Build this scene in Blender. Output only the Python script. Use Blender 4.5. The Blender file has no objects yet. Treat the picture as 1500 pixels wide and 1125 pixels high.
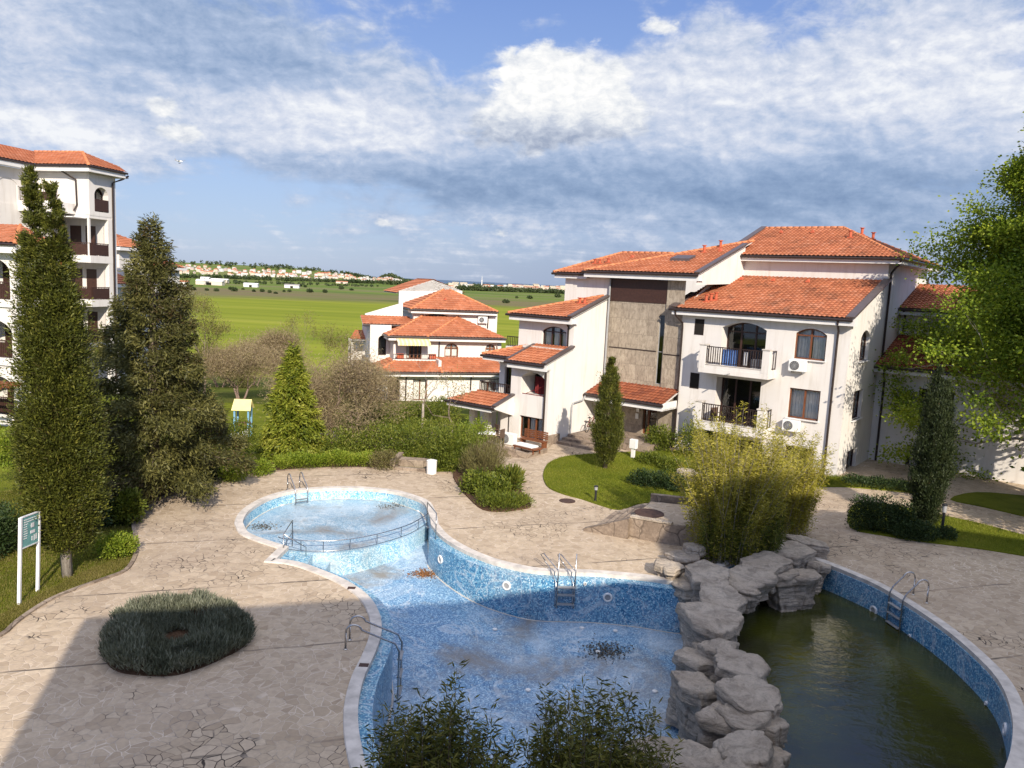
import bpy, bmesh, math, random
import numpy as np
from mathutils import Vector, Matrix
from mathutils.geometry import tessellate_polygon
random.seed(7)
RNG = np.random.default_rng(11)
S = bpy.context.scene
COL = S.collection
R_ = math.radians

# ------------------------------------------------------------------ camera
FPX, CX, CY, CAMH = 1130.0, 750.0, 562.5, 9.0
ROLL = R_(2.7)
PITCH = math.atan((CY - 414.0) * math.cos(ROLL) / FPX)
_c, _s = math.cos(ROLL), math.sin(ROLL)
FW = np.array([0, math.cos(PITCH), -math.sin(PITCH)])
_u0 = np.array([0, math.sin(PITCH), math.cos(PITCH)])
_r0 = np.array([1.0, 0, 0])
RT = _c * _r0 + _s * _u0
DN = _s * _r0 - _c * _u0
CAMP = np.array([0, 0, CAMH])
cd = bpy.data.cameras.new('camera')
cam = bpy.data.objects.new('camera', cd)
COL.objects.link(cam)
cd.sensor_width = 36.0
cd.lens = FPX / 1500 * 36
cd.clip_start = 0.1
cd.clip_end = 30000
m = Matrix.Identity(4)
for i in range(3):
    m[i][0], m[i][1], m[i][2], m[i][3] = RT[i], -DN[i], -FW[i], CAMP[i]
cam.matrix_world = m
S.camera = cam


def ray(x, y):
    d = FW * FPX + RT * (x - CX) + DN * (y - CY)
    return d / np.linalg.norm(d)


def g(x, y, z=0.0):
    """where the sight line through a survey mark meets the level z"""
    d = ray(x, y)
    return CAMP + d * ((z - CAMH) / d[2])


def g2(pts, z=0.0, s=1.0, ox=0.0, oy=0.0):
    return [tuple(g(ox + p[0] / s, oy + p[1] / s, z)[:2]) for p in pts]


# ------------------------------------------------------------------ objects
def tag(o, label=None, cat=None, group=None, kind=None):
    if label: o['label'] = label
    if cat: o['category'] = cat
    if group: o['group'] = group
    if kind: o['kind'] = kind
    return o


def thing(name, label, cat, loc=(0, 0, 0), rz=0.0, group=None):
    o = bpy.data.objects.new(name, None)
    COL.objects.link(o)
    o.location = loc
    o.rotation_euler = (0, 0, rz)
    o.empty_display_size = 0.3
    return tag(o, label, cat, group)


def copy_tree(o, parent=None):
    c = o.copy()
    COL.objects.link(c)
    c.parent = parent
    for ch in list(o.children):
        copy_tree(ch, c)
    return c


def link_mesh(name, me, mats, parent=None):
    if not isinstance(mats, (list, tuple)): mats = [mats]
    for mt in mats: me.materials.append(mt)
    o = bpy.data.objects.new(name, me)
    COL.objects.link(o)
    if parent is not None: o.parent = parent
    return o


def np_mesh(name, V, F, smooth=False, uv=None, tint=None):
    """V (n,3), F (m,k) all faces the same size"""
    V = np.asarray(V, np.float32); F = np.asarray(F, np.int32)
    me = bpy.data.meshes.new(name)
    k = F.shape[1]
    me.vertices.add(len(V)); me.vertices.foreach_set('co', V.ravel())
    me.loops.add(F.size); me.loops.foreach_set('vertex_index', F.ravel())
    me.polygons.add(len(F))
    me.polygons.foreach_set('loop_start', np.arange(0, F.size, k, dtype=np.int32))
    me.polygons.foreach_set('loop_total', np.full(len(F), k, np.int32))
    if smooth: me.polygons.foreach_set('use_smooth', np.ones(len(F), bool))
    me.update(calc_edges=True)
    if tint is not None:
        a = me.attributes.new('tint', 'FLOAT', 'POINT')
        a.data.foreach_set('value', np.asarray(tint, np.float32))
    return me


class MB:
    """collects polygons, then links them as one mesh"""
    def __init__(s): s.v = []; s.f = []; s.mi = []; s.cur = 0

    def add(s, vs, fs):
        b = len(s.v)
        s.v += [tuple(map(float, p)) for p in vs]
        s.f += [tuple(i + b for i in f) for f in fs]
        s.mi += [s.cur] * len(fs)

    def box(s, x0, y0, z0, x1, y1, z1):
        s.add([(x0, y0, z0), (x1, y0, z0), (x1, y1, z0), (x0, y1, z0), (x0, y0, z1), (x1, y0, z1), (x1, y1, z1), (x0, y1, z1)],
              [(0, 3, 2, 1), (4, 5, 6, 7), (0, 1, 5, 4), (1, 2, 6, 5), (2, 3, 7, 6), (3, 0, 4, 7)])

    def bar(s, a, b, w, h, up=(0, 0, 1)):
        a = Vector(a); b = Vector(b); d = (b - a).normalized(); up = Vector(up)
        if abs(d.dot(up)) > .99: up = Vector((1, 0, 0))
        sx = d.cross(up).normalized() * (w / 2); sy = sx.cross(d).normalized() * (h / 2)
        vs = []
        for p in (a, b):
            vs += [p - sx - sy, p + sx - sy, p + sx + sy, p - sx + sy]
        s.add(vs, [(0, 1, 2, 3), (7, 6, 5, 4), (0, 4, 5, 1), (1, 5, 6, 2), (2, 6, 7, 3), (3, 7, 4, 0)])

    def tube(s, pts, r, n=8, close=False):
        pts = [Vector(p) for p in pts]
        m_ = len(pts); vs = []; fs = []
        rr = r if isinstance(r, (list, tuple)) else [r] * m_
        ref = None
        for i, p in enumerate(pts):
            if close: d = pts[(i + 1) % m_] - pts[i - 1]
            else: d = pts[min(i + 1, m_ - 1)] - pts[max(i - 1, 0)]
            d.normalize()
            if ref is None or abs(ref.dot(d)) > .97: ref = Vector((0, 0, 1)) if abs(d.z) < .9 else Vector((1, 0, 0))
            x = d.cross(ref).normalized(); y = x.cross(d).normalized(); ref = y
            for k in range(n):
                a = 2 * math.pi * k / n
                vs.append(p + (x * math.cos(a) + y * math.sin(a)) * rr[i])
        for i in range(m_ if close else m_ - 1):
            j = (i + 1) % m_
            for k in range(n):
                k2 = (k + 1) % n
                fs.append((i * n + k, i * n + k2, j * n + k2, j * n + k))
        if not close:
            fs.append(tuple(range(n - 1, -1, -1))); fs.append(tuple((m_ - 1) * n + k for k in range(n)))
        s.add(vs, fs)

    def lathe(s, prof, c=(0, 0, 0), n=16):
        vs = []; fs = []; m_ = len(prof)
        for (r, z) in prof:
            for k in range(n):
                a = 2 * math.pi * k / n
                vs.append((c[0] + r * math.cos(a), c[1] + r * math.sin(a), c[2] + z))
        for i in range(m_ - 1):
            for k in range(n):
                k2 = (k + 1) % n
                fs.append((i * n + k, i * n + k2, (i + 1) * n + k2, (i + 1) * n + k))
        fs.append(tuple(range(n - 1, -1, -1))); fs.append(tuple((m_ - 1) * n + k for k in range(n)))
        s.add(vs, fs)

    def prism(s, poly, z0, z1):
        """vertical prism of a plan polygon; z0, z1 numbers or functions of (x,y)"""
        n = len(poly); f0 = z0 if callable(z0) else (lambda x, y: z0); f1 = z1 if callable(z1) else (lambda x, y: z1)
        vs = [(x, y, f0(x, y)) for x, y in poly] + [(x, y, f1(x, y)) for x, y in poly]
        tr = tessellate_polygon([[Vector((x, y, 0)) for x, y in poly]])
        area = sum(poly[i][0] * poly[(i + 1) % n][1] - poly[(i + 1) % n][0] * poly[i][1] for i in range(n))
        fs = []
        for t in tr:
            fs.append(tuple(i + n for i in fix(t, poly, 1))); fs.append(fix(t, poly, -1))
        for i in range(n):
            j = (i + 1) % n
            fs.append((i, j, j + n, i + n) if area > 0 else (j, i, i + n, j + n))
        s.add(vs, fs)

    def sheet(s, outer, holes=(), z=0.0):
        fz = z if callable(z) else (lambda x, y: z)
        loops = [outer] + list(holes)
        flat = [p for l in loops for p in l]
        tr = tessellate_polygon([[Vector((x, y, 0)) for x, y in l] for l in loops])
        s.add([(x, y, fz(x, y)) for x, y in flat], [fix(t, flat, 1) for t in tr])

    def facade(s, o, ea, eb, ni, outline, holes=(), depth=0.18):
        """upright wall face with openings; ni points into the building"""
        o, ea, eb, ni = map(Vector, (o, ea, eb, ni))
        loops = [outer_ccw(outline)] + [list(h) for h in holes]
        flat = [p for l in loops for p in l]
        tr = tessellate_polygon([[Vector((x, y, 0)) for x, y in l] for l in loops])
        sg = 1 if ea.cross(eb).dot(ni) < 0 else -1
        s.add([o + ea * a + eb * b for a, b in flat], [fix(t, flat, sg) for t in tr])
        for h in holes:
            n = len(h)
            s.add([o + ea * a + eb * b for a, b in h] + [o + ea * a + eb * b + ni * depth for a, b in h],
                  [(i, (i + 1) % n, (i + 1) % n + n, i + n) for i in range(n)])

    def build(s, name, mats, parent=None, smooth=False, bevel=0.0):
        me = bpy.data.meshes.new(name)
        me.from_pydata(s.v, [], s.f)
        me.polygons.foreach_set('material_index', s.mi)
        if smooth:
            me.polygons.foreach_set('use_smooth', [True] * len(s.f))
        me.update()
        o = link_mesh(name, me, mats, parent)
        if bevel:
            b = o.modifiers.new('b', 'BEVEL'); b.width = bevel; b.segments = 2; b.limit_method = 'ANGLE'; b.angle_limit = R_(40)
        return o


def outer_ccw(l): return list(l)


def fix(t, flat, sg):
    a, b, c = (flat[i] for i in t)
    ar = (b[0] - a[0]) * (c[1] - a[1]) - (c[0] - a[0]) * (b[1] - a[1])
    return tuple(t) if ar * sg > 0 else (t[0], t[2], t[1])


def spline(pts, n=6, closed=False):
    """Catmull-Rom through plan points"""
    out = []; m_ = len(pts)
    P = [np.array(p, float) for p in pts]
    for i in range(m_ if closed else m_ - 1):
        p0 = P[(i - 1) % m_] if closed or i > 0 else 2 * P[0] - P[1]
        p1 = P[i]; p2 = P[(i + 1) % m_]
        p3 = P[(i + 2) % m_] if closed or i + 2 < m_ else 2 * P[-1] - P[-2]
        for k in range(n):
            t = k / n
            q = .5 * ((2 * p1) + (-p0 + p2) * t + (2 * p0 - 5 * p1 + 4 * p2 - p3) * t * t + (-p0 + 3 * p1 - 3 * p2 + p3) * t ** 3)
            out.append(tuple(q))
    if not closed: out.append(tuple(P[-1]))
    return out


def offset(poly, d, closed=True):
    """move a plan outline d metres to its left side (ccw: inward)"""
    n = len(poly); out = []
    for i in range(n):
        a = np.array(poly[i - 1] if (closed or i) else poly[0]); b = np.array(poly[i]); c = np.array(poly[(i + 1) % n] if (closed or i < n - 1) else poly[-1])
        e1 = b - a; e2 = c - b
        n1 = np.array([-e1[1], e1[0]]); n2 = np.array([-e2[1], e2[0]])
        l1 = np.linalg.norm(n1); l2 = np.linalg.norm(n2)
        nn = (n1 / l1 if l1 > 1e-9 else 0) + (n2 / l2 if l2 > 1e-9 else 0)
        L = np.linalg.norm(nn)
        nn = nn / L if L > 1e-9 else np.array([0, 0])
        k = 1 / max(.5, L / 2)
        dd = d[i] if hasattr(d, '__len__') else d
        out.append(tuple(b + nn * dd * min(k, 1.6)))
    return out


def is_ccw(p): return sum(p[i][0] * p[(i + 1) % len(p)][1] - p[(i + 1) % len(p)][0] * p[i][1] for i in range(len(p))) > 0


def inside(p, poly):
    x, y = p; c = False; n = len(poly)
    for i in range(n):
        x1, y1 = poly[i]; x2, y2 = poly[(i + 1) % n]
        if (y1 > y) != (y2 > y) and x < (x2 - x1) * (y - y1) / (y2 - y1) + x1: c = not c
    return c


def arch_hole(a0, a1, z0, zs, zt, n=9):
    """opening with a segmental head: springing zs, crown zt"""
    if zt is None or zt - zs < .02: return [(a0, z0), (a1, z0), (a1, zs), (a0, zs)]
    pts = [(a0, z0), (a1, z0)]
    h = zt - zs; w = (a1 - a0) / 2; rad = (w * w + h * h) / (2 * h); cz = zt - rad; cx = (a0 + a1) / 2
    th = math.asin(min(1, w / rad))
    if h > w: th = math.pi - th
    for k in range(n + 1):
        a = th - 2 * th * k / n
        pts.append((cx + rad * math.sin(a), cz + rad * math.cos(a)))
    return pts
# ------------------------------------------------------------------ materials
class NT:
    def __init__(s, name):
        s.m = bpy.data.materials.new(name); s.m.use_nodes = True
        s.t = s.m.node_tree; s.t.nodes.clear()
        s.out = s.n('ShaderNodeOutputMaterial')

    def n(s, typ, **kw):
        nd = s.t.nodes.new(typ)
        for k, v in kw.items(): setattr(nd, k, v)
        return nd

    def l(s, a, b): s.t.links.new(a, b)

    def set(s, sock, v):
        if v is None: return
        if hasattr(v, 'is_output') or hasattr(v, 'links'): s.l(v, sock)
        else:
            if isinstance(v, (tuple, list)) and len(v) == 3 and sock.type == 'RGBA': v = (*v, 1)
            sock.default_value = v

    def coord(s, kind='Object', scale=None, rot=None, loc=None):
        tc = s.n('ShaderNodeTexCoord'); o = tc.outputs[kind]
        if scale is not None or rot is not None or loc is not None:
            mp = s.n('ShaderNodeMapping'); s.l(o, mp.inputs[0])
            if scale is not None: mp.inputs['Scale'].default_value = scale if isinstance(scale, tuple) else (scale,) * 3
            if rot is not None: mp.inputs['Rotation'].default_value = rot
            if loc is not None: mp.inputs['Location'].default_value = loc
            o = mp.outputs[0]
        return o

    def world(s):
        return s.n('ShaderNodeNewGeometry').outputs['Position']

    def noise(s, vec, scale=5, detail=4, rough=.55, dist=0.0, dim='3D'):
        nd = s.n('ShaderNodeTexNoise', noise_dimensions=dim)
        if vec is not None: s.l(vec, nd.inputs['Vector'])
        nd.inputs['Scale'].default_value = scale; nd.inputs['Detail'].default_value = detail
        nd.inputs['Roughness'].default_value = rough; nd.inputs['Distortion'].default_value = dist
        return nd.outputs['Fac']

    def voro(s, vec, scale=5, feature='F1', out='Distance', rand=1.0):
        nd = s.n('ShaderNodeTexVoronoi', feature=feature)
        if vec is not None: s.l(vec, nd.inputs['Vector'])
        nd.inputs['Scale'].default_value = scale; nd.inputs['Randomness'].default_value = rand
        return nd.outputs[out]

    def math(s, op, a, b=None, c=None, clamp=False):
        nd = s.n('ShaderNodeMath', operation=op, use_clamp=clamp)
        for i, v in enumerate((a, b, c)):
            if v is not None: s.set(nd.inputs[i], v)
        return nd.outputs[0]

    def vmath(s, op, a, b=None):
        nd = s.n('ShaderNodeVectorMath', operation=op)
        for i, v in enumerate((a, b)):
            if v is not None: s.set(nd.inputs[i], v)
        return nd.outputs[0]

    def scalev(s, a, k):
        nd = s.n('ShaderNodeVectorMath', operation='SCALE'); s.set(nd.inputs[0], a); s.set(nd.inputs['Scale'], k)
        return nd.outputs[0]

    def ramp(s, fac, stops, interp='LINEAR'):
        nd = s.n('ShaderNodeValToRGB'); s.set(nd.inputs[0], fac); cr = nd.color_ramp; cr.interpolation = interp
        while len(cr.elements) < len(stops): cr.elements.new(.5)
        for e, (p, c) in zip(cr.elements, stops):
            e.position = p
            e.color = (c, c, c, 1) if isinstance(c, (int, float)) else (*c, 1)
        return nd.outputs[0]

    def mr(s, v, a, b, c=0.0, d=1.0, smooth=False):
        nd = s.n('ShaderNodeMapRange'); nd.interpolation_type = 'SMOOTHSTEP' if smooth else 'LINEAR'
        for i, x in enumerate((v, a, b, c, d)): s.set(nd.inputs[i], x)
        return nd.outputs[0]

    def mix(s, f, a, b, mode='MIX'):
        nd = s.n('ShaderNodeMix', data_type='RGBA', blend_type=mode)
        s.set(nd.inputs[0], f); s.set(nd.inputs[6], a); s.set(nd.inputs[7], b)
        return nd.outputs[2]

    def bump(s, h, strength=.3, dist=.02):
        nd = s.n('ShaderNodeBump'); s.l(h, nd.inputs['Height'])
        nd.inputs['Strength'].default_value = strength; nd.inputs['Distance'].default_value = dist
        return nd.outputs[0]

    def bsdf(s, color, rough=.8, spec=.3, metal=0.0, normal=None, **kw):
        nd = s.n('ShaderNodeBsdfPrincipled')
        s.set(nd.inputs['Base Color'], color); s.set(nd.inputs['Roughness'], rough)
        s.set(nd.inputs['Specular IOR Level'], spec); s.set(nd.inputs['Metallic'], metal)
        if normal is not None: s.l(normal, nd.inputs['Normal'])
        for k, v in kw.items(): s.set(nd.inputs[k], v)
        return nd.outputs[0]

    def done(s, sh):
        s.l(sh, s.out.inputs[0]); return s.m


def m_plain(name, col, rough=.6, spec=.3, metal=0.0, var=.12, sc=6.0, bump=0.0):
    t = NT(name); co = t.world()
    f = t.noise(co, sc, 5, .6)
    c = t.mix(t.mr(f, .3, .7), tuple(x * (1 - var) for x in col), tuple(min(1, x * (1 + var)) for x in col))
    nm = t.bump(t.noise(co, sc * 6, 3), bump, .01) if bump else None
    return t.done(t.bsdf(c, t.mr(f, .3, .7, rough - .05, rough + .05), spec, metal, nm))


def m_stucco(name, col):
    t = NT(name); co = t.world()
    big = t.noise(co, .5, 4, .6)
    st = t.vmath('MULTIPLY', co, (2.2, 2.2, .25))
    streak = t.mr(t.noise(st, 1.6, 5, .65), .5, .78)
    c = t.mix(t.mr(big, .3, .7), col, tuple(x * .93 for x in col))
    c = t.mix(t.math('MULTIPLY', streak, .6), c, tuple(x * k for x, k in zip(col, (.70, .66, .60))))
    c = t.mix(t.math('MULTIPLY', t.mr(t.noise(co, 2.3, 6, .7), .58, .75), .25), c, tuple(x * .75 for x in col))
    nm = t.bump(t.noise(co, 60, 3, .7), .35, .006)
    return t.done(t.bsdf(c, .9, .15, 0, nm))


def m_tiles(name, base, dark, moss=0.0):
    t = NT(name)
    uv = t.n('ShaderNodeUVMap', uv_map='tile').outputs[0]
    fl = t.vmath('FLOOR', uv)
    wn = t.n('ShaderNodeTexWhiteNoise', noise_dimensions='2D'); t.l(fl, wn.inputs['Vector'])
    c = t.ramp(wn.outputs['Value'], [(0, dark), (.35, base), (.8, tuple(min(1, x * 1.12) for x in base)), (1, tuple(min(1, x * k) for x, k in zip(base, (1.15, 1.35, 1.6))))])
    co = t.world()
    c = t.mix(t.math('MULTIPLY', t.mr(t.noise(co, .45, 5, .65), .42, .72), .55), c, tuple(x * .62 for x in base))
    c = t.mix(t.math('MULTIPLY', t.mr(t.noise(co, 9, 4, .7), .55, .8), .4), c, tuple(x * .55 for x in base))
    if moss:
        c = t.mix(t.math('MULTIPLY', t.mr(t.noise(co, .8, 6, .75), .52, .66), moss), c, (.035, .028, .022))
    return t.done(t.bsdf(c, .75, .25, 0, t.bump(t.noise(co, 35, 3), .25, .01)))


def m_paving(name):
    t = NT(name); co = t.world()
    w = t.n('ShaderNodeTexNoise'); t.l(co, w.inputs['Vector']); w.inputs['Scale'].default_value = 1.1; w.inputs['Detail'].default_value = 2
    wv = t.vmath('ADD', co, t.scalev(t.vmath('SUBTRACT', w.outputs['Color'], (.5, .5, .5)), .55))
    wv = t.vmath('MULTIPLY', wv, (1, 1, 0))
    edge = t.voro(wv, 4.3, 'DISTANCE_TO_EDGE', 'Distance')
    cell = t.voro(wv, 4.3, 'F1', 'Color')
    sep = t.n('ShaderNodeSeparateColor'); t.l(cell, sep.inputs[0])
    stone = t.ramp(sep.outputs[0], [(0, (.40, .305, .205)), (.3, (.47, .37, .255)), (.6, (.51, .40, .28)), (.85, (.56, .45, .32)), (1, (.43, .33, .225))])
    n1 = t.noise(co, 7, 6, .7)
    stone = t.mix(t.math('MULTIPLY', t.mr(n1, .35, .75), .5), stone, (.22, .175, .14))
    stone = t.mix(t.math('MULTIPLY', t.mr(t.noise(co, .16, 4, .6), .45, .7), .3), stone, (.29, .23, .19))
    gn = t.noise(co, .9, 3, .6)
    gw = t.mr(gn, .3, .7, .010, .026)
    grout = t.mr(edge, gw, t.math('ADD', gw, .016), 1, 0)
    # mortar is pale where sound, dark and open where it has washed out
    broken = t.mr(t.math('ADD', t.noise(co, .28, 3, .55), t.math('MULTIPLY', t.noise(co, 1.7, 3, .6), .35)), .66, .76)
    gcol = t.mix(broken, (.64, .54, .43), (.045, .036, .03))
    gmask = t.math('MULTIPLY', grout, t.mr(t.noise(co, 1.3, 3), .33, .5, .35, 1.0))
    gmask = t.math('MULTIPLY', gmask, t.math('MAXIMUM', t.mr(t.noise(co, .09, 2, .5),   .42, .58, .45, 1.0), broken))
    c = t.mix(gmask, stone, gcol)
    # straight movement joints between the poured fields
    jv = t.n('ShaderNodeMapping'); t.l(co, jv.inputs[0]); jv.inputs['Rotation'].default_value = (0, 0, R_(-17))
    sx = t.n('ShaderNodeSeparateXYZ'); t.l(jv.outputs[0], sx.inputs[0])
    wob = t.math('MULTIPLY', t.noise(co, 1.5, 2), .12)
    fy = t.math('FRACT', t.math('MULTIPLY', t.math('ADD', sx.outputs[1], wob), 1 / 4.1))
    j = t.mr(t.math('ABSOLUTE', t.math('SUBTRACT', fy, .5)), .006, .011, 1, 0)
    j = t.math('MULTIPLY', j, t.mr(t.noise(co, .6, 3), .35, .6))
    c = t.mix(t.math('MULTIPLY', j, .85), c, (.06, .05, .042))
    # damp / soil stains
    stn = t.mr(t.noise(co, .55, 6, .7, 1.0), .63, .74)
    c = t.mix(t.math('MULTIPLY', stn, .6), c, (.10, .075, .058))
    c = t.mix(t.math('MULTIPLY', t.mr(t.noise(co, 2.6, 6, .75), .60, .72), .45), c, (.17, .13, .10))
    c = t.mix(t.math('MULTIPLY', t.mr(t.noise(co, .10, 4, .6), .48, .66), .35), c, (.30, .235, .18))
    h = t.math('ADD', t.math('MULTIPLY', t.mr(edge, 0, .06), 1.0), t.math('MULTIPLY', n1, .5))
    return t.done(t.bsdf(c, .85, .2, 0, t.bump(h, .5, .012)))


def m_stonewall(name, a, b, c3, scale=1.4):
    t = NT(name); co = t.world()
    sq = t.vmath('MULTIPLY', co, (1, 1, .8))
    w = t.n('ShaderNodeTexNoise'); t.l(co, w.inputs['Vector']); w.inputs['Scale'].default_value = 1.6
    v = t.vmath('ADD', sq, t.scalev(w.outputs['Color'], .35))
    cell = t.voro(v, scale, 'F1', 'Color'); edge = t.voro(v, scale, 'DISTANCE_TO_EDGE', 'Distance')
    sep = t.n('ShaderNodeSeparateColor'); t.l(cell, sep.inputs[0])
    st = t.ramp(sep.outputs[1], [(0, a), (.5, b), (1, c3)])
    n = t.noise(co, 9, 8, .75)
    st = t.mix(t.math('MULTIPLY', t.mr(n, .38, .72), .7), st, tuple(x * .5 for x in a))
    st = t.mix(t.math('MULTIPLY', t.mr(t.noise(co, 3, 6, .7), .5, .7), .45), st, tuple(min(1, x * 1.35) for x in c3))
    c = t.mix(t.mr(edge, .008, .03, .65, 0), st, tuple(x * .45 for x in a))
    return t.done(t.bsdf(c, .85, .2, 0, t.bump(t.math('ADD', n, t.mr(edge, 0, .05)), .5, .02)))


def m_slabs(name):
    """travertine-like cladding in large vertical slabs"""
    t = NT(name); co = t.coord('Object')
    sx = t.n('ShaderNodeSeparateXYZ'); t.l(co, sx.inputs[0])
    u = t.math('ADD', sx.outputs[0], sx.outputs[1]); z = sx.outputs[2]
    fu = t.math('FRACT', t.math('MULTIPLY', u, 1 / .62)); fz = t.math('FRACT', t.math('MULTIPLY', z, 1 / .9))
    e = t.math('MINIMUM', t.math('MINIMUM', fu, t.math('SUBTRACT', 1, fu)), t.math('MINIMUM', fz, t.math('SUBTRACT', 1, fz)))
    cid = t.n('ShaderNodeCombineXYZ'); t.l(t.math('FLOOR', t.math('MULTIPLY', u, 1 / .62)), cid.inputs[0]); t.l(t.math('FLOOR', t.math('MULTIPLY', z, 1 / .9)), cid.inputs[2])
    wn = t.n('ShaderNodeTexWhiteNoise', noise_dimensions='3D'); t.l(cid.outputs[0], wn.inputs['Vector'])
    off = t.vmath('ADD', co, t.scalev(wn.outputs['Color'], 7))
    n = t.noise(t.vmath('MULTIPLY', off, (3, 3, 1.3)), 2.2, 9, .75, .6)
    c = t.ramp(n, [(.25, (.13, .105, .08)), (.42, (.26, .215, .16)), (.55, (.38, .32, .245)), (.72, (.46, .40, .31))])
    c = t.mix(t.math('MULTIPLY', wn.outputs['Value'], .35), c, (.15, .115, .088))
    c = t.mix(t.mr(e, .004, .012, .6, 0), c, (.07, .058, .045))
    return t.done(t.bsdf(c, .7, .3, 0, t.bump(n, .4, .015)))


def m_mosaic(name, shades, pale=None, grime=0.0, size=.034):
    t = NT(name); co = t.world()
    q = t.vmath('FLOOR', t.scalev(t.vmath('ADD', co, (.0013, .0017, .0011)), 1 / size))
    wn = t.n('ShaderNodeTexWhiteNoise', noise_dimensions='3D'); t.l(q, wn.inputs['Vector'])
    c = t.ramp(wn.outputs['Value'], shades, 'CONSTANT')
    if pale:
        c = t.mix(t.math('MULTIPLY', t.mr(t.noise(co, .45, 6, .65, .6), .45, .72), pale), c, (.52, .60, .66))
        # dried run marks and the tracks of past puddles
        wv = t.noise(co, .55, 3, .6, 1.4)
        ln = t.mr(t.math('ABSOLUTE', t.math('SUBTRACT', wv, .5)), .004, .02, 1, 0)
        c = t.mix(t.math('MULTIPLY', ln, .42), c, (.62, .66, .68))
    if grime:
        c = t.mix(t.math('MULTIPLY', t.mr(t.noise(co, .32, 6, .68, .5), .5, .68), grime), c, (.21, .19, .165))
        c = t.mix(t.math('MULTIPLY', t.mr(t.noise(co, 3.5, 6, .7), .6, .75), grime * .7), c, (.12, .105, .085))
    return t.done(t.bsdf(c, .35, .45, 0, None))


def leaf_mat(name, cols, trans=.25, rough=.55, spec=.25):
    """cols: ramp of leaf colours picked leaf by leaf, tint attribute picks the clump"""
    t = NT(name)
    ri = t.n('ShaderNodeNewGeometry').outputs['Random Per Island']
    at = t.n('ShaderNodeAttribute', attribute_name='tint').outputs['Fac']
    f = t.math('ADD', t.math('MULTIPLY', ri, .55), t.math('MULTIPLY', at, .45))
    n = len(cols)
    c = t.ramp(f, [(.08 + .84 * i / (n - 1), col) for i, col in enumerate(cols)])
    p = t.bsdf(c, rough, spec)
    tr = t.n('ShaderNodeBsdfTranslucent')
    t.l(t.mix(1.0, c, (1.0, 1.0, .55), 'MULTIPLY'), tr.inputs[0])
    mx = t.n('ShaderNodeMixShader'); mx.inputs[0].default_value = trans
    t.l(p, mx.inputs[1]); t.l(tr.outputs[0], mx.inputs[2])
    return t.done(mx.outputs[0])


def m_bark(name, a, b):
    t = NT(name); co = t.coord('Object')
    v = t.vmath('MULTIPLY', co, (9, 9, 1.6))
    n = t.noise(v, 2.0, 7, .7)
    c = t.mix(t.mr(n, .3, .7), a, b)
    return t.done(t.bsdf(c, .9, .1, 0, t.bump(n, .8, .03)))


def m_rock(name):
    t = NT(name); co = t.world()
    n = t.noise(co, 1.3, 9, .7)
    str_ = t.noise(t.vmath('MULTIPLY', co, (1.0, 1.0, 7.0)), 2.2, 6, .7, .8)
    fine = t.noise(co, 24, 6, .75)
    c = t.ramp(n, [(.25, (.37, .30, .225)), (.45, (.55, .46, .36)), (.62, (.64, .55, .44)), (.8, (.72, .635, .53))])
    c = t.mix(t.math('MULTIPLY', t.mr(str_, .45, .62), .45), c, (.15, .125, .105))
    c = t.mix(t.math('MULTIPLY', t.mr(fine, .52, .75), .5), c, (.12, .10, .085))
    h = t.math('ADD', t.math('MULTIPLY', str_, 1.4), t.math('ADD', t.math('MULTIPLY', fine, .8), n))
    return t.done(t.bsdf(c, .9, .15, 0, t.bump(h, 1.0, .09)))


def m_grass(name, cols, scale=1.0):
    t = NT(name); co = t.world()
    f = t.math('ADD', t.math('MULTIPLY', t.noise(co, .6 * scale, 5, .65), .6), t.math('MULTIPLY', t.noise(co, 14 * scale, 5, .75), .4))
    n = len(cols)
    c = t.ramp(f, [(.3 + .4 * i / (n - 1), x) for i, x in enumerate(cols)])
    return t.done(t.bsdf(c, .9, .1, 0, t.bump(t.noise(co, 40, 4, .8), .9, .05)))


def m_glass(name, refl=.22):
    t = NT(name)
    tr = t.n('ShaderNodeBsdfTransparent'); tr.inputs[0].default_value = (.90, .92, .93, 1)
    gl = t.n('ShaderNodeBsdfGlossy'); gl.inputs['Roughness'].default_value = .03; gl.inputs[0].default_value = (.9, .93, .95, 1)
    fr = t.n('ShaderNodeFresnel'); fr.inputs[0].default_value = 1.5
    mx = t.n('ShaderNodeMixShader'); t.l(t.math('ADD', t.math('MULTIPLY', fr.outputs[0], .9), refl * .35), mx.inputs[0])
    t.l(tr.outputs[0], mx.inputs[1]); t.l(gl.outputs[0], mx.inputs[2])
    return t.done(mx.outputs[0])


def m_water(name):
    t = NT(name); co = t.world()
    n = t.math('ADD', t.noise(t.vmath('MULTIPLY', co, (1, 1.6, 1)), 2.2, 4, .6, .5), t.math('MULTIPLY', t.noise(co, 9, 3), .25))
    alg = t.noise(co, .22, 4, .6, .8)
    c = t.ramp(alg, [(.35, (.022, .022, .010)), (.5, (.034, .038, .008)), (.65, (.062, .066, .008))])
    return t.done(t.bsdf(c, .05, .5, 0, t.bump(n, .22, .06)))


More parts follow.
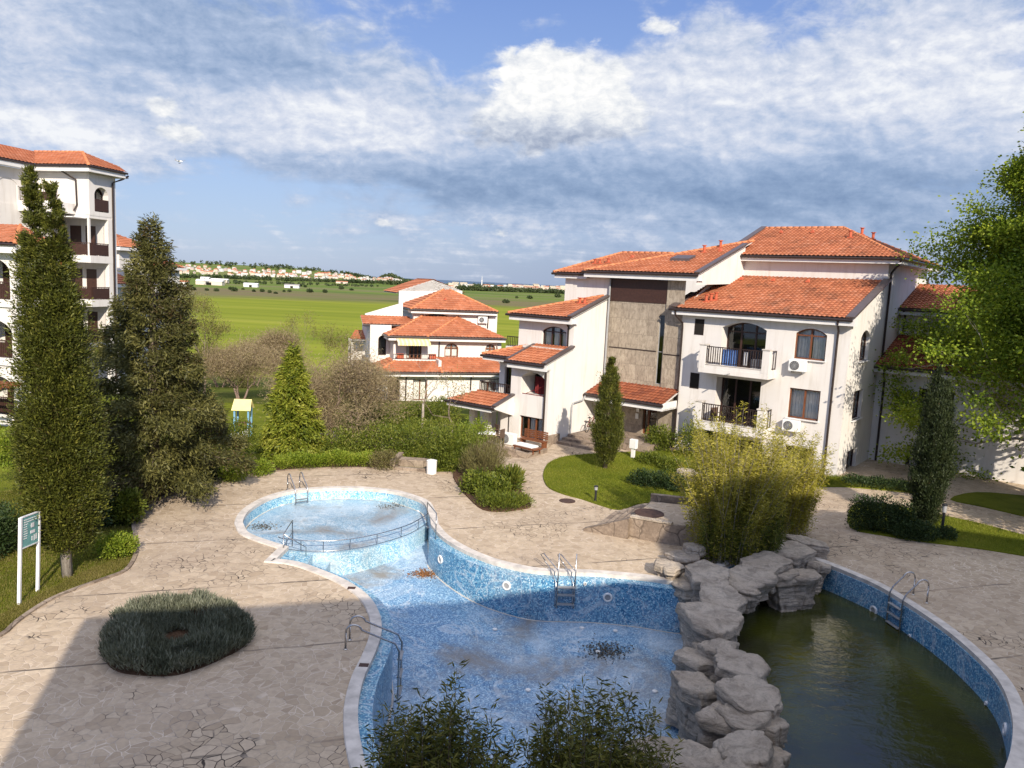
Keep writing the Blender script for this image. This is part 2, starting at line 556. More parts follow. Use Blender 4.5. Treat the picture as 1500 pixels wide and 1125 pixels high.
M = {}
M['stucco'] = m_stucco('stucco', (.69, .655, .61))
M['stucco_grey'] = m_stucco('stucco_grey', (.60, .56, .52))
M['white'] = m_plain('white_paint', (.68, .66, .63), .6, .3, 0, .06, 2)
M['tiles'] = m_tiles('roof_tiles', (.41, .150, .072), (.33, .112, .054), .0)
M['tiles_worn'] = m_tiles('roof_tiles_worn', (.41, .152, .074), (.32, .108, .054), .5)
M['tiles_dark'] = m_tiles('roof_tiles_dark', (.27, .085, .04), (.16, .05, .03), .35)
M['ridge'] = m_plain('ridge_tile', (.50, .19, .085), .8, .2, 0, .25, 3)
M['terracotta'] = m_plain('terracotta', (.46, .11, .055), .7, .2, 0, .2, 5)
M['flash'] = m_plain('metal_flashing', (.115, .09, .085), .45, .5, .3, .15, 3)
M['gutter'] = m_plain('brown_gutter', (.035, .022, .018), .4, .5, .2, .15, 3)
M['wood'] = m_plain('brown_wood', (.16, .055, .022), .5, .4, 0, .25, 8)
M['wood_dark'] = m_plain('dark_wood', (.045, .02, .014), .5, .4, 0, .25, 8)
M['railing'] = m_plain('dark_railing', (.03, .017, .014), .45, .5, .2, .2, 8)
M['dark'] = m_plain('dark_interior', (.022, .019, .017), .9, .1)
M['room'] = m_plain('room_wall', (.10, .085, .07), .9, .1)
M['curtain'] = m_plain('curtain', (.78, .75, .69), .9, .1, 0, .12, 4)
M['glass'] = m_glass('window_glass', .12)
M['paving'] = m_paving('crazy_paving')
M['slabs'] = m_slabs('stone_slabs')
M['stonewall'] = m_stonewall('rubble_wall', (.19, .145, .11), (.28, .215, .16), (.35, .28, .215))
M['coping'] = m_plain('coping_stone', (.54, .495, .44), .8, .2, 0, .24, 3)
M['mosaic_pale'] = m_mosaic('mosaic_pale', [(0, (.10, .30, .46)), (.3, (.20, .43, .56)), (.55, (.36, .57, .65)), (.8, (.54, .68, .72))], .6, .45)
M['mosaic'] = m_mosaic('mosaic_blue', [(0, (.03, .13, .27)), (.22, (.06, .22, .39)), (.5, (.12, .32, .49)), (.75, (.26, .48, .60)), (.92, (.48, .63, .70))], .35, .25)
M['mosaic_floor'] = m_mosaic('mosaic_floor', [(0, (.08, .18, .32)), (.3, (.14, .27, .43)), (.6, (.22, .38, .53)), (.85, (.38, .53, .64))], .75, 1.0)
M['mosaic_ledge'] = m_mosaic('mosaic_ledge', [(0, (.05, .17, .30)), (.3, (.10, .28, .42)), (.6, (.22, .42, .52)), (.85, (.42, .58, .64))], .3, .3)
M['steel'] = m_plain('stainless_steel', (.46, .45, .44), .28, .5, 1.0, .1, 12)
M['plastic'] = m_plain('white_plastic', (.75, .74, .71), .4, .4, 0, .05, 4)
M['plastic_grey'] = m_plain('grey_plastic', (.30, .30, .30), .5, .4)
M['black'] = m_plain('black_metal', (.018, .018, .02), .5, .4)
M['rock'] = m_rock('grey_rock')
M['lawn'] = m_grass('lawn', [(.055, .075, .007), (.11, .135, .010), (.165, .18, .016), (.24, .22, .04)])
M['lawn_dry'] = m_grass('dry_lawn', [(.05, .065, .010), (.10, .115, .018), (.16, .155, .035), (.22, .19, .07)])
M['soil'] = m_grass('soil', [(.05, .028, .016), (.09, .052, .03), (.14, .085, .055), (.12, .10, .04)])
M['water'] = m_water('green_water')
M['twig_wood'] = m_bark('twig_wood', (.16, .11, .085), (.27, .20, .16))
M['bark'] = m_bark('bark', (.10, .075, .055), (.24, .19, .15))
M['bark_pale'] = m_bark('pale_bark', (.22, .18, .15), (.46, .41, .35))
M['bark_red'] = m_bark('red_bark', (.13, .06, .04), (.27, .14, .09))
M['cypress'] = leaf_mat('cypress_leaf', [(.075, .060, .018), (.035, .042, .008), (.070, .082, .012), (.125, .132, .018), (.20, .185, .035)], .2)
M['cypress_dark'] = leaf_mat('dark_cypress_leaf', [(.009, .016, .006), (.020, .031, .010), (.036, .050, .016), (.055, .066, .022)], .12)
M['cedar'] = leaf_mat('cedar_leaf', [(.10, .07, .028), (.038, .040, .011), (.075, .074, .019), (.125, .118, .032), (.195, .175, .055)], .15)
M['golden'] = leaf_mat('golden_conifer_leaf', [(.055, .080, .008), (.14, .175, .016), (.25, .27, .03), (.36, .35, .06)], .28)
M['maple'] = leaf_mat('broad_leaf', [(.07, .12, .012), (.155, .225, .018), (.26, .33, .03), (.37, .41, .05)], .42)
M['bamboo'] = leaf_mat('bamboo_leaf', [(.13, .125, .016), (.27, .25, .030), (.40, .35, .05), (.52, .44, .12)], .35)
M['bamboo_green'] = leaf_mat('green_bamboo_leaf', [(.035, .055, .008), (.085, .115, .016), (.15, .165, .024), (.23, .21, .04)], .3)
M['bamboo_dark'] = leaf_mat('dark_bamboo_leaf', [(.030, .038, .008), (.075, .085, .014), (.135, .135, .022), (.23, .19, .045)], .28)  # dark olive leaf colour of the foreground clumps
M['hedge'] = leaf_mat('hedge_leaf', [(.036, .052, .007), (.078, .105, .011), (.135, .16, .018), (.21, .22, .035)], .25)
M['hedge_mix'] = leaf_mat('mixed_shrub_leaf', [(.035, .055, .010), (.09, .12, .014), (.16, .185, .022), (.24, .235, .06)], .25)
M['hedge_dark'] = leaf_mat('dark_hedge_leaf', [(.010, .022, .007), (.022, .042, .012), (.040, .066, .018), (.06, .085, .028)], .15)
M['shrub_lime'] = leaf_mat('lime_shrub_leaf', [(.07, .11, .010), (.14, .20, .016), (.23, .28, .028), (.33, .35, .06)], .3)
M['shrub_brown'] = leaf_mat('brown_shrub_leaf', [(.07, .055, .025), (.12, .10, .04), (.17, .15, .055), (.20, .20, .06)], .2)
M['twig'] = leaf_mat('twig_bud', [(.18, .13, .085), (.26, .195, .12), (.33, .26, .15), (.36, .31, .14)], .3)
M['bud'] = leaf_mat('spring_bud', [(.10, .085, .03), (.16, .14, .04), (.22, .20, .06), (.28, .26, .09)], .3)
M['lavender'] = leaf_mat('lavender_leaf', [(.060, .066, .042), (.11, .12, .078), (.17, .18, .125), (.24, .24, .18)], .15)
M['lavender_core'] = m_plain('lavender_stem', (.045, .04, .03), .95, .05)
M['blade'] = leaf_mat('grass_blade', [(.07, .10, .008), (.13, .165, .012), (.20, .22, .02), (.30, .27, .06)], .3)
M['blade_dry'] = leaf_mat('dry_grass_blade', [(.08, .085, .012), (.14, .135, .025), (.21, .18, .05), (.28, .22, .09)], .3)
M['field_tree'] = leaf_mat('far_tree_leaf', [(.018, .032, .012), (.035, .055, .018), (.06, .08, .028), (.085, .10, .04)], .15)
M['yellow'] = m_plain('yellow_board', (.70, .60, .26), .5, .3, 0, .1, 3)
M['blue'] = m_plain('blue_paint', (.16, .33, .48), .5, .3)
M['towel'] = m_plain('blue_cloth', (.20, .36, .72), .95, .05, 0, .1, 5)
M['cloth'] = m_plain('white_cloth', (.74, .73, .72), .95, .05, 0, .08, 5)
M['red'] = m_plain('red_fabric', (.15, .022, .022), .9, .1, 0, .2, 4)
M['teal'] = m_plain('teal_board', (.17, .38, .36), .4, .4, 0, .15, 5)
M['awning'] = m_plain('cream_canvas', (.70, .60, .42), .9, .1)
M['rattan'] = m_plain('brown_rattan', (.10, .065, .045), .7, .2, 0, .3, 20)
M['cast'] = m_plain('cast_iron', (.085, .05, .04), .7, .3, .4, .3, 14)
M['dirt'] = m_plain('leaf_litter', (.07, .06, .045), .95, .05, 0, .5, 9)
# ------------------------------------------------------------------ ground, deck and pools
def proj(p):
    q = np.asarray(p, float) - CAMP; z = q @ FW
    return CX + FPX * (q @ RT) / z, CY + FPX * (q @ DN) / z


left_px = [(386, 824), (424, 828), (460, 840), (496, 856), (524, 876), (538, 898), (542, 920), (538, 940), (528, 964), (516, 988), (508, 1012),
           (503, 1040), (503, 1072), (507, 1100), (514, 1130), (540, 1180), (590, 1235), (690, 1290), (820, 1320), (960, 1330), (1080, 1325),
           (1200, 1310), (1320, 1275), (1410, 1235), (1475, 1180), (1502, 1125), (1508, 1075), (1500, 1036), (1484, 1004), (1460, 976), (1420, 940),
           (1380, 910), (1340, 884), (1300, 860), (1260, 842), (1220, 826), (1192, 817), (1150, 811), (1105, 812), (1060, 822), (1030, 838),
           (1002, 849), (947, 843), (907, 839), (867, 836), (827, 834.7), (789, 833), (760, 828), (728, 820), (699, 809), (675, 797), (656, 784), (643, 769)]
circ_px = [(641, 757), (631, 737), (610, 727), (583, 719.5), (543, 714.7), (501, 713.3), (463, 714.7), (423, 718.7), (389, 728), (365, 740), (350, 752), (343, 765),
           (345, 773), (351, 783), (370, 792), (394, 800), (407, 804)]
main_o = spline(g2(left_px), 4)
circ_o = spline(g2(circ_px), 4)
NM, NC = len(main_o), len(circ_o)
outline = main_o + circ_o
NO = len(outline)
assert is_ccw(outline)
cop = offset(outline, .30)
ledge_w = [.30 + (.30 if (i < 62 or 160 <= i < NM - 3) else .012) for i in range(NM)] + [.312] * NC
inner = offset(outline, ledge_w)
def floor_z(x, y): return min(-1.0, -1.10 + (y - 27.3) * .085)


rect = lambda x0, y0, x1, y1: [(x0, y0), (x1, y0), (x1, y1), (x0, y1)]
hole_big = offset(outline, -.45)
near = MB(); near.sheet(rect(-90, -45, 90, 52), [hole_big], -.035)
tag(near.build('ground', M['lawn']), kind='structure')

deck_px = [(-160, 1010), (-60, 955), (0, 932), (24, 912), (52, 892), (80, 876), (120, 860), (160, 846), (184, 836), (196, 820), (200, 804), (198, 784), (196, 766),
           (206, 744), (240, 728), (280, 714), (304, 706), (332, 698), (400, 691), (480, 686), (574, 687), (664, 693), (690, 672), (700, 650)]
dk = spline(g2(deck_px), 3)
deck_poly = [(-24, 2.0)] + dk + [(1.0, 46), (14, 52), (46, 50), (46, 2.0)]
if not is_ccw(deck_poly): deck_poly = deck_poly[::-1]
d = MB(); d.sheet(deck_poly, [outline], 0.0)
tag(d.build('pool_deck', M['paving']), kind='structure')
# stone kerb along the left lawn
kb = MB()
for a, b in zip(dk[:-4], dk[1:-3]):
    kb.bar((*a, .0), (*b, .0), .12, .10)
tag(kb.build('kerb_strip', M['stonewall']), kind='structure')


def lawn(name, pts, mat, z=.05, n=3):
    poly = spline(pts, n, True)
    if not is_ccw(poly): poly = poly[::-1]
    m_ = MB(); m_.prism(poly, -.02, z)
    o = tag(m_.build(name, mat), kind='structure')
    return poly


center_lawn = lawn('lawn', g2([(803, 680), (796, 693), (797, 705), (805, 716), (827, 725), (853, 732), (880, 741), (908, 747), (945, 737), (1000, 742), (1040, 742), (1060, 700), (1020, 664), (960, 662), (900, 664), (850, 667), (822, 671)]), M['lawn'])
right_lawn = lawn('lawn', g2([(1245, 773), (1300, 786), (1365, 796), (1430, 804), (1500, 815), (1580, 829), (1580, 803), (1500, 785), (1440, 769), (1385, 757), (1330, 745), (1280, 737), (1248, 742)]), M['lawn'])
strip_lawn = lawn('lawn', g2([(1186, 713), (1240, 714), (1330, 722), (1370, 728), (1372, 718), (1330, 708), (1240, 701), (1190, 699)]), M['lawn'])
far_lawn = lawn('lawn', g2([(1392, 732), (1440, 743), (1500, 757), (1580, 776), (1580, 735), (1500, 727), (1430, 722)]), M['lawn'])
island = lawn('planting_bed', g2([(664, 693), (672, 713), (688, 732), (707, 747), (733, 750), (762, 747), (778, 742), (770, 729), (757, 713), (742, 695), (730, 676), (716, 668), (690, 672)]), M['soil'], .06)
left_lawn = g2([(-60, 950), (0, 929), (52, 889), (120, 857), (184, 833), (196, 812), (194, 780), (200, 748), (240, 726), (140, 700), (0, 720), (-100, 800)])
# bare soil under the cedar and along the back bed
lawn('soil_bed', g2([(185, 745), (206, 744), (240, 729), (280, 715), (304, 707), (290, 698), (230, 705), (170, 720), (170, 738)]), M['soil'], .02)
lawn('soil_bed', g2([(306, 705), (332, 697), (400, 690), (480, 685), (574, 686), (576, 676), (480, 674), (400, 678), (340, 686)]), M['soil'], .02)
lawn('garden_path', g2([(470, 640), (540, 655), (640, 645), (740, 632), (745, 626), (640, 632), (540, 640), (480, 630)]), M['paving'], .02)

pool = thing('swimming_pool', 'drained blue mosaic pool with a round shallow basin and green water at one end', 'swimming pool')
cp = MB()
n = NO
vs = [(x, y, .0) for x, y in outline] + [(x, y, .045) for x, y in offset(outline, .015)] + [(x, y, .045) for x, y in cop] + [(x, y, -.10) for x, y in cop]
fs = []
for i in range(n):
    j = (i + 1) % n
    for k in range(3): fs.append((k * n + i, k * n + j, (k + 1) * n + j, (k + 1) * n + i))
cp.add(vs, fs); cp.build('coping', M['coping'], pool)
lg = MB(); lg.add([(x, y, -.08) for x, y in cop] + [(x, y, -.10) for x, y in inner], [(i, (i + 1) % n, (i + 1) % n + n, i + n) for i in range(n)])
lg.build('ledge', M['mosaic_ledge'], pool)
wl = MB()
for i in range(n):
    j = (i + 1) % n
    a, b = inner[i], inner[j]
    wl.add([(*a, -.10), (*b, -.10), (*b, floor_z(*b) - .05), (*a, floor_z(*a) - .05)], [(0, 1, 2, 3)])
wl.mi = [1 if i >= NM - 2 else 0 for i in range(n)]
wl.build('wall', [M['mosaic'], M['mosaic_pale']], pool)
fl = MB(); fl.sheet(inner, (), floor_z); fl.build('floor', M['mosaic_floor'], pool)
# white line of grout where wall meets floor
gl = MB(); i2 = offset(inner, .05)
gl.add([(x, y, floor_z(x, y) + .006) for x, y in inner] + [(x, y, floor_z(x, y) + .006) for x, y in i2], [(i, (i + 1) % n, (i + 1) % n + n, i + n) for i in range(n)])
gl.build('floor_joint', M['coping'], pool)
# round shallow basin: its floor and the curved wall that divides it from the deep end
SZ = -.45
div_px = [(404, 806), (426, 809), (450, 811), (490, 810.5), (530, 805.5), (570, 796), (602, 785), (623, 773), (634, 764)]
div = spline(g2(div_px, SZ), 5)
ci = [inner[i] for i in range(NM, NO)]
sh = [p for p in ci] + div
sb = MB(); sb.sheet(sh if is_ccw(sh) else sh[::-1], (), SZ); sb.build('shallow_floor', m_mosaic('mosaic_shallow', [(0, (.17, .30, .42)), (.4, (.26, .39, .49)), (.7, (.37, .48, .55))], .55, 1.0), pool)
dv = MB(); dv.add([(x, y, SZ + .012) for x, y in div] + [(x, y, floor_z(x, y) - .05) for x, y in div], [(i, i + 1, i + 1 + len(div), i + len(div)) for i in range(len(div) - 1)])
d2 = offset(div, .28, False)
dv.add([(x, y, SZ + .012) for x, y in div] + [(x, y, SZ + .012) for x, y in d2], [(i, i + 1, i + 1 + len(div), i + len(div)) for i in range(len(div) - 1)])
dv.build('divider', M['mosaic_pale'], pool)
jl = MB(); c2 = offset([inner[i] for i in range(NM, NO)], .05, False)
jl.add([(*p, SZ + .008) for p in ci] + [(*p, SZ + .008) for p in c2], [(i, i + 1, i + 1 + len(ci), i + len(ci)) for i in range(len(ci) - 1)])
jl.build('shallow_joint', M['coping'], pool)
# steps at the pointed corner
for k, (zz, px) in enumerate([(-.14, [(388, 824), (420, 827), (432, 812), (407, 806)]), (-.40, [(420, 826), (446, 832), (458, 813), (430, 810)]), (-.72, [(444, 830), (474, 840), (488, 815), (456, 812)])]):
    pl = g2(px, zz); s_ = MB(); s_.prism(pl if is_ccw(pl) else pl[::-1], lambda x, y: floor_z(x, y) - .04, zz); s_.build('step', M['mosaic_pale'], pool)
# lamps and inlets set in the walls
wall_pts = []
for i in range(n):
    a = np.array(inner[i]); b = np.array(inner[(i + 1) % n])
    L = np.linalg.norm(b - a)
    if L < 1e-6: continue
    e = (b - a) / L
    for t in np.arange(0, L, .06):
        for z in np.arange(-1.5, -.1, .05): wall_pts.append((*(a + e * t), z, -e[1], e[0]))
WP = np.array(wall_pts)
q = WP[:, :3] - CAMP; zz = q @ FW
PX = CX + FPX * (q @ RT) / zz; PY = CY + FPX * (q @ DN) / zz
VIS = (WP[:, 3:5] * -WP[:, :2]).sum(1) > 0
def wall_at(px, py):
    dd = (PX - px) ** 2 + (PY - py) ** 2 + (~VIS) * 1e6
    return WP[dd.argmin()]
for nm, r, lst in (('pool_light', .15, [(743, 858.7), (891, 876), (645, 819), (413, 744), (613, 752), (1279, 894), (1473, 1069)]), ('water_inlet', .055, [(857, 856), (1240, 881), (1334, 931), (1446, 1030), (1193, 839)])):
    for px, py in lst:
        w = wall_at(px, py); P = Vector(w[:3]); N = Vector((w[3], w[4], 0))
        x = Vector((-N.y, N.x, 0)); y = Vector((0, 0, 1))
        mb = MB()
        ring = [(r * .62, .02), (r * .66, .045), (r * .9, .045), (r, .02), (r, -.01)]
        for k in range(24): pass
        vs = []; fs = []
        for (rr, h) in ring:
            for k in range(24):
                a = 2 * math.pi * k / 24
                vs.append(P + (x * math.cos(a) + y * math.sin(a)) * rr + N * h)
        for i in range(len(ring) - 1):
            for k in range(24):
                fs.append((i * 24 + k, i * 24 + (k + 1) % 24, (i + 1) * 24 + (k + 1) % 24, (i + 1) * 24 + k))
        mb.add(vs, fs); mb.cur = 1
        mb.add([P + (x * math.cos(2 * math.pi * k / 24) + y * math.sin(2 * math.pi * k / 24)) * r * .63 + N * .022 for k in range(24)], [tuple(range(24))])
        mb.build(nm, [M['plastic'], M['plastic_grey']], pool)
# skimmer lids in the coping
for px, py in [(533, 974), (515, 861)]:
    p = g(px, py, .05); mb = MB(); mb.box(p[0] - .11, p[1] - .08, .03, p[0] + .11, p[1] + .08, .052); mb.build('skimmer_lid', M['cast'], pool)

# green water held at the far end of the rock wall
WZ = -.86
rock_px = [(1182, 822), (1140, 838), (1095, 852), (1058, 878), (1040, 912), (1040, 948), (1058, 985), (1082, 1018), (1100, 1055), (1112, 1095), (1118, 1140)]
rl = spline(g2(rock_px, -.3), 4)
# outline indices of the green end: from the near side round to (1192,817)
i0 = 4 * 21; i1 = 4 * 36
gw = [inner[i] for i in range(i0, i1 + 2)] + rl + [(rl[-1][0] + .1, rl[-1][1] - 3)]
wt = MB(); wt.sheet(gw if is_ccw(gw) else gw[::-1], (), WZ)
tag(wt.build('water', M['water']), kind='structure')
# ------------------------------------------------------------------ building kit
def tile_roof(name, poly, parent, mat='tiles', tw=.24, th=.34, seg=4, caps=(), verges=(), gutters=()):
    """convex roof plane; poly[0]->poly[1] is the eave. Real rolled tiles laid in courses."""
    P = [Vector(p) for p in poly]
    eu = (P[1] - P[0]).normalized()
    nrm = (P[1] - P[0]).cross(P[-1] - P[0]).normalized()
    if nrm.z < 0: nrm = -nrm
    ev = nrm.cross(eu).normalized()
    if ev.z < 0: ev = -ev
    ss = [(p - P[0]).dot(eu) for p in P]; ts = [(p - P[0]).dot(ev) for p in P]
    s0, s1, t1 = min(ss), max(ss), max(ts)
    ns = int(math.ceil((s1 - s0) / tw * seg)) + 1; nt = int(math.ceil(t1 / th))
    sv = s0 + np.arange(ns) * tw / seg
    prof = np.array([0, .028, .042, .028] if seg == 4 else [0, .04, .0])[np.arange(ns) % seg]
    V = []; T = []
    for k in range(nt):
        for (tt, lift) in ((k * th, .062), ((k + 1) * th, .006)):
            V.append(np.stack([sv, np.full(ns, tt), prof + lift], 1)); T.append(np.stack([sv / tw, np.full(ns, k + (.02 if lift > .02 else .98))], 1))
    V = np.concatenate(V); T = np.concatenate(T)
    rows = nt * 2
    idx = np.arange(rows * ns).reshape(rows, ns)
    F = np.stack([idx[:-1, :-1], idx[:-1, 1:], idx[1:, 1:], idx[1:, :-1]], -1).reshape(-1, 4)
    O = np.array(P[0]); W3 = O + V[:, :1] * np.array(eu) + V[:, 1:2] * np.array(ev) + V[:, 2:3] * np.array(nrm)
    me = bpy.data.meshes.new(name); me.from_pydata(W3.tolist(), [], F.tolist())
    uvl = me.uv_layers.new(name='tile')
    li = np.empty(len(me.loops), np.int32); me.loops.foreach_get('vertex_index', li)
    uvl.data.foreach_set('uv', T[li].astype(np.float32).ravel())
    bm = bmesh.new(); bm.from_mesh(me)
    cen = sum(P, Vector()) / len(P)
    for i in range(len(P)):
        a, b = P[i], P[(i + 1) % len(P)]
        if (b - a).length < 1e-4: continue
        no = (b - a).cross(nrm).normalized()
        if no.dot(cen - a) > 0: no = -no
        bmesh.ops.bisect_plane(bm, geom=bm.verts[:] + bm.edges[:] + bm.faces[:], plane_co=a + no * .001, plane_no=no, clear_outer=True)
    bm.to_mesh(me); bm.free()
    o = link_mesh(name, me, M[mat], parent)
    # deck board below the tiles so the underside is closed
    u_ = MB(); q = [p - nrm * .05 for p in P]; u_.add(q, [tuple(range(len(q)))]); u_.build('roof_deck', M['white'], o)
    if caps:
        for a, b in caps:
            c = MB()
            a, b = Vector(a) + nrm * .03, Vector(b) + nrm * .03; L = (b - a).length; n_ = max(1, int(L / .38))
            for k in range(n_):
                p0 = a.lerp(b, k / n_); p1 = a.lerp(b, (k + 1.12) / n_)
                c.tube([p0, p1], [.115, .095], 8)
            c.build('ridge_tile', M['ridge'], o, smooth=True)
    if verges:
        for a, b, w in verges:
            c = MB(); c.bar(Vector(a) + nrm * .05, Vector(b) + nrm * .05, w, .10, nrm); c.build('verge_flashing', M['flash'], o)
    if gutters:
        c = MB()
        for a, b in gutters:
            a, b = Vector(a), Vector(b); dn = Vector((0, 0, -.06))
            out = -Vector((ev.x, ev.y, 0)).normalized() * .05
            c.tube([a + dn + out, b + dn + out], .075, 8)
        c.build('gutter', M['gutter'], o)
    return o


def vent_pipe(parent, x, y, z, h=.45):
    m_ = MB(); m_.tube([(x, y, z - .2), (x, y, z + h)], .085, 8); m_.tube([(x, y, z + h), (x, y, z + h + .04)], .15, 8); m_.box(x - .16, y - .10, z - .05, x + .16, y + .10, z + .09)
    m_.build('vent_pipe', M['terracotta'], parent)


def vent_tile(parent, x, y, z):
    m_ = MB(); m_.add([(x - .14, y - .2, z + .0), (x + .14, y - .2, z + .0), (x, y - .2, z + .2), (x, y + .25, z + .16)], [(0, 1, 2), (0, 2, 3), (2, 1, 3)])
    m_.build('vent_tile', M['terracotta'], parent)


def downpipe(parent, pts, r=.055, mat='gutter'):
    m_ = MB(); m_.tube(pts, r, 8); m_.build('downpipe', M[mat], parent)


def window(parent, o, ea, ni, hole, depth=.16, mull=(.5,), trans=None, mat='wood', curtain=None, bar=.07, name='window', sill=False, back=.55, rail=None):
    """frame, pane, curtain and a dark room behind an opening; hole = outline in (along, up)"""
    o, ea, ni = Vector(o), Vector(ea), Vector(ni); ez = Vector((0, 0, 1))
    W = lambda a, b, d: o + ea * a + ez * b + ni * d
    xs = [p[0] for p in hole]; zs = [p[1] for p in hole]
    a0, a1, z0, z1 = min(xs), max(xs), min(zs), max(zs); cx, cz = (a0 + a1) / 2, (z0 + z1) / 2
    n_ = len(hole)
    kx = 1 - 2 * bar / (a1 - a0); kz = 1 - 2 * bar / (z1 - z0)
    inn = [(cx + (a - cx) * kx, cz + (b - cz) * kz) for a, b in hole]
    f = MB()
    for d0, d1 in ((depth - .03, depth + .04),):
        vs = [W(a, b, d0) for a, b in hole] + [W(a, b, d0) for a, b in inn] + [W(a, b, d1) for a, b in inn]
        f.add(vs, [(i, (i + 1) % n_, (i + 1) % n_ + n_, i + n_) for i in range(n_)] + [(i + n_, (i + 1) % n_ + n_, (i + 1) % n_ + 2 * n_, i + 2 * n_) for i in range(n_)])
    def top_at(a):
        t = z1
        if n_ > 4:
            best = z1; pts = sorted(hole[1:], key=lambda p: p[0])
            for p, q in zip(pts[:-1], pts[1:]):
                if p[0] <= a <= q[0] and q[0] - p[0] > 1e-6: best = p[1] + (q[1] - p[1]) * (a - p[0]) / (q[0] - p[0])
            t = best
        return t
    for k in mull:
        a = a0 + (a1 - a0) * k; f.bar(W(a, z0 + .01, depth - .01), W(a, top_at(a) - .02, depth - .01), bar * 1.25, .05, ni)
    if trans: f.bar(W(a0 + .01, trans, depth - .012), W(a1 - .01, trans, depth - .012), bar * .9, .05, ni)
    fr = f.build(name, M[mat], parent)
    p = MB(); p.add([W(a, b, depth + .01) for a, b in inn], [tuple(range(n_))]); p.build('pane', M['glass'], fr)
    if curtain:
        c = MB(); spans = curtain
        for s0, s1 in spans:
            A0 = a0 + (a1 - a0) * s0; A1 = a0 + (a1 - a0) * s1; k_ = max(4, int((A1 - A0) / .05))
            vs = []
            for i in range(k_ + 1):
                a = A0 + (A1 - A0) * i / k_; dd = depth + .14 + .025 * math.sin(i * 1.9)
                vs += [W(a, z0 + .02, dd), W(a, top_at(a) - .03, dd)]
            c.add(vs, [(2 * i, 2 * i + 2, 2 * i + 3, 2 * i + 1) for i in range(k_)])
        c.build('curtain', M['curtain'], fr)
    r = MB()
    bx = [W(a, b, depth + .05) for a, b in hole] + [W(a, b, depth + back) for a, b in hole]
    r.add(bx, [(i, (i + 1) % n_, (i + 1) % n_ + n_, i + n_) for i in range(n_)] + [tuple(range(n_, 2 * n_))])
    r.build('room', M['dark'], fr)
    if sill:
        s_ = MB(); s_.bar(W(a0 - .06, z0 - .03, -.02), W(a1 + .06, z0 - .03, -.02), .2, .06, ez); s_.build('sill', M['white'], fr)
    return fr


def rail_run(m_, a, b, z0, z1, step=.125, r=.019, top=.03):
    a = Vector((a[0], a[1], 0)); b = Vector((b[0], b[1], 0)); L = (b - a).length; n_ = max(2, int(L / step))
    up = Vector((0, 0, 1))
    m_.bar(a + up * z1, b + up * z1, .06, .05); m_.bar(a + up * (z0 + .06), b + up * (z0 + .06), .035, .03)
    for i in range(n_ + 1):
        p = a.lerp(b, i / n_); m_.bar(p + up * z0, p + up * z1, r * 2, r * 2)


def ac_unit(name_label, loc, rz, s=1.0):
    t = thing('air_conditioner', name_label, 'air conditioner', loc, rz, 'outdoor air conditioner units')
    w, d_, h = .86 * s, .32 * s, .60 * s
    b = MB(); b.box(-w / 2, -d_, 0, w / 2, 0, h); b.build('casing', M['plastic'], t, bevel=.02)
    c = MB()
    cx, cz, r = -.12 * s, h / 2, .235 * s
    for rr in (r, r * .78, r * .56, r * .34):
        c.tube([(cx + rr * math.cos(a), -d_ - .012, cz + rr * math.sin(a)) for a in np.linspace(0, 2 * math.pi, 25)[:-1]], .009, 5, True)
    for a in np.arange(0, math.pi, math.pi / 6): c.bar((cx + r * math.cos(a), -d_ - .014, cz + r * math.sin(a)), (cx - r * math.cos(a), -d_ - .014, cz - r * math.sin(a)), .012, .012)
    c.build('fan_grille', M['plastic_grey'], t)
    f = MB(); f.add([(cx + r * math.cos(a), -d_ - .004, cz + r * math.sin(a)) for a in np.linspace(0, 2 * math.pi, 25)[:-1]], [tuple(range(24))]); f.build('fan', M['black'], t)
    k = MB(); k.box(-w * .4, -d_, -.07, -w * .4 + .04, .02, .0); k.box(w * .4 - .04, -d_, -.07, w * .4, .02, 0); k.build('bracket', M['plastic_grey'], t)
    return t
# ------------------------------------------------------------------ the big apartment house on the right
B = thing('apartment_house', 'large white apartment house with orange tile roofs and stone clad entrance', 'apartment house', (16.64, 38.26, 0), R_(-38))
BM = B.matrix_basis.copy()
BM = Matrix.Translation(B.location) @ Matrix.Rotation(R_(-38), 4, 'Z')
def bw(x, y, z): return BM @ Vector((x, y, z))
X_, Y_, Zv = (1, 0, 0), (0, 1, 0), (0, 0, 1)
FRONT = dict(ea=X_, ni=Y_)
SIDE = dict(ea=Y_, ni=(-1, 0, 0))
BZ = -1.2
# --- block with the two balconies
h_up = arch_hole(-6.69, -4.22, 4.92, 7.12, 7.45)
h_lo = arch_hole(-6.77, -4.27, 1.80, 4.38, None)
h_aw = arch_hole(-2.70, -1.13, 5.80, 7.10, 7.39)
h_w2 = arch_hole(-2.74, -1.17, 2.70, 4.26, None)
h_gw = arch_hole(-2.70, -1.20, -.40, 1.22, None)
h_s1 = arch_hole(-8.29, -7.79, 6.62, 7.45, None)
h_s2 = arch_hole(-8.32, -7.83, 3.59, 4.42, None)
h_gd = arch_hole(-6.9, -3.9, -1.0, 1.15, None)
w = MB()
w.facade((0, 0, 0), X_, Zv, Y_, [(-9.1, BZ), (0, BZ), (0, 7.70), (-9.1, 7.70)], [h_up, h_lo, h_gd], .85)
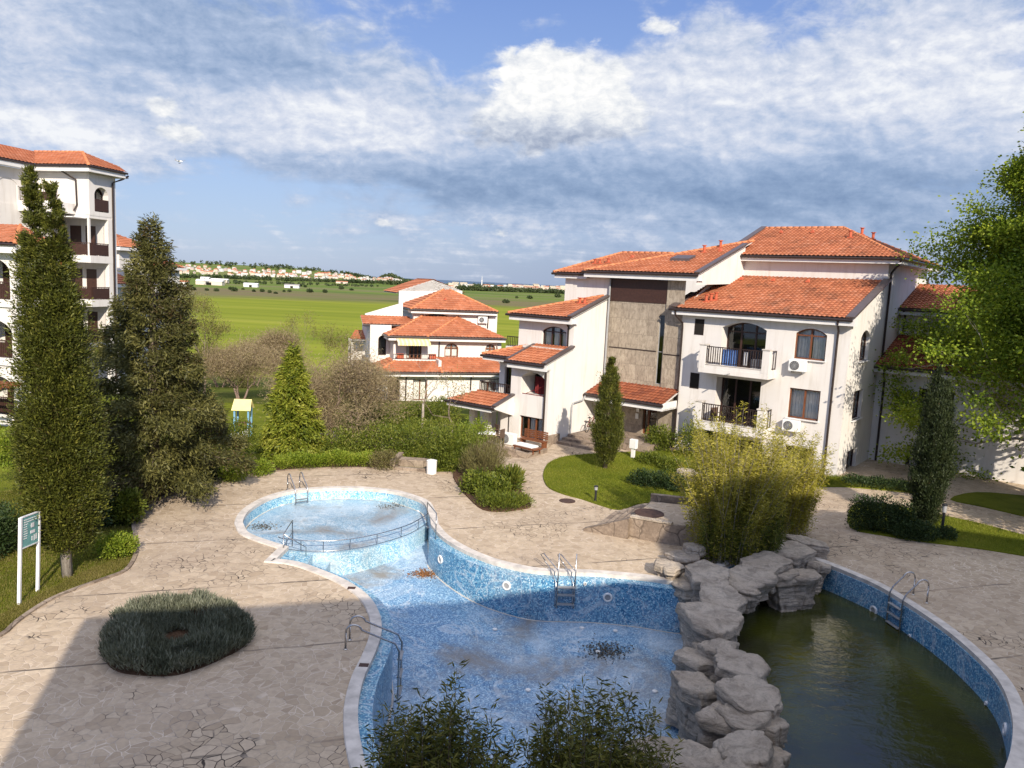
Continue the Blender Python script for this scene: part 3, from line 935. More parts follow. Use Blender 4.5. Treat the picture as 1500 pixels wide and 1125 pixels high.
# the wall face again needs its shallow openings: cut them as narrow panels
w.v, w.f, w.mi = [], [], []
w.facade((0, 0, 0), X_, Zv, Y_, [(-9.1, BZ), (-3.5, BZ), (-3.5, 7.70), (-9.1, 7.70)], [h_up, h_lo, h_gd, ], .85)
wl2 = MB()
w.facade((0, 0, 0), X_, Zv, Y_, [(-3.5, BZ), (0, BZ), (0, 7.70), (-3.5, 7.70)], [h_aw, h_w2, h_gw], .17)
h_a = arch_hole(2.0, 3.7, 5.78, 7.02, 7.40); h_m = arch_hole(1.78, 3.5, 2.70, 4.25, None); h_l = arch_hole(1.65, 3.5, -.9, 1.08, None)
w.facade((0, 0, 0), Y_, Zv, (-1, 0, 0), [(0, BZ), (16.8, BZ), (16.8, 10.98), (6.2, 10.98), (6.2, 10.0), (0, 8.08)], [h_a, h_m, h_l], .22)
w.facade((0, 6.2, 0), X_, Zv, Y_, [(-9.1, 9.0), (0, 9.0), (0, 10.98), (-9.1, 10.98)])
w.facade((0, 16.8, 0), X_, Zv, (0, -1, 0), [(-18, BZ), (0, BZ), (0, 10.98), (-18, 10.98)])
w.facade((-9.1, 0, 0), Y_, Zv, X_, [(0, BZ), (16.8, BZ), (16.8, 10.9), (6.2, 10.9), (0, 8.0)])
# --- stair tower wing and its tall side wall
w.facade((-8.25, 0, 0), Y_, Zv, (-1, 0, 0), [(-.35, 9.35), (6.2, 9.6), (6.2, 12.0), (-.35, 9.93)])
w.facade((0, .22, 0), X_, Zv, Y_, [(-17.4, BZ), (-14.15, BZ), (-14.15, 9.6), (-17.4, 9.6)])
w.facade((-17.4, 0, 0), Y_, Zv, X_, [(.22, BZ), (12, BZ), (12, 9.6), (.22, 9.6)])
# --- stepped left end
h_d2 = arch_hole(-16.15, -14.5, 2.72, 3.70, 4.02); h_bw = arch_hole(-16.15, -14.52, .16, 1.46, None); h_d3 = arch_hole(-16.45, -14.72, 5.40, 6.28, 6.57)
w.facade((-14.2, 0, 0), Y_, Zv, (-1, 0, 0), [(-5.5, BZ), (.25, BZ), (.25, 8.32), (-3.85, 7.06), (-3.85, 6.80), (-3.3, 6.72), (-3.3, 5.42), (-6.05, 4.58), (-6.05, 4.3), (-5.5, 4.2)])
w.facade((0, -5.5, 0), X_, Zv, Y_, [(-16.9, BZ), (-14.2, BZ), (-14.2, 4.5), (-16.9, 4.5)], [h_d2, h_bw], 1.3)
w.facade((-16.9, 0, 0), Y_, Zv, X_, [(-5.5, BZ), (-3.3, BZ), (-3.3, 5.2), (-5.5, 4.5)])
h_ld = arch_hole(-18.2, -17.65, 2.0, 4.0, None)
w.facade((0, -4.5, 0), X_, Zv, Y_, [(-18.6, BZ), (-16.9, BZ), (-16.9, 4.7), (-18.6, 4.7)], [h_ld], .3)
w.facade((-18.6, 0, 0), Y_, Zv, X_, [(-4.5, BZ), (4, BZ), (4, 5.2), (-4.5, 4.7)])
w.facade((0, -3.3, 0), X_, Zv, Y_, [(-18.2, 4.6), (-14.2, 4.6), (-14.2, 6.85), (-18.2, 6.85)], [h_d3], .2)
w.facade((-18.2, 0, 0), Y_, Zv, X_, [(-3.3, 4.6), (4, 4.6), (4, 7.4), (-3.3, 6.85)])
# porch front with arched openings
w.facade((0, -5.62, 0), X_, Zv, Y_, [(-19.9, BZ), (-16.9, BZ), (-16.9, 2.45), (-19.9, 2.45)], [arch_hole(-19.5, -18.75, .3, 1.45, 1.75), arch_hole(-18.35, -17.45, .3, 1.4, 1.75)], .3)
w.facade((0, -4.6, 0), X_, Zv, Y_, [(-19.9, BZ), (-18.6, BZ), (-18.6, 2.2), (-19.9, 2.2)])
# end wall of the porch roof
w.prism([(-16.92, -7.2), (-16.62, -7.2), (-16.62, -5.5), (-16.92, -5.5)], lambda x, y: 1.70 + max(0, (-6.6 - y)) * .3 - .35 * (y > -5.6), lambda x, y: 2.0 + (y + 7.2) * .30)
# right-hand wing
h_r1 = arch_hole(2.2, 3.9, 2.75, 4.35, None); h_r2 = arch_hole(1.9, 3.5, -.3, 1.15, None)
w.facade((0, 6.2, 0), X_, Zv, Y_, [(0, BZ), (13, BZ), (13, 5.25), (0, 5.25)], [h_r1, h_r2], .2)
w.facade((0, 10.4, 0), X_, Zv, Y_, [(0, 6.4), (13, 6.4), (13, 8.45), (0, 8.45)])
w.facade((13, 0, 0), Y_, Zv, (-1, 0, 0), [(6.2, BZ), (16, BZ), (16, 9), (10.4, 8.4), (6.2, 5.2)])
w.build('wall', M['stucco'], B)
# small windows beside the loggias (their own little panels set into the wall face)
for h in (h_s1, h_s2):
    a0, a1, z0, z1 = h[0][0], h[1][0], h[0][1], h[2][1]
    f = MB(); f.box(a0 - .03, -.012, z0 - .03, a1 + .03, .02, z0); f.box(a0 - .03, -.012, z1, a1 + .03, .02, z1 + .03); f.box(a0 - .03, -.012, z0, a0, .02, z1); f.box(a1, -.012, z0, a1 + .03, .02, z1)
    fr = f.build('window', M['wood_dark'], B)
    p = MB(); p.add([(a0, -.006, z0), (a1, -.006, z0), (a1, -.006, z1), (a0, -.006, z1)], [(0, 1, 2, 3)]); p.build('pane', M['dark'], fr)
# fascias and soffits
for q in (
    (-9.55, -.48, 7.66, .22, -.40, 7.98),
    (-9.5, -.40, 7.68, .2, 0.0, 7.74),
    (.12, -.40, 7.66, .22, 0.1, 8.1),
    (-9.3, 5.62, 10.98, .74, 5.70, 11.26),
    (.66, 5.70, 10.98, .74, 17.3, 11.26),
    (-9.3, 5.70, 10.985, .66, 17.3, 11.04),
    (-15.6, -.46, 9.56, -8.1, -.38, 9.88),
    (-15.6, -.38, 9.57, -8.15, .3, 9.63),
    (-18.0, -.16, 9.44, -15.6, -.08, 9.72),
    (-18.0, -.08, 9.45, -15.6, 3, 9.50),
    (-18.0, -.08, 9.44, -17.93, 8, 9.72),
    (-14.1, -1.88, 2.30, -9.0, -1.80, 2.62),
    (-14.1, -1.80, 2.32, -9.0, .2, 2.38),
    (-9.08, -1.80, 2.30, -9.0, .0, 2.75),
    (-18.55, -3.88, 6.80, -14.0, -3.80, 7.12),
    (-18.5, -3.80, 6.82, -14.0, -3.2, 6.88),
    (-16.8, -6.08, 4.22, -14.0, -6.0, 4.54),
    (-16.8, -6.0, 4.24, -14.2, -5.4, 4.30),
    (-19.4, -5.18, 4.36, -16.9, -5.10, 4.66),
    (-19.35, -5.10, 4.38, -16.9, -4.4, 4.44),
    (-20.3, -7.22, 1.66, -16.9, -7.14, 1.95),
    (-20.25, -7.14, 1.70, -16.9, -5.6, 1.76),
    (0, 5.42, 5.06, 13.3, 5.50, 5.36),
    (0, 5.50, 5.08, 13.3, 6.25, 5.14),
    (0, 9.66, 8.20, 13.3, 9.74, 8.50),
    (0, 9.74, 8.22, 13.3, 10.45, 8.28),
):
    f = MB(); f.box(*q); f.build('fascia', M['white'], B)
# roofs
SL = .308
rA = tile_roof('roof', [(-9.6, -.5, 8.0), (.1, -.5, 8.0), (.1, 6.2, 8.0 + 6.7 * SL), (-9.6, 6.2, 8.0 + 6.7 * SL)], B, 'tiles_worn',
               verges=[((.02, -.5, 8.03), (.02, 6.2, 8.03 + 6.7 * SL), .42), ((-9.55, -.5, 8.03), (-9.55, 2.2, 8.03 + 2.7 * SL), .40)], gutters=[((-9.7, -.5, 8.0), (.15, -.5, 8.0))])
for k, (x, y) in enumerate([(-8.1, .75), (-7.9, .95), (-7.72, 1.2)]): vent_pipe(rA, x, y, 8.0 + (y + .5) * SL)
for x in (-7.9, -5.95, -3.95): vent_tile(rA, x, 5.2, 8.05 + 5.7 * SL)
zr = 13.40
rB = tile_roof('roof', [(-9.3, 5.55, 11.3), (.8, 5.55, 11.3), (-4.1, 11.6, zr), (-9.3, 11.6, zr)], B, 'tiles_worn', caps=[((.8, 5.55, 11.3), (-4.1, 11.6, zr)), ((-9.3, 11.6, zr), (-4.1, 11.6, zr))],
               verges=[((-9.28, 5.5, 11.35), (-9.28, 11.7, zr + .08), .36)], gutters=[((-9.3, 5.55, 11.3), (.85, 5.55, 11.3))])
tile_roof('roof', [(.8, 5.55, 11.3), (.8, 17.4, 11.3), (-4.1, 11.6, zr)], B, gutters=[((.8, 5.5, 11.3), (.8, 17.4, 11.3))])
tile_roof('roof', [(.8, 17.4, 11.3), (-9.3, 17.4, 11.3), (-9.3, 11.6, zr), (-4.1, 11.6, zr)], B)
for x, y in ((-3.0, 9.2), (-2.9, 11.3), (-2.3, 11.6)): vent_pipe(rB, x, y, 11.3 + min((y - 5.55) * .347, (.8 - x) * .43) + .02)
for x in (-7.6, -5.6): vent_tile(rB, x, 10.4, 11.32 + 4.85 * .347)
rC = tile_roof('roof', [(-15.6, -.5, 9.93), (-8.1, -.5, 9.93), (-8.1, 7.0, 9.93 + 7.5 * SL), (-8.1, 7.01, 9.93 + 7.51 * SL)], B,
               caps=[((-15.6, -.5, 9.93), (-8.1, 7.0, 9.93 + 7.5 * SL))], verges=[((-8.2, -.5, 9.97), (-8.2, 6.0, 9.97 + 6.5 * SL), .32)], gutters=[((-15.7, -.5, 9.93), (-8.1, -.5, 9.93))])
tile_roof('roof', [(-15.6, 14.5, 9.93), (-15.6, -.5, 9.93), (-8.1, 7.0, 9.93 + 7.5 * SL)], B)
rC2 = tile_roof('roof', [(-18.05, -.2, 9.76), (-15.2, -.2, 9.76), (-10.2, 5.0, 11.29), (-16.2, 5.0, 11.29)], B, caps=[((-18.05, -.2, 9.76), (-16.2, 5.0, 11.29)), ((-16.2, 5.0, 11.29), (-12.5, 5.0, 11.29))],
                gutters=[((-18.15, -.2, 9.76), (-15.6, -.2, 9.76))])
tile_roof('roof', [(-18.05, 10.2, 9.76), (-18.05, -.2, 9.76), (-16.2, 5.0, 11.29)], B)
tile_roof('roof', [(-10, 10.2, 9.76), (-18.05, 10.2, 9.76), (-16.2, 5.0, 11.29), (-10, 5.0, 11.29)], B)
for x, y in ((-16.35, 1.9), (-16.0, 1.9), (-15.55, 2.2)): vent_pipe(rC2, x, y, 9.78 + (y + .2) * .295, .3)
vent_tile(rC2, -14.6, 3.6, 9.8 + 3.8 * .295)
for x, y in ((-9.9, 3.9), (-9.4, 5.1)): vent_pipe(rC, x, y, 9.95 + (y + .5) * SL)
vent_tile(rC, -9.0, 4.3, 9.95 + 4.8 * SL)
m_ = MB(); za = 9.95 + 2.4 * SL; zb = 9.95 + 3.3 * SL
m_.add([(-11.1, 1.9, za), (-9.9, 1.9, za), (-9.9, 2.8, zb), (-11.1, 2.8, zb), (-11.1, 1.9, za + .2), (-9.9, 1.9, za + .2), (-9.9, 2.8, zb + .16), (-11.1, 2.8, zb + .16)], [(0, 1, 5, 4), (1, 2, 6, 5), (2, 3, 7, 6), (3, 0, 4, 7), (4, 5, 6, 7)])
m_.build('skylight', M['flash'], rC)
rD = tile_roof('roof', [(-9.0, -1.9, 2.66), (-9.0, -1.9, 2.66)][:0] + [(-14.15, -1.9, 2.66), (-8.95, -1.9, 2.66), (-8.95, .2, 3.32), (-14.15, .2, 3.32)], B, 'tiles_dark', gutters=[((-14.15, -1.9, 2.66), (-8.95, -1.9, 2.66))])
r3 = tile_roof('roof', [(-18.65, -3.9, 7.16), (-14.05, -3.9, 7.16), (-14.05, .2, 7.16 + 4.1 * SL), (-14.55, .2, 7.16 + 4.1 * SL)], B, caps=[((-18.65, -3.9, 7.16), (-14.55, .2, 7.16 + 4.1 * SL))],
               verges=[((-14.15, -3.9, 7.2), (-14.15, .2, 7.2 + 4.1 * SL), .30)], gutters=[((-18.75, -3.9, 7.16), (-14.1, -3.9, 7.16))])
tile_roof('roof', [(-18.65, 3, 7.16), (-18.65, -3.9, 7.16), (-14.55, .2, 7.16 + 4.1 * SL)], B)
for x in (-15.1, -14.75): vent_pipe(r3, x, -1.5, 7.18 + 2.4 * SL, .35)
tile_roof('roof', [(-16.85, -6.1, 4.58), (-14.1, -6.1, 4.58), (-14.1, -3.35, 4.58 + 2.75 * SL), (-16.85, -3.35, 4.58 + 2.75 * SL)], B, verges=[((-14.2, -6.1, 4.62), (-14.2, -3.3, 4.62 + 2.8 * SL), .30), ((-16.85, -6.0, 4.62), (-16.85, -3.5, 4.62 + 2.5 * SL), .16)], gutters=[((-16.95, -6.1, 4.58), (-14.15, -6.1, 4.58))])
tile_roof('roof', [(-19.45, -5.2, 4.66), (-16.9, -5.2, 4.66), (-16.9, -3.35, 4.66 + 1.85 * SL), (-17.6, -3.35, 4.66 + 1.85 * SL)], B, caps=[((-19.45, -5.2, 4.66), (-17.6, -3.35, 4.66 + 1.85 * SL))], gutters=[((-19.5, -5.2, 4.66), (-16.95, -5.2, 4.66))])
tile_roof('roof', [(-19.45, -1, 4.66), (-19.45, -5.2, 4.66), (-17.6, -3.35, 4.66 + 1.85 * SL)], B)
tile_roof('roof', [(-20.35, -7.25, 1.98), (-16.6, -7.25, 1.98), (-16.6, -5.55, 1.98 + 1.7 * SL), (-19.3, -5.55, 1.98 + 1.7 * SL)], B, verges=[((-16.68, -7.25, 2.02), (-16.68, -5.5, 2.02 + 1.75 * SL), .26)], gutters=[((-20.4, -7.25, 1.98), (-16.65, -7.25, 1.98))])
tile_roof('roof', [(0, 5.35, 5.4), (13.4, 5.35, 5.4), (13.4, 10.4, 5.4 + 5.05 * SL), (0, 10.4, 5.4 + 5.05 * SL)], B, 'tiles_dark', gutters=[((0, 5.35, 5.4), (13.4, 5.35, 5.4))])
tile_roof('roof', [(0, 9.6, 8.55), (13.4, 9.6, 8.55), (13.4, 14.5, 8.55 + 4.9 * SL), (0, 14.5, 8.55 + 4.9 * SL)], B, gutters=[((0, 9.6, 8.55), (13.4, 9.6, 8.55))])
# stone cladding of the stair tower
c = MB()
c.facade((0, .2, 0), X_, Zv, Y_, [(-14.1, 0), (-10.22, 0), (-10.22, 8.2), (-14.1, 8.2)], [arch_hole(-10.66, -10.30, 3.5, 7.56, None), arch_hole(-11.3, -10.35, .42, 2.28, None)], .25)
c.facade((0, .12, 0), X_, Zv, Y_, [(-10.22, 0), (-9.1, 0), (-9.1, 9.56), (-10.22, 9.56)]); c.add([(-10.22, .12, 0), (-10.22, .2, 0), (-10.22, .2, 9.56), (-10.22, .12, 9.56)], [(3, 2, 1, 0)])
c.build('stone_cladding', M['slabs'], B)
c = MB(); c.box(-14.1, .16, 8.2, -10.22, .25, 9.56); c.build('timber_panel', M['wood_dark'], B)
c = MB(); c.box(-13.9, .17, 5.38, -10.72, .195, 5.44); c.box(-10.2, .09, 5.28, -9.12, .115, 5.34); c.build('floor_band', M['gutter'], B)
fr = window(B, (0, .2, 0), X_, Y_, arch_hole(-10.66, -10.30, 3.5, 7.56, None), .12, (), 5.4, 'plastic_grey', None, .04)
dr = window(B, (0, .2, 0), X_, Y_, arch_hole(-11.3, -10.35, .42, 2.28, None), .2, (.35,), None, 'wood', None, .07, 'door')
# windows
window(B, (0, 0, 0), X_, Y_, h_aw, .15, (.5,), 7.02, 'wood', [(0, .46), (.54, 1)], sill=True)
window(B, (0, 0, 0), X_, Y_, h_w2, .13, (.5,), None, 'wood', [(0.02, .98)], sill=True)
window(B, (0, 0, 0), X_, Y_, h_gw, .15, (.5,), None, 'wood_dark', None)
for h, tr_ in ((h_up, 6.9), (h_lo, None)):
    window(B, (0, 0, 0), X_, Y_, h, .82, (.33, .66), tr_, 'wood_dark', None, .08, 'balcony_door')
window(B, (0, 0, 0), X_, Y_, h_gd, .84, (.33, .66), None, 'wood_dark')
for h in (h_a, h_m, h_l): window(B, (0, 0, 0), Y_, (-1, 0, 0), h, .2, (.5,), None, 'wood_dark', [(.05, .95)] if h is not h_l else None, sill=True)
window(B, (0, -5.5, 0), X_, Y_, h_d2, 1.3, (.5,), None, 'wood_dark', None, .05, 'balcony_door')
m_ = MB(); m_.bar((-15.9, -5.3, 2.75), (-14.6, -5.2, 3.35), .03, .03); m_.bar((-16.1, -5.42, 2.74), (-14.55, -5.42, 2.74), .05, .04); m_.build('handrail', M['red'], B)
window(B, (0, -5.5, 0), X_, Y_, h_bw, .2, (.33, .66), None, 'wood', [(.36, .64), (.7, .96)], back=.9)
window(B, (0, -4.5, 0), X_, Y_, h_ld, .2, (), None, 'wood_dark')
window(B, (0, -3.3, 0), X_, Y_, h_d3, .18, (.36, .7), 6.25, 'wood_dark', [(.05, .3), (.4, .66), (.74, .95)], .06)
window(B, (0, 6.2, 0), X_, Y_, h_r1, .18, (.5,), None, 'wood_dark'); window(B, (0, 6.2, 0), X_, Y_, h_r2, .18, (.5,), None, 'wood_dark', [(.1, .9)], sill=True)
# balconies
for z, zt in ((4.64, 6.2), (1.52, 3.08)):
    b = MB()
    b.box(-7.42, -1.1, z, -3.54, -.002, z + .28); b.box(-7.42, -1.1, z + .28, -7.04, -.76, zt - .06); b.box(-3.94, -1.1, z + .28, -3.54, -.76, zt - .06)
    b.box(-7.04, -1.08, z + .28, -3.94, -.98, z + .46)
    b.box(-7.40, -.76, z + .28, -7.30, -.002, z + .46); b.box(-3.66, -.76, z + .28, -3.56, -.002, z + .46)
    bo = b.build('balcony', M['stucco'], B, bevel=.012)
    c = MB()
    for x0 in (-7.46, -3.98): c.box(x0, -1.14, zt - .06, x0 + .46, -.72, zt + .0)
    c.box(-7.04, -1.11, z + .46, -3.94, -.95, z + .50)
    c.build('pier_cap', M['coping'], bo, bevel=.01)
    r = MB(); rail_run(r, (-7.04, -1.03), (-3.94, -1.03), z + .54, zt - .12); rail_run(r, (-7.35, -.74), (-7.35, 0), z + .46, zt - .12, .3); rail_run(r, (-3.60, -.74), (-3.60, 0), z + .46, zt - .12, .3)
    r.build('railing', M['railing'], bo)
    sp_ = MB(); sp_.tube([(-5.6, -1.1, z + .12), (-5.75, -1.38, z + .04)], .03, 6); sp_.build('drain_spout', M['plastic_grey'], bo)
# terrace rails of the stepped end
b = MB(); b.box(-19.3, -5.62, 2.2, -16.9, -4.5, 2.42); b.box(-19.3, -5.62, 2.42, -16.9, -5.52, 2.52); bo = b.build('terrace', M['stucco'], B)
r = MB(); rail_run(r, (-19.2, -5.57), (-16.95, -5.57), 2.52, 3.10, .13, .014); rail_run(r, (-19.25, -5.5), (-19.25, -3.6), 2.42, 3.1, .13, .014); r.build('railing', M['railing'], bo)
b = MB(); b.box(-19.4, -3.0, 4.9, -18.2, 1.5, 5.1); bo = b.build('terrace', M['stucco'], B)
r = MB(); rail_run(r, (-19.35, -2.95), (-18.25, -2.95), 5.1, 5.7, .13, .014); r.build('railing', M['railing'], bo)
b = MB(); b.box(-17.4, -3.9, 5.22, -14.3, -3.32, 5.36); b.build('window_ledge', M['coping'], B)
# rainwater pipes
downpipe(B, [(-.55, -.52, 7.92), (-.55, -.5, 7.75), (-.58, -.1, 7.35), (-.60, -.07, 7.0), (-.62, -.07, -1.1)])
downpipe(B, [(-9.35, -.52, 7.92), (-9.3, -.45, 7.6), (-9.02, -.1, 7.2), (-9.02, -.07, 6.9), (-9.02, -.07, -1.1)])
downpipe(B, [(.70, 5.6, 11.2), (.66, 5.7, 11.0), (.3, 6.3, 10.75), (.08, 6.6, 10.5), (.08, 6.6, 5.9), (.35, 6.5, 5.75)], .06)
downpipe(B, [(.8, 17.2, 11.2), (.7, 17.0, 10.95), (.1, 16.8, 10.6), (.09, 16.7, 7)], .06)
downpipe(B, [(-9.1, 5.6, 11.2), (-9.0, 5.8, 10.95), (-8.9, 6.12, 10.7), (-8.9, 6.13, 9.9)])
downpipe(B, [(-14.4, -6.05, 4.5), (-14.4, -5.6, 4.2), (-14.4, -5.57, 4.0), (-14.4, -5.57, -.1)])
downpipe(B, [(-14.6, -3.9, 7.1), (-14.6, -3.5, 6.85), (-14.55, -3.37, 6.6), (-14.55, -3.37, 5.4)])
downpipe(B, [(-14.0, -1.95, 2.6), (-14.08, -2.1, 2.3), (-14.1, -3.1, 2.2), (-14.12, -3.2, 2.0), (-14.12, -3.2, .4)], .05, 'plastic_grey')
downpipe(B, [(-14.05, .1, 9.5), (-14.05, .1, .2)], .06, 'plastic_grey')
downpipe(B, [(.5, 5.4, 5.3), (.5, 5.5, 5.0), (.42, 6.1, 4.6), (.42, 6.12, 4.2), (.42, 6.12, -1)], .06)
downpipe(B, [(.3, 9.6, 8.45), (.3, 10.2, 8.1), (.25, 10.33, 7.8), (.25, 10.33, 7.0)])
# entrance steps and landing
s_ = MB()
for k in range(3):
    s_.box(-14.1, -4.6 + k * .55, -.1, -11.6, -4.05 + k * .55, .14 * (k + 1)); 
s_.box(-14.1, -2.95, -.1, -9.2, .15, .42)
tag(s_.build('entrance_steps', M['stonewall'], None), 'stone steps up to the landing beside the white side wall', 'steps')
bpy.data.objects['entrance_steps'].location = B.location; bpy.data.objects['entrance_steps'].rotation_euler = B.rotation_euler
c = MB(); c.box(-14.22, -5.56, -.2, -14.1, -4.3, .55); c.build('plinth', M['stonewall'], B)
# sign plates beside the door, door lamp
for z0, z1, dx in ((1.70, 1.92, 0), (1.28, 1.60, -.03)):
    m_ = MB(); m_.box(-11.72 + dx, .14, z0, -11.52 + dx, .19, z1); m_.build('letter_plate', M['plastic'], B)
# air conditioners
def ac_at(label, x, y, z, rz=0):
    p = bw(x, y, z); ac_unit(label, p, R_(-38) + rz)
ac_at('white air conditioner under the arched window on the top floor', -2.38, -.03, 5.16)
ac_at('white air conditioner under the rectangular middle floor window', -2.42, -.03, 2.02)
ac_at('white air conditioner low on the wall behind the right cypress', 2.2, 6.1, -.85)
# laundry on the upper balcony
def drape(x0, x1, z0, z1, y, col, label, cat='laundry'):
    m_ = MB(); k_ = 12; vs = []
    for i in range(k_ + 1):
        a = x0 + (x1 - x0) * i / k_; yy = y + .025 * math.sin(i * 1.7)
        vs += [(a, yy, z0 + .03 * math.sin(i * .9)), (a, yy - .01, z1), (a, yy + .05, z1 - .02)]
    m_.add(vs, [(3 * i, 3 * i + 3, 3 * i + 4, 3 * i + 1) for i in range(k_)] + [(3 * i + 1, 3 * i + 4, 3 * i + 5, 3 * i + 2) for i in range(k_)])
    o = m_.build(cat, M[col], None, smooth=True); o.location = B.location; o.rotation_euler = B.rotation_euler
    tag(o, label, cat)
drape(-6.2, -5.35, 5.12, 6.0, -.93, 'towel', 'blue towel hung behind the upper balcony railing', 'towel')
drape(-5.0, -4.75, 5.2, 5.95, -.9, 'cloth', 'white shirt drying behind the upper balcony railing', 'laundry')
drape(-15.55, -14.75, 2.75, 3.75, -4.95, 'red', 'dark red drape inside the arched middle opening', 'curtain')
m_ = MB(); m_.box(-4.62, -.85, 4.93, -4.1, -.4, 5.6); o = m_.build('storage_box', M['plastic_grey'], None, bevel=.03); o.location = B.location; o.rotation_euler = B.rotation_euler
tag(o, 'grey storage box at the right end of the upper balcony', 'box')
# balcony chairs behind the lower railing
def chair(label, p, rz, mat='rattan', group=None):
    t_ = thing('chair', label, 'chair', p, rz, group)
    m_ = MB(); m_.box(-.24, -.24, .40, .24, .24, .46); m_.build('seat', M[mat], t_, bevel=.015)
    m_ = MB(); m_.box(-.24, .20, .46, .24, .25, .92); m_.build('backrest', M[mat], t_, bevel=.015)
    for x in (-.2, .2):
        for y in (-.2, .2):
            m_ = MB(); m_.bar((x, y, 0), (x, y, .40), .04, .04); m_.build('leg', M[mat], t_)
        m_ = MB(); m_.bar((x * 1.15, -.24, .64), (x * 1.15, .22, .66), .05, .03); m_.bar((x * 1.15, -.2, .44), (x * 1.15, -.2, .64), .03, .03); m_.build('armrest', M[mat], t_)
    return t_
chair('brown chair on the lower balcony beside the left pier', bw(-6.4, -.5, 1.8), R_(30)); chair('brown chair on the lower balcony beside the right pier', bw(-4.5, -.5, 1.8), R_(-100))

# terrace in front of the stepped end
tw_px = [(700, 651), (711, 660), (726, 667), (771, 672), (802, 663), (806, 655)]
tp = g2(tw_px, 0)
wall_t = MB()
for a, b, z0, z1 in ((tp[1], tp[2], .55, .55), (tp[2], tp[3], .60, .26), (tp[3], tp[4], .22, .22)):
    a = np.array(a); b = np.array(b); e = (b - a) / np.linalg.norm(b - a); nn = np.array([-e[1], e[0]]) * .2
    q = [a, b, b + nn, a + nn]
    wall_t.prism([tuple(v) for v in q], -.05, lambda x, y, a=a, e=e, z0=z0, z1=z1, L=np.linalg.norm(b - a): z0 + (z1 - z0) * max(0, min(1, ((np.array((x, y)) - a) @ e) / L)))
tag(wall_t.build('terrace_wall', M['stonewall'], None, bevel=.015), 'low rubble wall round the furnished terrace', 'wall')
fl_ = g2([(690, 648), (728, 664), (771, 670), (800, 662), (806, 652), (760, 636), (715, 632)]); m_ = MB(); m_.prism(fl_ if is_ccw(fl_) else fl_[::-1], -.05, .12)
tag(m_.build('terrace_paving', M['paving']), kind='structure')
def tpos(px, py, z=.12): p = g(px, py, z); return (p[0], p[1], z)
t_ = thing('terrace_table', 'low table with a white top on the terrace', 'table', tpos(712, 652)); m_ = MB(); m_.box(-.5, -.35, .66, .5, .35, .71); m_.build('tabletop', M['cloth'], t_)
for x in (-.4, .4):
    for y in (-.28, .28): m_ = MB(); m_.bar((x, y, 0), (x, y, .66), .05, .05); m_.build('leg', M['rattan'], t_)
chair('brown terrace chair left of the white topped table', tpos(703, 646), R_(20)); chair('brown terrace chair under the porch arch', tpos(722, 645), R_(-60)); chair('brown terrace chair right of the white topped table', tpos(730, 652), R_(-120))
t_ = thing('sun_lounger', 'wooden lounger with a white cushion below the terrace window', 'lounger', tpos(772, 662), R_(-42))
m_ = MB(); m_.box(-.75, -.32, .22, .75, .32, .30); m_.build('frame', M['wood'], t_); m_ = MB(); m_.box(-.72, -.29, .30, .55, .29, .40); m_.build('cushion', M['cloth'], t_, bevel=.03)
for x in (-.65, .65):
    for y in (-.27, .27): m_ = MB(); m_.bar((x, y, 0), (x, y, .22), .05, .05); m_.build('leg', M['wood'], t_)
t_ = thing('wooden_bench', 'wooden bench with slatted back under the terrace window', 'bench', tpos(781, 655), R_(-38))
m_ = MB(); m_.box(-.8, -.22, .38, .8, .22, .43); m_.build('seat', M['wood'], t_); m_ = MB()
for k in range(4): m_.box(-.8, .2, .5 + k * .11, .8, .23, .58 + k * .11)
m_.build('backrest', M['wood'], t_)
for x in (-.72, .72): m_ = MB(); m_.box(x - .03, -.2, 0, x + .03, .23, .95 if 0 else .38); m_.build('leg', M['wood'], t_)
ac_unit('white air conditioner standing on the terrace floor', tpos(748, 650, .14), R_(-38), 1.05)
# bicycle against the side wall
bp = bw(-13.75, -1.6, .42)
t_ = thing('bicycle', 'dark red bicycle leaning on the white wall at the entrance', 'bicycle', bp, R_(60))
for x in (-.5, .5):
    m_ = MB(); m_.tube([(x + .33 * math.cos(a), 0, .33 + .33 * math.sin(a)) for a in np.linspace(0, 2 * math.pi, 29)[:-1]], .022, 6, True)
    wh = m_.build('wheel', M['black'], t_); s2 = MB()
    for a in np.arange(0, math.pi, math.pi / 8): s2.bar((x + .31 * math.cos(a), 0, .33 + .31 * math.sin(a)), (x - .31 * math.cos(a), 0, .33 - .31 * math.sin(a)), .005, .005)
    s2.build('spokes', M['steel'], wh)
m_ = MB()
for a, b in (((-.5, 0, .33), (-.12, 0, .33)), ((-.12, 0, .33), (.33, 0, .72)), ((-.12, 0, .33), (-.25, 0, .80)), ((-.25, 0, .72), (.33, 0, .78)), ((-.5, 0, .33), (-.24, 0, .72)), ((.5, 0, .33), (.32, 0, .90))): m_.tube([a, b], .018, 6)
m_.build('frame', M['red'], t_); m_ = MB(); m_.box(-.38, -.06, .82, -.14, .06, .87); m_.build('saddle', M['black'], t_, bevel=.015)
m_ = MB(); m_.tube([(.26, -.28, .97), (.34, -.1, .96), (.34, .1, .96), (.26, .28, .97)], .014, 6); m_.build('handlebar', M['black'], t_)
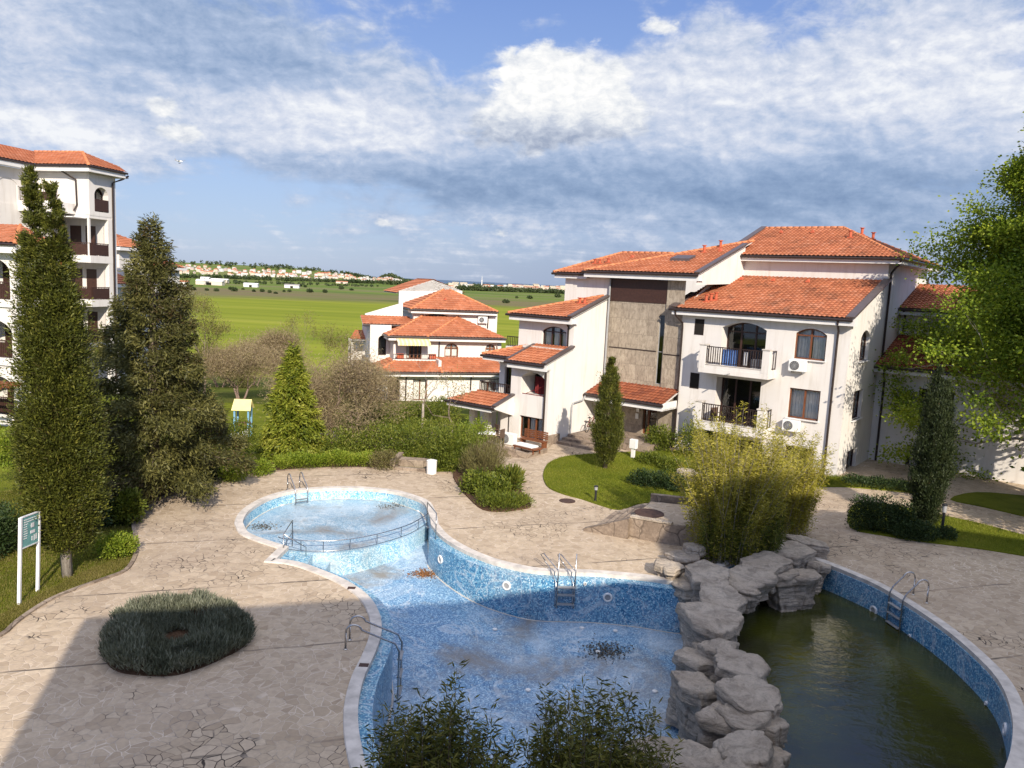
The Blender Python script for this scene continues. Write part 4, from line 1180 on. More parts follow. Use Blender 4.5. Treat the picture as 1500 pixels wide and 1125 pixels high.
# ------------------------------------------------------------------ the villa beyond the garden
V_ = thing('villa', 'white villa with stacked orange hip roofs and a striped awning', 'villa', (-10.49, 62, 0), R_(19))
VM = Matrix.Translation(V_.location) @ Matrix.Rotation(R_(19), 4, 'Z')
w = MB()
va = arch_hole(.45, 1.43, -1.0, .45, .80); vd = arch_hole(2.5, 3.7, -1.0, .75, None); vg = arch_hole(8.3, 9.6, -.9, .6, None)
w.facade((0, 0, 0), X_, Zv, Y_, [(0, -2.2), (10.2, -2.2), (10.2, 1.2), (0, 1.2)], [va, vd, vg], .3)
w.facade((0, 0, 0), Y_, Zv, X_, [(0, -2.2), (9, -2.2), (9, 1.2), (0, 1.2)]); w.facade((10.2, 0, 0), Y_, Zv, (-1, 0, 0), [(0, -2.2), (12, -2.2), (12, 4.0), (2.2, 4.0), (0, 1.2)])
v1 = arch_hole(2.3, 3.62, 2.22, 3.50, None); v2 = arch_hole(5.6, 6.82, 2.42, 3.2, 3.60); v3 = arch_hole(9.25, 10.15, 2.42, 3.2, 3.60)
w.facade((0, 2.2, 0), X_, Zv, Y_, [(1.2, 1.5), (10.7, 1.5), (10.7, 4.05), (1.2, 4.05)], [v1, v2, v3], .2)
w.facade((1.2, 0, 0), Y_, Zv, X_, [(2.2, 1.2), (9, 1.2), (9, 4.05), (2.2, 4.05)]); w.facade((10.7, 0, 0), Y_, Zv, (-1, 0, 0), [(2.2, 1.2), (12, 1.2), (12, 4.05), (2.2, 4.05)])
w.facade((-.5, 0, 0), Y_, Zv, X_, [(4, -2), (9, -2), (9, 5.0), (4, 4.9)]); w.facade((0, 4, 0), X_, Zv, Y_, [(-.5, -2), (1.3, -2), (1.3, 4.9), (-.5, 4.9)], [arch_hole(.2, .9, 2.3, 3.7, 4.0)], .2)
w.facade((0, 5, 0), X_, Zv, Y_, [(3.4, 4), (11.1, 4), (11.1, 6.2), (3.4, 6.2)], [arch_hole(3.9, 7.0, 4.7, 5.6, 5.95)], .25)
w.facade((11.1, 0, 0), Y_, Zv, (-1, 0, 0), [(5, 3.5), (12, 3.5), (12, 6.2), (5, 6.2)], [arch_hole(6.2, 7.4, 4.7, 5.2, None)], .2); w.facade((3.4, 0, 0), Y_, Zv, X_, [(5, 4), (12, 4), (12, 6.2), (5, 6.2)])
w.box(-.7, 5.9, 4.6, 2.6, 6.15, 5.3); w.prism([(-.7, 5.9), (2.6, 5.9), (2.6, 6.15), (-.7, 6.15)], 5.3, lambda x, y: 5.72 + (x + .7) * .325)
w.prism([(3.35, 12), (6.6, 12), (9.6, 12), (9.6, 12.3), (6.6, 12.3), (3.35, 12.3)], 5.5, lambda x, y: 7.7 + (x - 3.35) * .37 if x < 6.7 else 8.9 - (x - 6.6) * .31)
w.box(-1.7, 7, -2, -1.5, 7.2, 3.3); w.box(-.3, 7, -2, -.1, 7.2, 3.3); w.box(-1.7, 7, 2.0, -.1, 7.25, 2.3); w.box(-1.7, 9, -2, -.1, 9.2, 3.3)
w.build('wall', M['stucco'], V_)
for q in ((-.55, -.66, 1.06, 4.72, -.58, 1.36), (4.78, -.66, 1.06, 10.6, -.58, 1.36), (-.55, -.58, 1.06, -.47, 6, 1.36), (-.5, -.58, 1.09, 10.5, .0, 1.15), (.66, 1.54, 3.80, 10.85, 1.62, 4.12), (.66, 1.62, 3.80, .74, 8.4, 4.12), (.7, 1.62, 3.83, 10.8, 2.2, 3.89), (3.06, 4.44, 5.98, 10.9, 4.52, 6.28), (3.06, 4.52, 5.98, 3.14, 11, 6.28), (3.1, 4.52, 6.0, 10.9, 5.0, 6.06)):
    f = MB(); f.box(*q); f.build('fascia', M['white'], V_)
T2 = dict(tw=.3, th=.40, seg=2)
tile_roof('roof', [(-.6, -.7, 1.4), (4.75, -.7, 1.4), (4.75, 1.3, 2.12), (1.2, 1.3, 2.12)], V_, caps=[((-.6, -.7, 1.4), (1.2, 1.3, 2.12)), ((4.75, -.7, 1.4), (4.75, 1.3, 2.12))], gutters=[((-.65, -.7, 1.4), (4.75, -.7, 1.4))], **T2)
tile_roof('roof', [(-.6, 6, 1.4), (-.6, -.7, 1.4), (1.2, 1.3, 2.12), (1.2, 6, 2.12)], V_, gutters=[((-.6, 6, 1.4), (-.6, -.7, 1.4))], **T2)
tile_roof('roof', [(4.8, -.7, 1.4), (10.7, -.7, 1.4), (10.7, 2.2, 2.38), (4.8, 2.2, 2.38)], V_, gutters=[((4.8, -.7, 1.4), (10.7, -.7, 1.4))], **T2)
tile_roof('roof', [(.6, 1.5, 4.16), (3.9, 1.5, 4.16), (7.4, 5, 5.72), (4.2, 5, 5.72)], V_, caps=[((.6, 1.5, 4.16), (4.2, 5, 5.72)), ((3.9, 1.5, 4.16), (7.4, 5, 5.72))], gutters=[((.5, 1.5, 4.16), (10.9, 1.5, 4.16))], **T2)
tile_roof('roof', [(3.9, 1.48, 4.17), (10.9, 1.48, 4.17), (7.4, 5, 5.73)], V_, **T2)
tile_roof('roof', [(.6, 8.5, 4.16), (.6, 1.5, 4.16), (4.2, 5, 5.72)], V_, gutters=[((.6, 8.5, 4.16), (.6, 1.5, 4.16))], **T2)
tile_roof('roof', [(10.9, 1.5, 4.16), (10.9, 8.5, 4.16), (7.4, 5, 5.72)], V_, **T2)
r_ = tile_roof('roof', [(3.0, 4.4, 6.32), (10.95, 4.4, 6.32), (7.3, 7.9, 8.06), (6.7, 7.9, 8.06)], V_, caps=[((3.0, 4.4, 6.32), (6.7, 7.9, 8.06)), ((10.95, 4.4, 6.32), (7.3, 7.9, 8.06))], gutters=[((2.95, 4.4, 6.32), (11.0, 4.4, 6.32))], **T2)
vent_tile(r_, 6.4, 6.0, 6.4 + 1.6 * .49)
tile_roof('roof', [(3.0, 11.4, 6.32), (3.0, 4.4, 6.32), (6.7, 7.9, 8.06)], V_, gutters=[((3.0, 11, 6.32), (3.0, 4.4, 6.32))], **T2); tile_roof('roof', [(10.95, 4.4, 6.32), (10.95, 11.4, 6.32), (7.3, 7.9, 8.06)], V_, **T2)
tile_roof('roof', [(-1.1, 4.3, 4.9), (3.2, 4.3, 4.9), (3.2, 5.9, 5.55), (-1.1, 5.9, 5.55)], V_, gutters=[((-1.1, 4.3, 4.9), (3.2, 4.3, 4.9))], **T2)
tile_roof('roof', [(-1.9, 6.6, 3.38), (0, 6.6, 3.38), (0, 8.6, 4.05), (-1.2, 8.6, 4.05)], V_, **T2)
tile_roof('roof', [(9.9, 20, 7.7), (9.9, 12.0, 7.7), (6.6, 12.0, 8.95), (6.6, 20, 8.95)], V_, **T2); tile_roof('roof', [(3.1, 12.2, 7.5), (3.1, 20, 7.5), (6.6, 20, 8.85), (6.6, 12.2, 8.85)], V_, **T2)
window(V_, (0, 0, 0), X_, Y_, va, .28, (), None, 'wood_dark'); window(V_, (0, 0, 0), X_, Y_, vd, .2, (.5,), None, 'wood', [(.1, .9)], name='door'); window(V_, (0, 0, 0), X_, Y_, vg, .2, (.5,), None, 'wood', [(.1, .9)])
window(V_, (0, 2.2, 0), X_, Y_, v1, .18, (.25, .5, .75), None, 'wood', [(0, .22)], name='balcony_door')
for h in (v2, v3): window(V_, (0, 2.2, 0), X_, Y_, h, .14, (.5,), 3.2, 'wood', [(.05, .95)], .09)
window(V_, (0, 5, 0), X_, Y_, arch_hole(3.9, 7.0, 4.7, 5.6, 5.95), .22, (.33, .66), None, 'wood_dark'); window(V_, (11.1, 0, 0), Y_, (-1, 0, 0), arch_hole(6.2, 7.4, 4.7, 5.2, None), .16, (.5,), None, 'wood_dark')
window(V_, (0, 4, 0), X_, Y_, arch_hole(.2, .9, 2.3, 3.7, 4.0), .18, (), None, 'wood_dark')
b = MB(); b.box(1.0, 1.22, 2.0, 4.62, 1.34, 2.26); b.box(1.0, 1.34, 1.9, 4.62, 2.2, 2.0); b.box(4.62, .1, 1.75, 4.86, 2.2, 2.32); bo = b.build('terrace', M['stucco'], V_)
r = MB(); rail_run(r, (1.05, 1.28), (4.6, 1.28), 2.26, 2.68, .16, .014); r.build('railing', M['railing'], bo)
for x in (1.35, 4.1): m_ = MB(); m_.box(x, 1.36, 2.0, x + .6, 1.6, 2.72); m_.build('planter', M['terracotta'], bo, bevel=.02)
a_ = MB(); k_ = 16
for i in range(k_):
    x0 = 1.3 + 2.75 * i / k_; x1 = 1.3 + 2.75 * (i + 1) / k_; a_.cur = i % 2
    a_.add([(x0, 1.6, 4.0), (x1, 1.6, 4.0), (x1, .75, 3.68), (x0, .75, 3.68), (x1, .74, 3.48), ((x0 + x1) / 2, .74, 3.43), (x0, .74, 3.48)], [(0, 1, 2, 3), (3, 2, 4, 5, 6)])
a_.build('awning', [M['awning'], M['yellow']], V_)
downpipe(V_, [(5.1, 1.5, 4.1), (5.1, 2.1, 3.8), (5.1, 2.13, 2.3)]); downpipe(V_, [(1.9, -.65, 1.3), (1.9, -.1, 1.0), (1.9, -.07, -2)]); downpipe(V_, [(10.2, 4.4, 6.2), (10.2, 4.9, 5.9), (10.2, 4.93, 4.8)]); downpipe(V_, [(7.4, -.65, 1.3), (7.4, -.1, 1.0), (7.4, -.07, -2)])
p_ = VM @ Vector((9.65, 4.98, 5.25)); ac_unit('white air conditioner high on the wall of the villa', p_, R_(19), 1.0)

# ------------------------------------------------------------------ apartment block at the far left
L_ = thing('apartment_block', 'tall white apartment block with corner loggias and orange roof', 'apartment block', (-29.6, 54, 0), R_(-13))
w = MB()
lw = arch_hole(.48, 1.78, 12.55, 13.75, 14.25)
w.facade((0, 0, 0), Y_, Zv, (-1, 0, 0), [(0, 12.25), (2.1, 12.25), (2.1, 15.1), (0, 15.1)], [lw], .5)
w.facade((0, 0, 0), X_, Zv, Y_, [(-4.3, 12.25), (0, 12.25), (0, 15.1), (-4.3, 15.1)])
w.box(-4.2, .0, 12.05, -.02, 2.08, 12.3)
w.facade((-4.3, 0, 0), Y_, Zv, (-1, 0, 0), [(-9, -2), (0, -2), (0, 15.1), (-9, 15.1)], [arch_hole(-3.2, -1.6, 12.7, 14.0, 14.4), arch_hole(-6.2, -5.2, 12.9, 14.0, None)], .3)
for z in (9.0, 5.95, 2.9, -.15): w.box(-3.4, -.04, z, .03, 2.1, z + .50)
w.box(-4.3, 1.75, -2, -.25, 2.1, 12.1); w.box(-4.3, -.6, -2, -3.4, 1.8, 12.1); w.box(-.28, 1.7, -2, .02, 2.1, 12.1); w.box(-.2, -.02, 9.4, -.06, .12, 12.1)
w.box(-4.3, 2.1, -2, 0, 2.5, 15.1); w.box(-12, -9, -2, -4.35, 2.4, 15.1)
w.box(-4.3, -1.6, 12.28, -1.15, -.02, 12.98)
w.build('wall', M['stucco'], L_)
window(L_, (0, 0, 0), Y_, (-1, 0, 0), lw, .48, (.5,), None, 'wood_dark', None, .06, 'balcony_door')
window(L_, (-4.3, 0, 0), Y_, (-1, 0, 0), arch_hole(-3.2, -1.6, 12.7, 14.0, 14.4), .28, (.5,), None, 'wood_dark', None, .06); window(L_, (-4.3, 0, 0), Y_, (-1, 0, 0), arch_hole(-6.2, -5.2, 12.9, 14.0, None), .28, (.5,), None, 'wood_dark', None, .06)
for z in (9.5, 6.45, 3.4):
    r = MB(); r.box(-3.3, -.01, z + .05, -.05, .02, z + .78); rail_run(r, (-3.4, 0), (-.02, 0), z, z + .85, .15, .014); r.build('railing', M['wood_dark'], L_)
    r = MB(); rail_run(r, (0, .05), (0, 1.7), z, z + .85, .15, .014); r.box(-.01, .1, z + .05, .02, 1.65, z + .78); r.build('railing', M['wood_dark'], L_)
    for x0, x1 in ((-3.2, -2.3), (-1.9, -.9)):
        m_ = MB(); m_.box(x0, 1.70, z - .0, x1, 1.74, z + 2.1); fr = m_.build('balcony_door', M['wood_dark'], L_)
    m_ = MB(); m_.box(-1.0, 1.66, z, -.35, 1.70, z + 2.2); m_.build('blind', M['stucco_grey'], L_)
r = MB(); rail_run(r, (-4.2, -1.5), (-1.2, -1.5), 12.98, 13.85, .2, .014); r.box(-2.6, -1.52, 13.05, -1.25, -1.49, 13.6); r.build('railing', M['wood_dark'], L_)
r = MB(); r.box(0, .5, 12.6, .03, 1.76, 13.4); r.build('railing', M['wood_dark'], L_)
for x in (-2.15, -1.85): m_ = MB(); m_.tube([(x, -.35, 12.2), (x, -.35, 1)], .07, 8); m_.build('post', M['terracotta'], L_)
m_ = MB(); m_.box(-3.3, -1.2, 12.0, -.3, 0, 12.06); m_.build('canopy', M['white'], L_)
for q in ((-4.95, -.68, 15.1, .62, -.60, 15.42), (.54, -.60, 15.1, .62, 2.8, 15.42), (-3.75, -9, 15.1, -3.67, -.6, 15.42), (-4.9, -.6, 15.12, .54, 3.2, 15.2), (-4.3, -9, 15.12, -3.75, -.6, 15.2)):
    f = MB(); f.box(*q); f.build('fascia', M['white'], L_)
tile_roof('roof', [(-3.7, -.7, 15.5), (.65, -.7, 15.5), (-4.2, 4.2, 17.1), (-8.5, 4.2, 17.1)], L_, caps=[((.65, -.7, 15.5), (-4.2, 4.2, 17.1)), ((-8.5, 4.2, 17.1), (-4.2, 4.2, 17.1))], gutters=[((-3.7, -.7, 15.5), (.7, -.7, 15.5))], **T2)
tile_roof('roof', [(.65, -.7, 15.5), (.65, 2.9, 15.5), (-1.1, 4.2, 16.05), (-4.2, 4.2, 17.1)], L_, gutters=[((.65, -.7, 15.5), (.65, 2.9, 15.5))], **T2)
tile_roof('roof', [(-3.7, -9, 15.5), (-3.7, -.7, 15.5), (-8.5, 4.2, 17.1), (-8.5, -9, 17.1)], L_, gutters=[((-3.7, -9, 15.5), (-3.7, -.7, 15.5))], **T2)
downpipe(L_, [(.6, 3.1, 15.3), (.5, 2.6, 15.0), (.08, 2.15, 14.7), (.06, 2.14, 0)], .07); downpipe(L_, [(-1.7, -.65, 15.4), (-1.7, -.5, 15.1), (-1.0, -.07, 14.6), (-.95, -.07, 12.9), (-1.1, -.2, 12.5)], .06)

# nearer block cut by the left edge of the view
N_ = thing('apartment_block', 'white apartment block with arched loggias at the left edge', 'apartment block', (-26.49, 41, 0), R_(-13))
w = MB(); hs = [arch_hole(-2.5, -.36, 6.85, 8.45, 9.02), arch_hole(-2.5, -.36, 3.72, 5.2, 5.72), arch_hole(-2.5, -.36, .62, 2.2, 2.7)]
w.facade((0, 0, 0), X_, Zv, Y_, [(-9, -1), (.05, -1), (.05, 9.55), (-9, 9.55)], hs, .32)
w.facade((.05, 0, 0), Y_, Zv, (-1, 0, 0), [(0, -1), (1.6, -1), (1.6, 9.55), (0, 9.55)], [arch_hole(.35, 1.3, 6.85, 8.4, 8.8), arch_hole(.35, 1.3, 3.72, 5.2, 5.6)], .3)
for z in (6.45, 3.32, .22): w.box(-9, -.12, z, .12, -.003, z + .40)
w.box(-9, 1.6, -1, 0.05, 1.8, 9.5)
w.build('wall', M['stucco'], N_)
for z in (6.85, 3.72, .62):
    r = MB(); r.box(-2.45, .04, z + .05, -.4, .07, z + .82); rail_run(r, (-2.5, .03), (-.36, .03), z, z + .92, .12, .014); r.build('railing', M['wood_dark'], N_)
    m_ = MB(); m_.box(-2.4, 1.52, z, -1.2, 1.58, z + 2.1); m_.build('balcony_door', M['wood_dark'], N_)
f = MB(); f.box(-9, -.58, 9.3, .62, -.5, 9.72); f.build('fascia', M['white'], N_); f = MB(); f.box(-9, -.5, 9.5, .6, .02, 9.56); f.build('soffit', M['white'], N_)
tile_roof('roof', [(-9, -.6, 9.8), (.7, -.6, 9.8), (-2.6, 3.0, 10.9), (-9, 3.0, 10.9)], N_, caps=[((.7, -.6, 9.8), (-2.6, 3.0, 10.9))], gutters=[((-9, -.6, 9.8), (.7, -.6, 9.8))], **T2)
tile_roof('roof', [(.7, -.6, 9.8), (.7, 2.3, 9.8), (-2.6, 3.0, 10.9)], N_, **T2)
t_ = thing('pergola', 'dark brown slatted pergola in front of the left block', 'pergola', (-26.6, 38.4, 0), R_(-13))
for x in (-3.5, .4): m_ = MB(); m_.bar((x, -1.2, 0), (x, -1.2, 2.3), .12, .12); m_.build('post', M['wood_dark'], t_)
m_ = MB(); m_.bar((-3.8, -1.2, 2.36), (.7, -1.2, 2.36), .10, .14); m_.build('beam', M['wood_dark'], t_)
for k in range(7): m_ = MB(); m_.bar((-3.8, -1.4 + k * .55, 2.5), (.8, -1.4 + k * .55, 2.5), .08, .12); m_.build('slat', M['wood'], t_)

# stepped houses further back on the left
def small_house(label, loc, rz, wx, wy, hz, roof_h, ov=.6, zb=-6, wins=3):
    t_ = thing('terraced_house', label, 'house', loc, rz)
    w = MB(); holes = [arch_hole(.8 + k * (wx - 1) / wins, 1.7 + k * (wx - 1) / wins, hz - 2.3, hz - .8, hz - .8) for k in range(wins)]
    w.facade((0, 0, 0), X_, Zv, Y_, [(0, zb), (wx, zb), (wx, hz), (0, hz)], holes, .2)
    w.facade((wx, 0, 0), Y_, Zv, (-1, 0, 0), [(0, zb), (wy, zb), (wy, hz), (0, hz)]); w.facade((0, 0, 0), Y_, Zv, X_, [(0, zb), (wy, zb), (wy, hz), (0, hz)]); w.facade((0, wy, 0), X_, Zv, (0, -1, 0), [(0, zb), (wx, zb), (wx, hz), (0, hz)])
    w.build('wall', M['stucco'], t_)
    for h in holes: window(t_, (0, 0, 0), X_, Y_, h, .16, (.5,), None, 'wood_dark')
    f = MB(); f.box(-ov, -ov, hz - .3, wx + ov, wy + ov, hz - .02); f.build('fascia', M['white'], t_)
    ri = min(wx, wy) / 2 + ov; c = roof_h
    a, b, c_, d_ = (-ov, -ov, hz), (wx + ov, -ov, hz), (wx + ov, wy + ov, hz), (-ov, wy + ov, hz)
    if wx >= wy: e, f_ = (-ov + ri, wy / 2, hz + c), (wx + ov - ri, wy / 2, hz + c); planes = [[a, b, f_, e], [b, c_, f_], [c_, d_, e, f_], [d_, a, e]]
    else: e, f_ = (wx / 2, -ov + ri, hz + c), (wx / 2, wy + ov - ri, hz + c); planes = [[a, b, e], [b, c_, f_, e], [c_, d_, f_], [d_, a, e, f_]]
    for pl in planes: tile_roof('roof', pl, t_, **T2)
    return t_
small_house('house with orange hip roof rising behind the left block', (-46.6, 76, 0), R_(-13), 9.0, 4.5, 10.6, 1.3)
small_house('lower house with orange roof stepping down behind the cedar', (-39.4, 70.5, 0), R_(-13), 2.6, 3.5, 7.2, 1.0, wins=1)
small_house('small house with orange roof at the far end of the left row', (-43.6, 88, 0), R_(-13), 3.2, 4, 8.9, 1.0, wins=1)

# ------------------------------------------------------------------ the block the picture is taken from (it throws the long shadow)
def plan_block(name, label, foot, h, mat='stucco', roof_rise=1.5, wins=()):
    t_ = thing(name, label, 'apartment block', (0, 0, 0))
    w = MB(); w.prism(foot if is_ccw(foot) else foot[::-1], -1, h - .25); w.build('wall', M[mat], t_)
    ov = offset(foot if is_ccw(foot) else foot[::-1], -.55)
    f = MB(); f.prism(ov, h - .3, h); f.build('fascia', M['white'], t_)
    cxy = np.mean(np.array(ov), 0); r = MB(); n_ = len(ov)
    r.add([(*p, h + .003) for p in ov] + [(*cxy, h + roof_rise)], [(i, (i + 1) % n_, n_) for i in range(n_)]); r.build('roof', M['ridge'], t_)
    return t_
e_ = np.array((15.18, 4.47)) / math.hypot(15.18, 4.47); n_b = np.array((e_[1], -e_[0]))
A0 = np.array((-5.13, -1.77)) + n_b * .55 + e_ * .55; A1 = np.array((10.05, 2.70)) + n_b * .55
hb = plan_block('apartment_block', 'white apartment block the view is taken from', [tuple(A0), tuple(A1), tuple(A1 + n_b * 11), tuple(A0 + n_b * 11)], 12.0)
for k in range(5):
    for z in (1.0, 4.0, 7.0):
        p0 = A0 + e_ * (1.2 + k * 2.9); f = MB(); q0 = (*(p0 - n_b * .02), z); q1 = (*(p0 + e_ * 1.5 - n_b * .02), z)
        f.add([q0, q1, (q1[0], q1[1], z + 1.5), (q0[0], q0[1], z + 1.5)], [(0, 1, 2, 3)]); f.build('window', M['dark'], hb)
plan_block('apartment_block', 'taller white wing standing right of the viewpoint', [(13.4, 1.9), (21.3, 3.75), (28.2, .8), (29, -9), (13, -9)], 16.0)
# ------------------------------------------------------------------ vegetation kit
def unit(v): return v / np.maximum(1e-9, np.linalg.norm(v, axis=1, keepdims=True))


def leaf_quads(C, D, L, Wd, rng):
    n = len(C); D = unit(D)
    r = unit(rng.normal(size=(n, 3))); Sd = unit(np.cross(D, r))
    L = np.broadcast_to(np.asarray(L, float).reshape(-1, 1), (n, 1)); Wd = np.broadcast_to(np.asarray(Wd, float).reshape(-1, 1), (n, 1))
    V = np.empty((n, 4, 3))
    V[:, 0] = C; V[:, 1] = C + D * L * .5 + Sd * Wd * .5; V[:, 2] = C + D * L; V[:, 3] = C + D * L * .5 - Sd * Wd * .5
    return V.reshape(-1, 3), np.arange(n * 4).reshape(n, 4)


def leaf_obj(name, C, D, L, Wd, tint, mat, parent=None, rng=RNG):
    V, F = leaf_quads(C, D, L, Wd, rng)
    return link_mesh(name, np_mesh(name, V, F, tint=np.repeat(tint, 4)), M[mat], parent)


def wob(rng, k=5):
    """a smooth random function of (angle, height)"""
    a = rng.integers(1, 5, k); b = rng.uniform(2, 11, k); p = rng.uniform(0, 6.28, k); q = rng.uniform(.4, 1, k); q /= q.sum()
    return lambda th, t: sum(q[i] * np.sin(a[i] * th + b[i] * t + p[i]) for i in range(k))


def trunk_obj(pts, rad, mat, parent, name='trunk', n=9):
    m_ = MB(); m_.tube(pts, rad, n); return m_.build(name, M[mat], parent, smooth=True)


def cone_tree(name, label, cat, px, top_y, prof, Rmax, mat, bark, seed, n_cl=700, per=45, leaf=(.13, .045), up=.8, out=.6, spread=.24, rough=.22, z0=0.0, clear=.5, lean=(0, 0), group=None, droop=0.0, tips=None):
    """a columnar or conical evergreen: tufts packed on an uneven profile round one trunk"""
    rng = np.random.default_rng(seed)
    b = g(px[0], px[1], z0); p_ = aty_h(px[0], top_y, b[1]); H = p_ - z0
    t_ = thing(name, label, cat, tuple(b), 0, group)
    trunk_obj([(0, 0, -.1), (lean[0] * .3, lean[1] * .3, H * .3), (lean[0] * .8, lean[1] * .8, H * .8)], [Rmax * .13 + .05, Rmax * .10 + .04, .03], bark, t_)
    f = wob(rng, 7)
    CC = []; DD = []; TT = []; 
    cols = tips or [(0, 0, 1.0, 1.0)]
    for (ox, oy, hk, share) in cols:
        n = int(n_cl * share)
        # sample height by surface area
        tt = rng.uniform(0, 1, n * 4); pr = np.array([prof(t) for t in tt]); keep = rng.uniform(0, 1, n * 4) < pr / max(pr) * .75 + .25
        tt = tt[keep][:n]; n = len(tt)
        th = rng.uniform(0, 2 * np.pi, n)
        rr = np.array([prof(t) for t in tt]) * Rmax * (1 + rough * f(th, tt * 3 + ox)) * rng.uniform(.62, 1.06, n) ** .7
        hh = clear + tt * (H * hk - clear)
        cx = rr * np.cos(th) + lean[0] * tt + ox * np.minimum(1, tt * 1.3); cy = rr * np.sin(th) + lean[1] * tt + oy * np.minimum(1, tt * 1.3)
        cdir = np.stack([np.cos(th) * out, np.sin(th) * out, np.full(n, up) - droop * (1 - tt)], 1); cdir = unit(cdir + rng.normal(size=(n, 3)) * .22)
        sp = spread * rng.uniform(.6, 1.35, n) * np.clip(rr / (Rmax * .45), .38, 1)
        m_ = per
        C0 = np.stack([cx, cy, hh], 1)
        C = np.repeat(C0, m_, 0) + rng.normal(size=(n * m_, 3)) * np.repeat(sp, m_)[:, None] * .38 + np.repeat(cdir, m_, 0) * (rng.uniform(-.6, 1.0, (n * m_, 1)) * np.repeat(sp, m_)[:, None])
        D = unit(np.repeat(cdir, m_, 0) + rng.normal(size=(n * m_, 3)) * .40)
        CC.append(C); DD.append(D); TT.append(np.repeat(np.clip(rng.normal(.5, .24, n), 0, 1), m_))
    C = np.concatenate(CC); D = np.concatenate(DD); T = np.concatenate(TT)
    leaf_obj('crown', C, D, leaf[0] * rng.uniform(.4, 1.75, len(C)), leaf[1] * rng.uniform(.6, 1.5, len(C)), T, mat, t_, rng)
    return t_


def aty_h(px, py, Y):
    d = ray(px, py); return CAMH + d[2] * (Y / d[1])


def cedar_tree(name, label, cat, px, top_y, R, mat, bark, seed, nb=130, leaf=(.17, .05), dens=420, clear=.9, droop=.25, prof=None, thick=.16):
    """whorled limbs, each carrying flat drooping sprays"""
    rng = np.random.default_rng(seed)
    b = g(*px); H = aty_h(px[0], top_y, b[1]); t_ = thing(name, label, cat, tuple(b))
    trunk_obj([(0, 0, -.1), (.05, 0, H * .4), (0, .05, H * .75), (0, 0, H * .98)], [.26, .2, .10, .02], bark, t_)
    prof = prof or (lambda t: (1 - t) ** .75 * min(1, .55 + t * 4))
    CC = []; DD = []; TT = []; lim = MB()
    for i in range(nb):
        t = (i + rng.uniform()) / nb; z = clear + t * (H - clear)
        a = i * 2.399 + rng.normal() * .3; L = R * prof(t) * rng.uniform(.72, 1.14)
        L = max(L, .18)
        d = np.array([math.cos(a), math.sin(a), .32 - droop * (1 - t) + .35 * t])
        d /= np.linalg.norm(d)
        n = int(dens * (L / R) ** 1.25) + 26
        s = rng.uniform(.12, 1, n) ** .75
        side = np.array([-math.sin(a), math.cos(a), 0]); wid = L * .30 * np.sin(np.clip(s, 0, 1) * 2.6 + .35)
        base = np.array([0, 0, z]) + np.outer(s * L, d); base[:, 2] -= droop * .9 * (s ** 2) * L * .5
        C = base + np.outer(rng.uniform(-1, 1, n) * wid, side) + rng.normal(size=(n, 3)) * np.array([.07, .07, thick])
        D = unit(np.outer(np.ones(n), d) * .8 + rng.normal(size=(n, 3)) * .6 + np.array([0, 0, -.15 - droop * .6]))
        CC.append(C); DD.append(D); TT.append(np.full(n, np.clip(rng.normal(.5, .30), 0, 1)) + rng.normal(size=n) * .08)
        if i % 2 == 0 and L > .8:
            e = np.array([0, 0, z]); m2 = e + d * L * .5; m2[2] -= droop * .1 * L; m3 = e + d * L * .85; m3[2] -= droop * .33 * L
            lim.tube([e, m2, m3], [.05, .03, .01], 5)
    C = np.concatenate(CC); D = np.concatenate(DD)
    leaf_obj('crown', C, D, leaf[0] * rng.uniform(.4, 1.8, len(C)), leaf[1] * rng.uniform(.6, 1.5, len(C)), np.clip(np.concatenate(TT), 0, 1), mat, t_, rng)
    lim.build('limbs', M[bark], t_, smooth=True)
    return t_


def grow(rng, p, d, L, r, depth, segs, ends, spread=.55, upw=.12, kids=(2, 3), shrink=.72, wig=.12):
    """recursive limbs; fills segs with (points, radii) and ends with (tip, dir)"""
    pts = [np.array(p)]; rad = [r]; n = 3
    for k in range(n):
        d = d + rng.normal(size=3) * wig + np.array([0, 0, upw * .4]); d /= np.linalg.norm(d)
        pts.append(pts[-1] + d * L / n); rad.append(r * (1 - .35 * (k + 1) / n))
    segs.append((pts, rad))
    if depth == 0:
        ends.append((pts[-1], d)); return
    nk = rng.integers(kids[0], kids[1] + 1)
    for k in range(nk):
        q = rng.normal(size=3); q -= q.dot(d) * d; q /= np.linalg.norm(q)
        nd = d * (1 - spread * .4) + q * spread * rng.uniform(.7, 1.3) + np.array([0, 0, upw]); nd /= np.linalg.norm(nd)
        at = pts[-1] if k < 2 else pts[-2]
        grow(rng, at, nd, L * shrink * rng.uniform(.8, 1.15), max(.006, rad[-1] * (.78 if k == 0 else .62)), depth - 1, segs, ends, spread, upw, kids, shrink, wig)


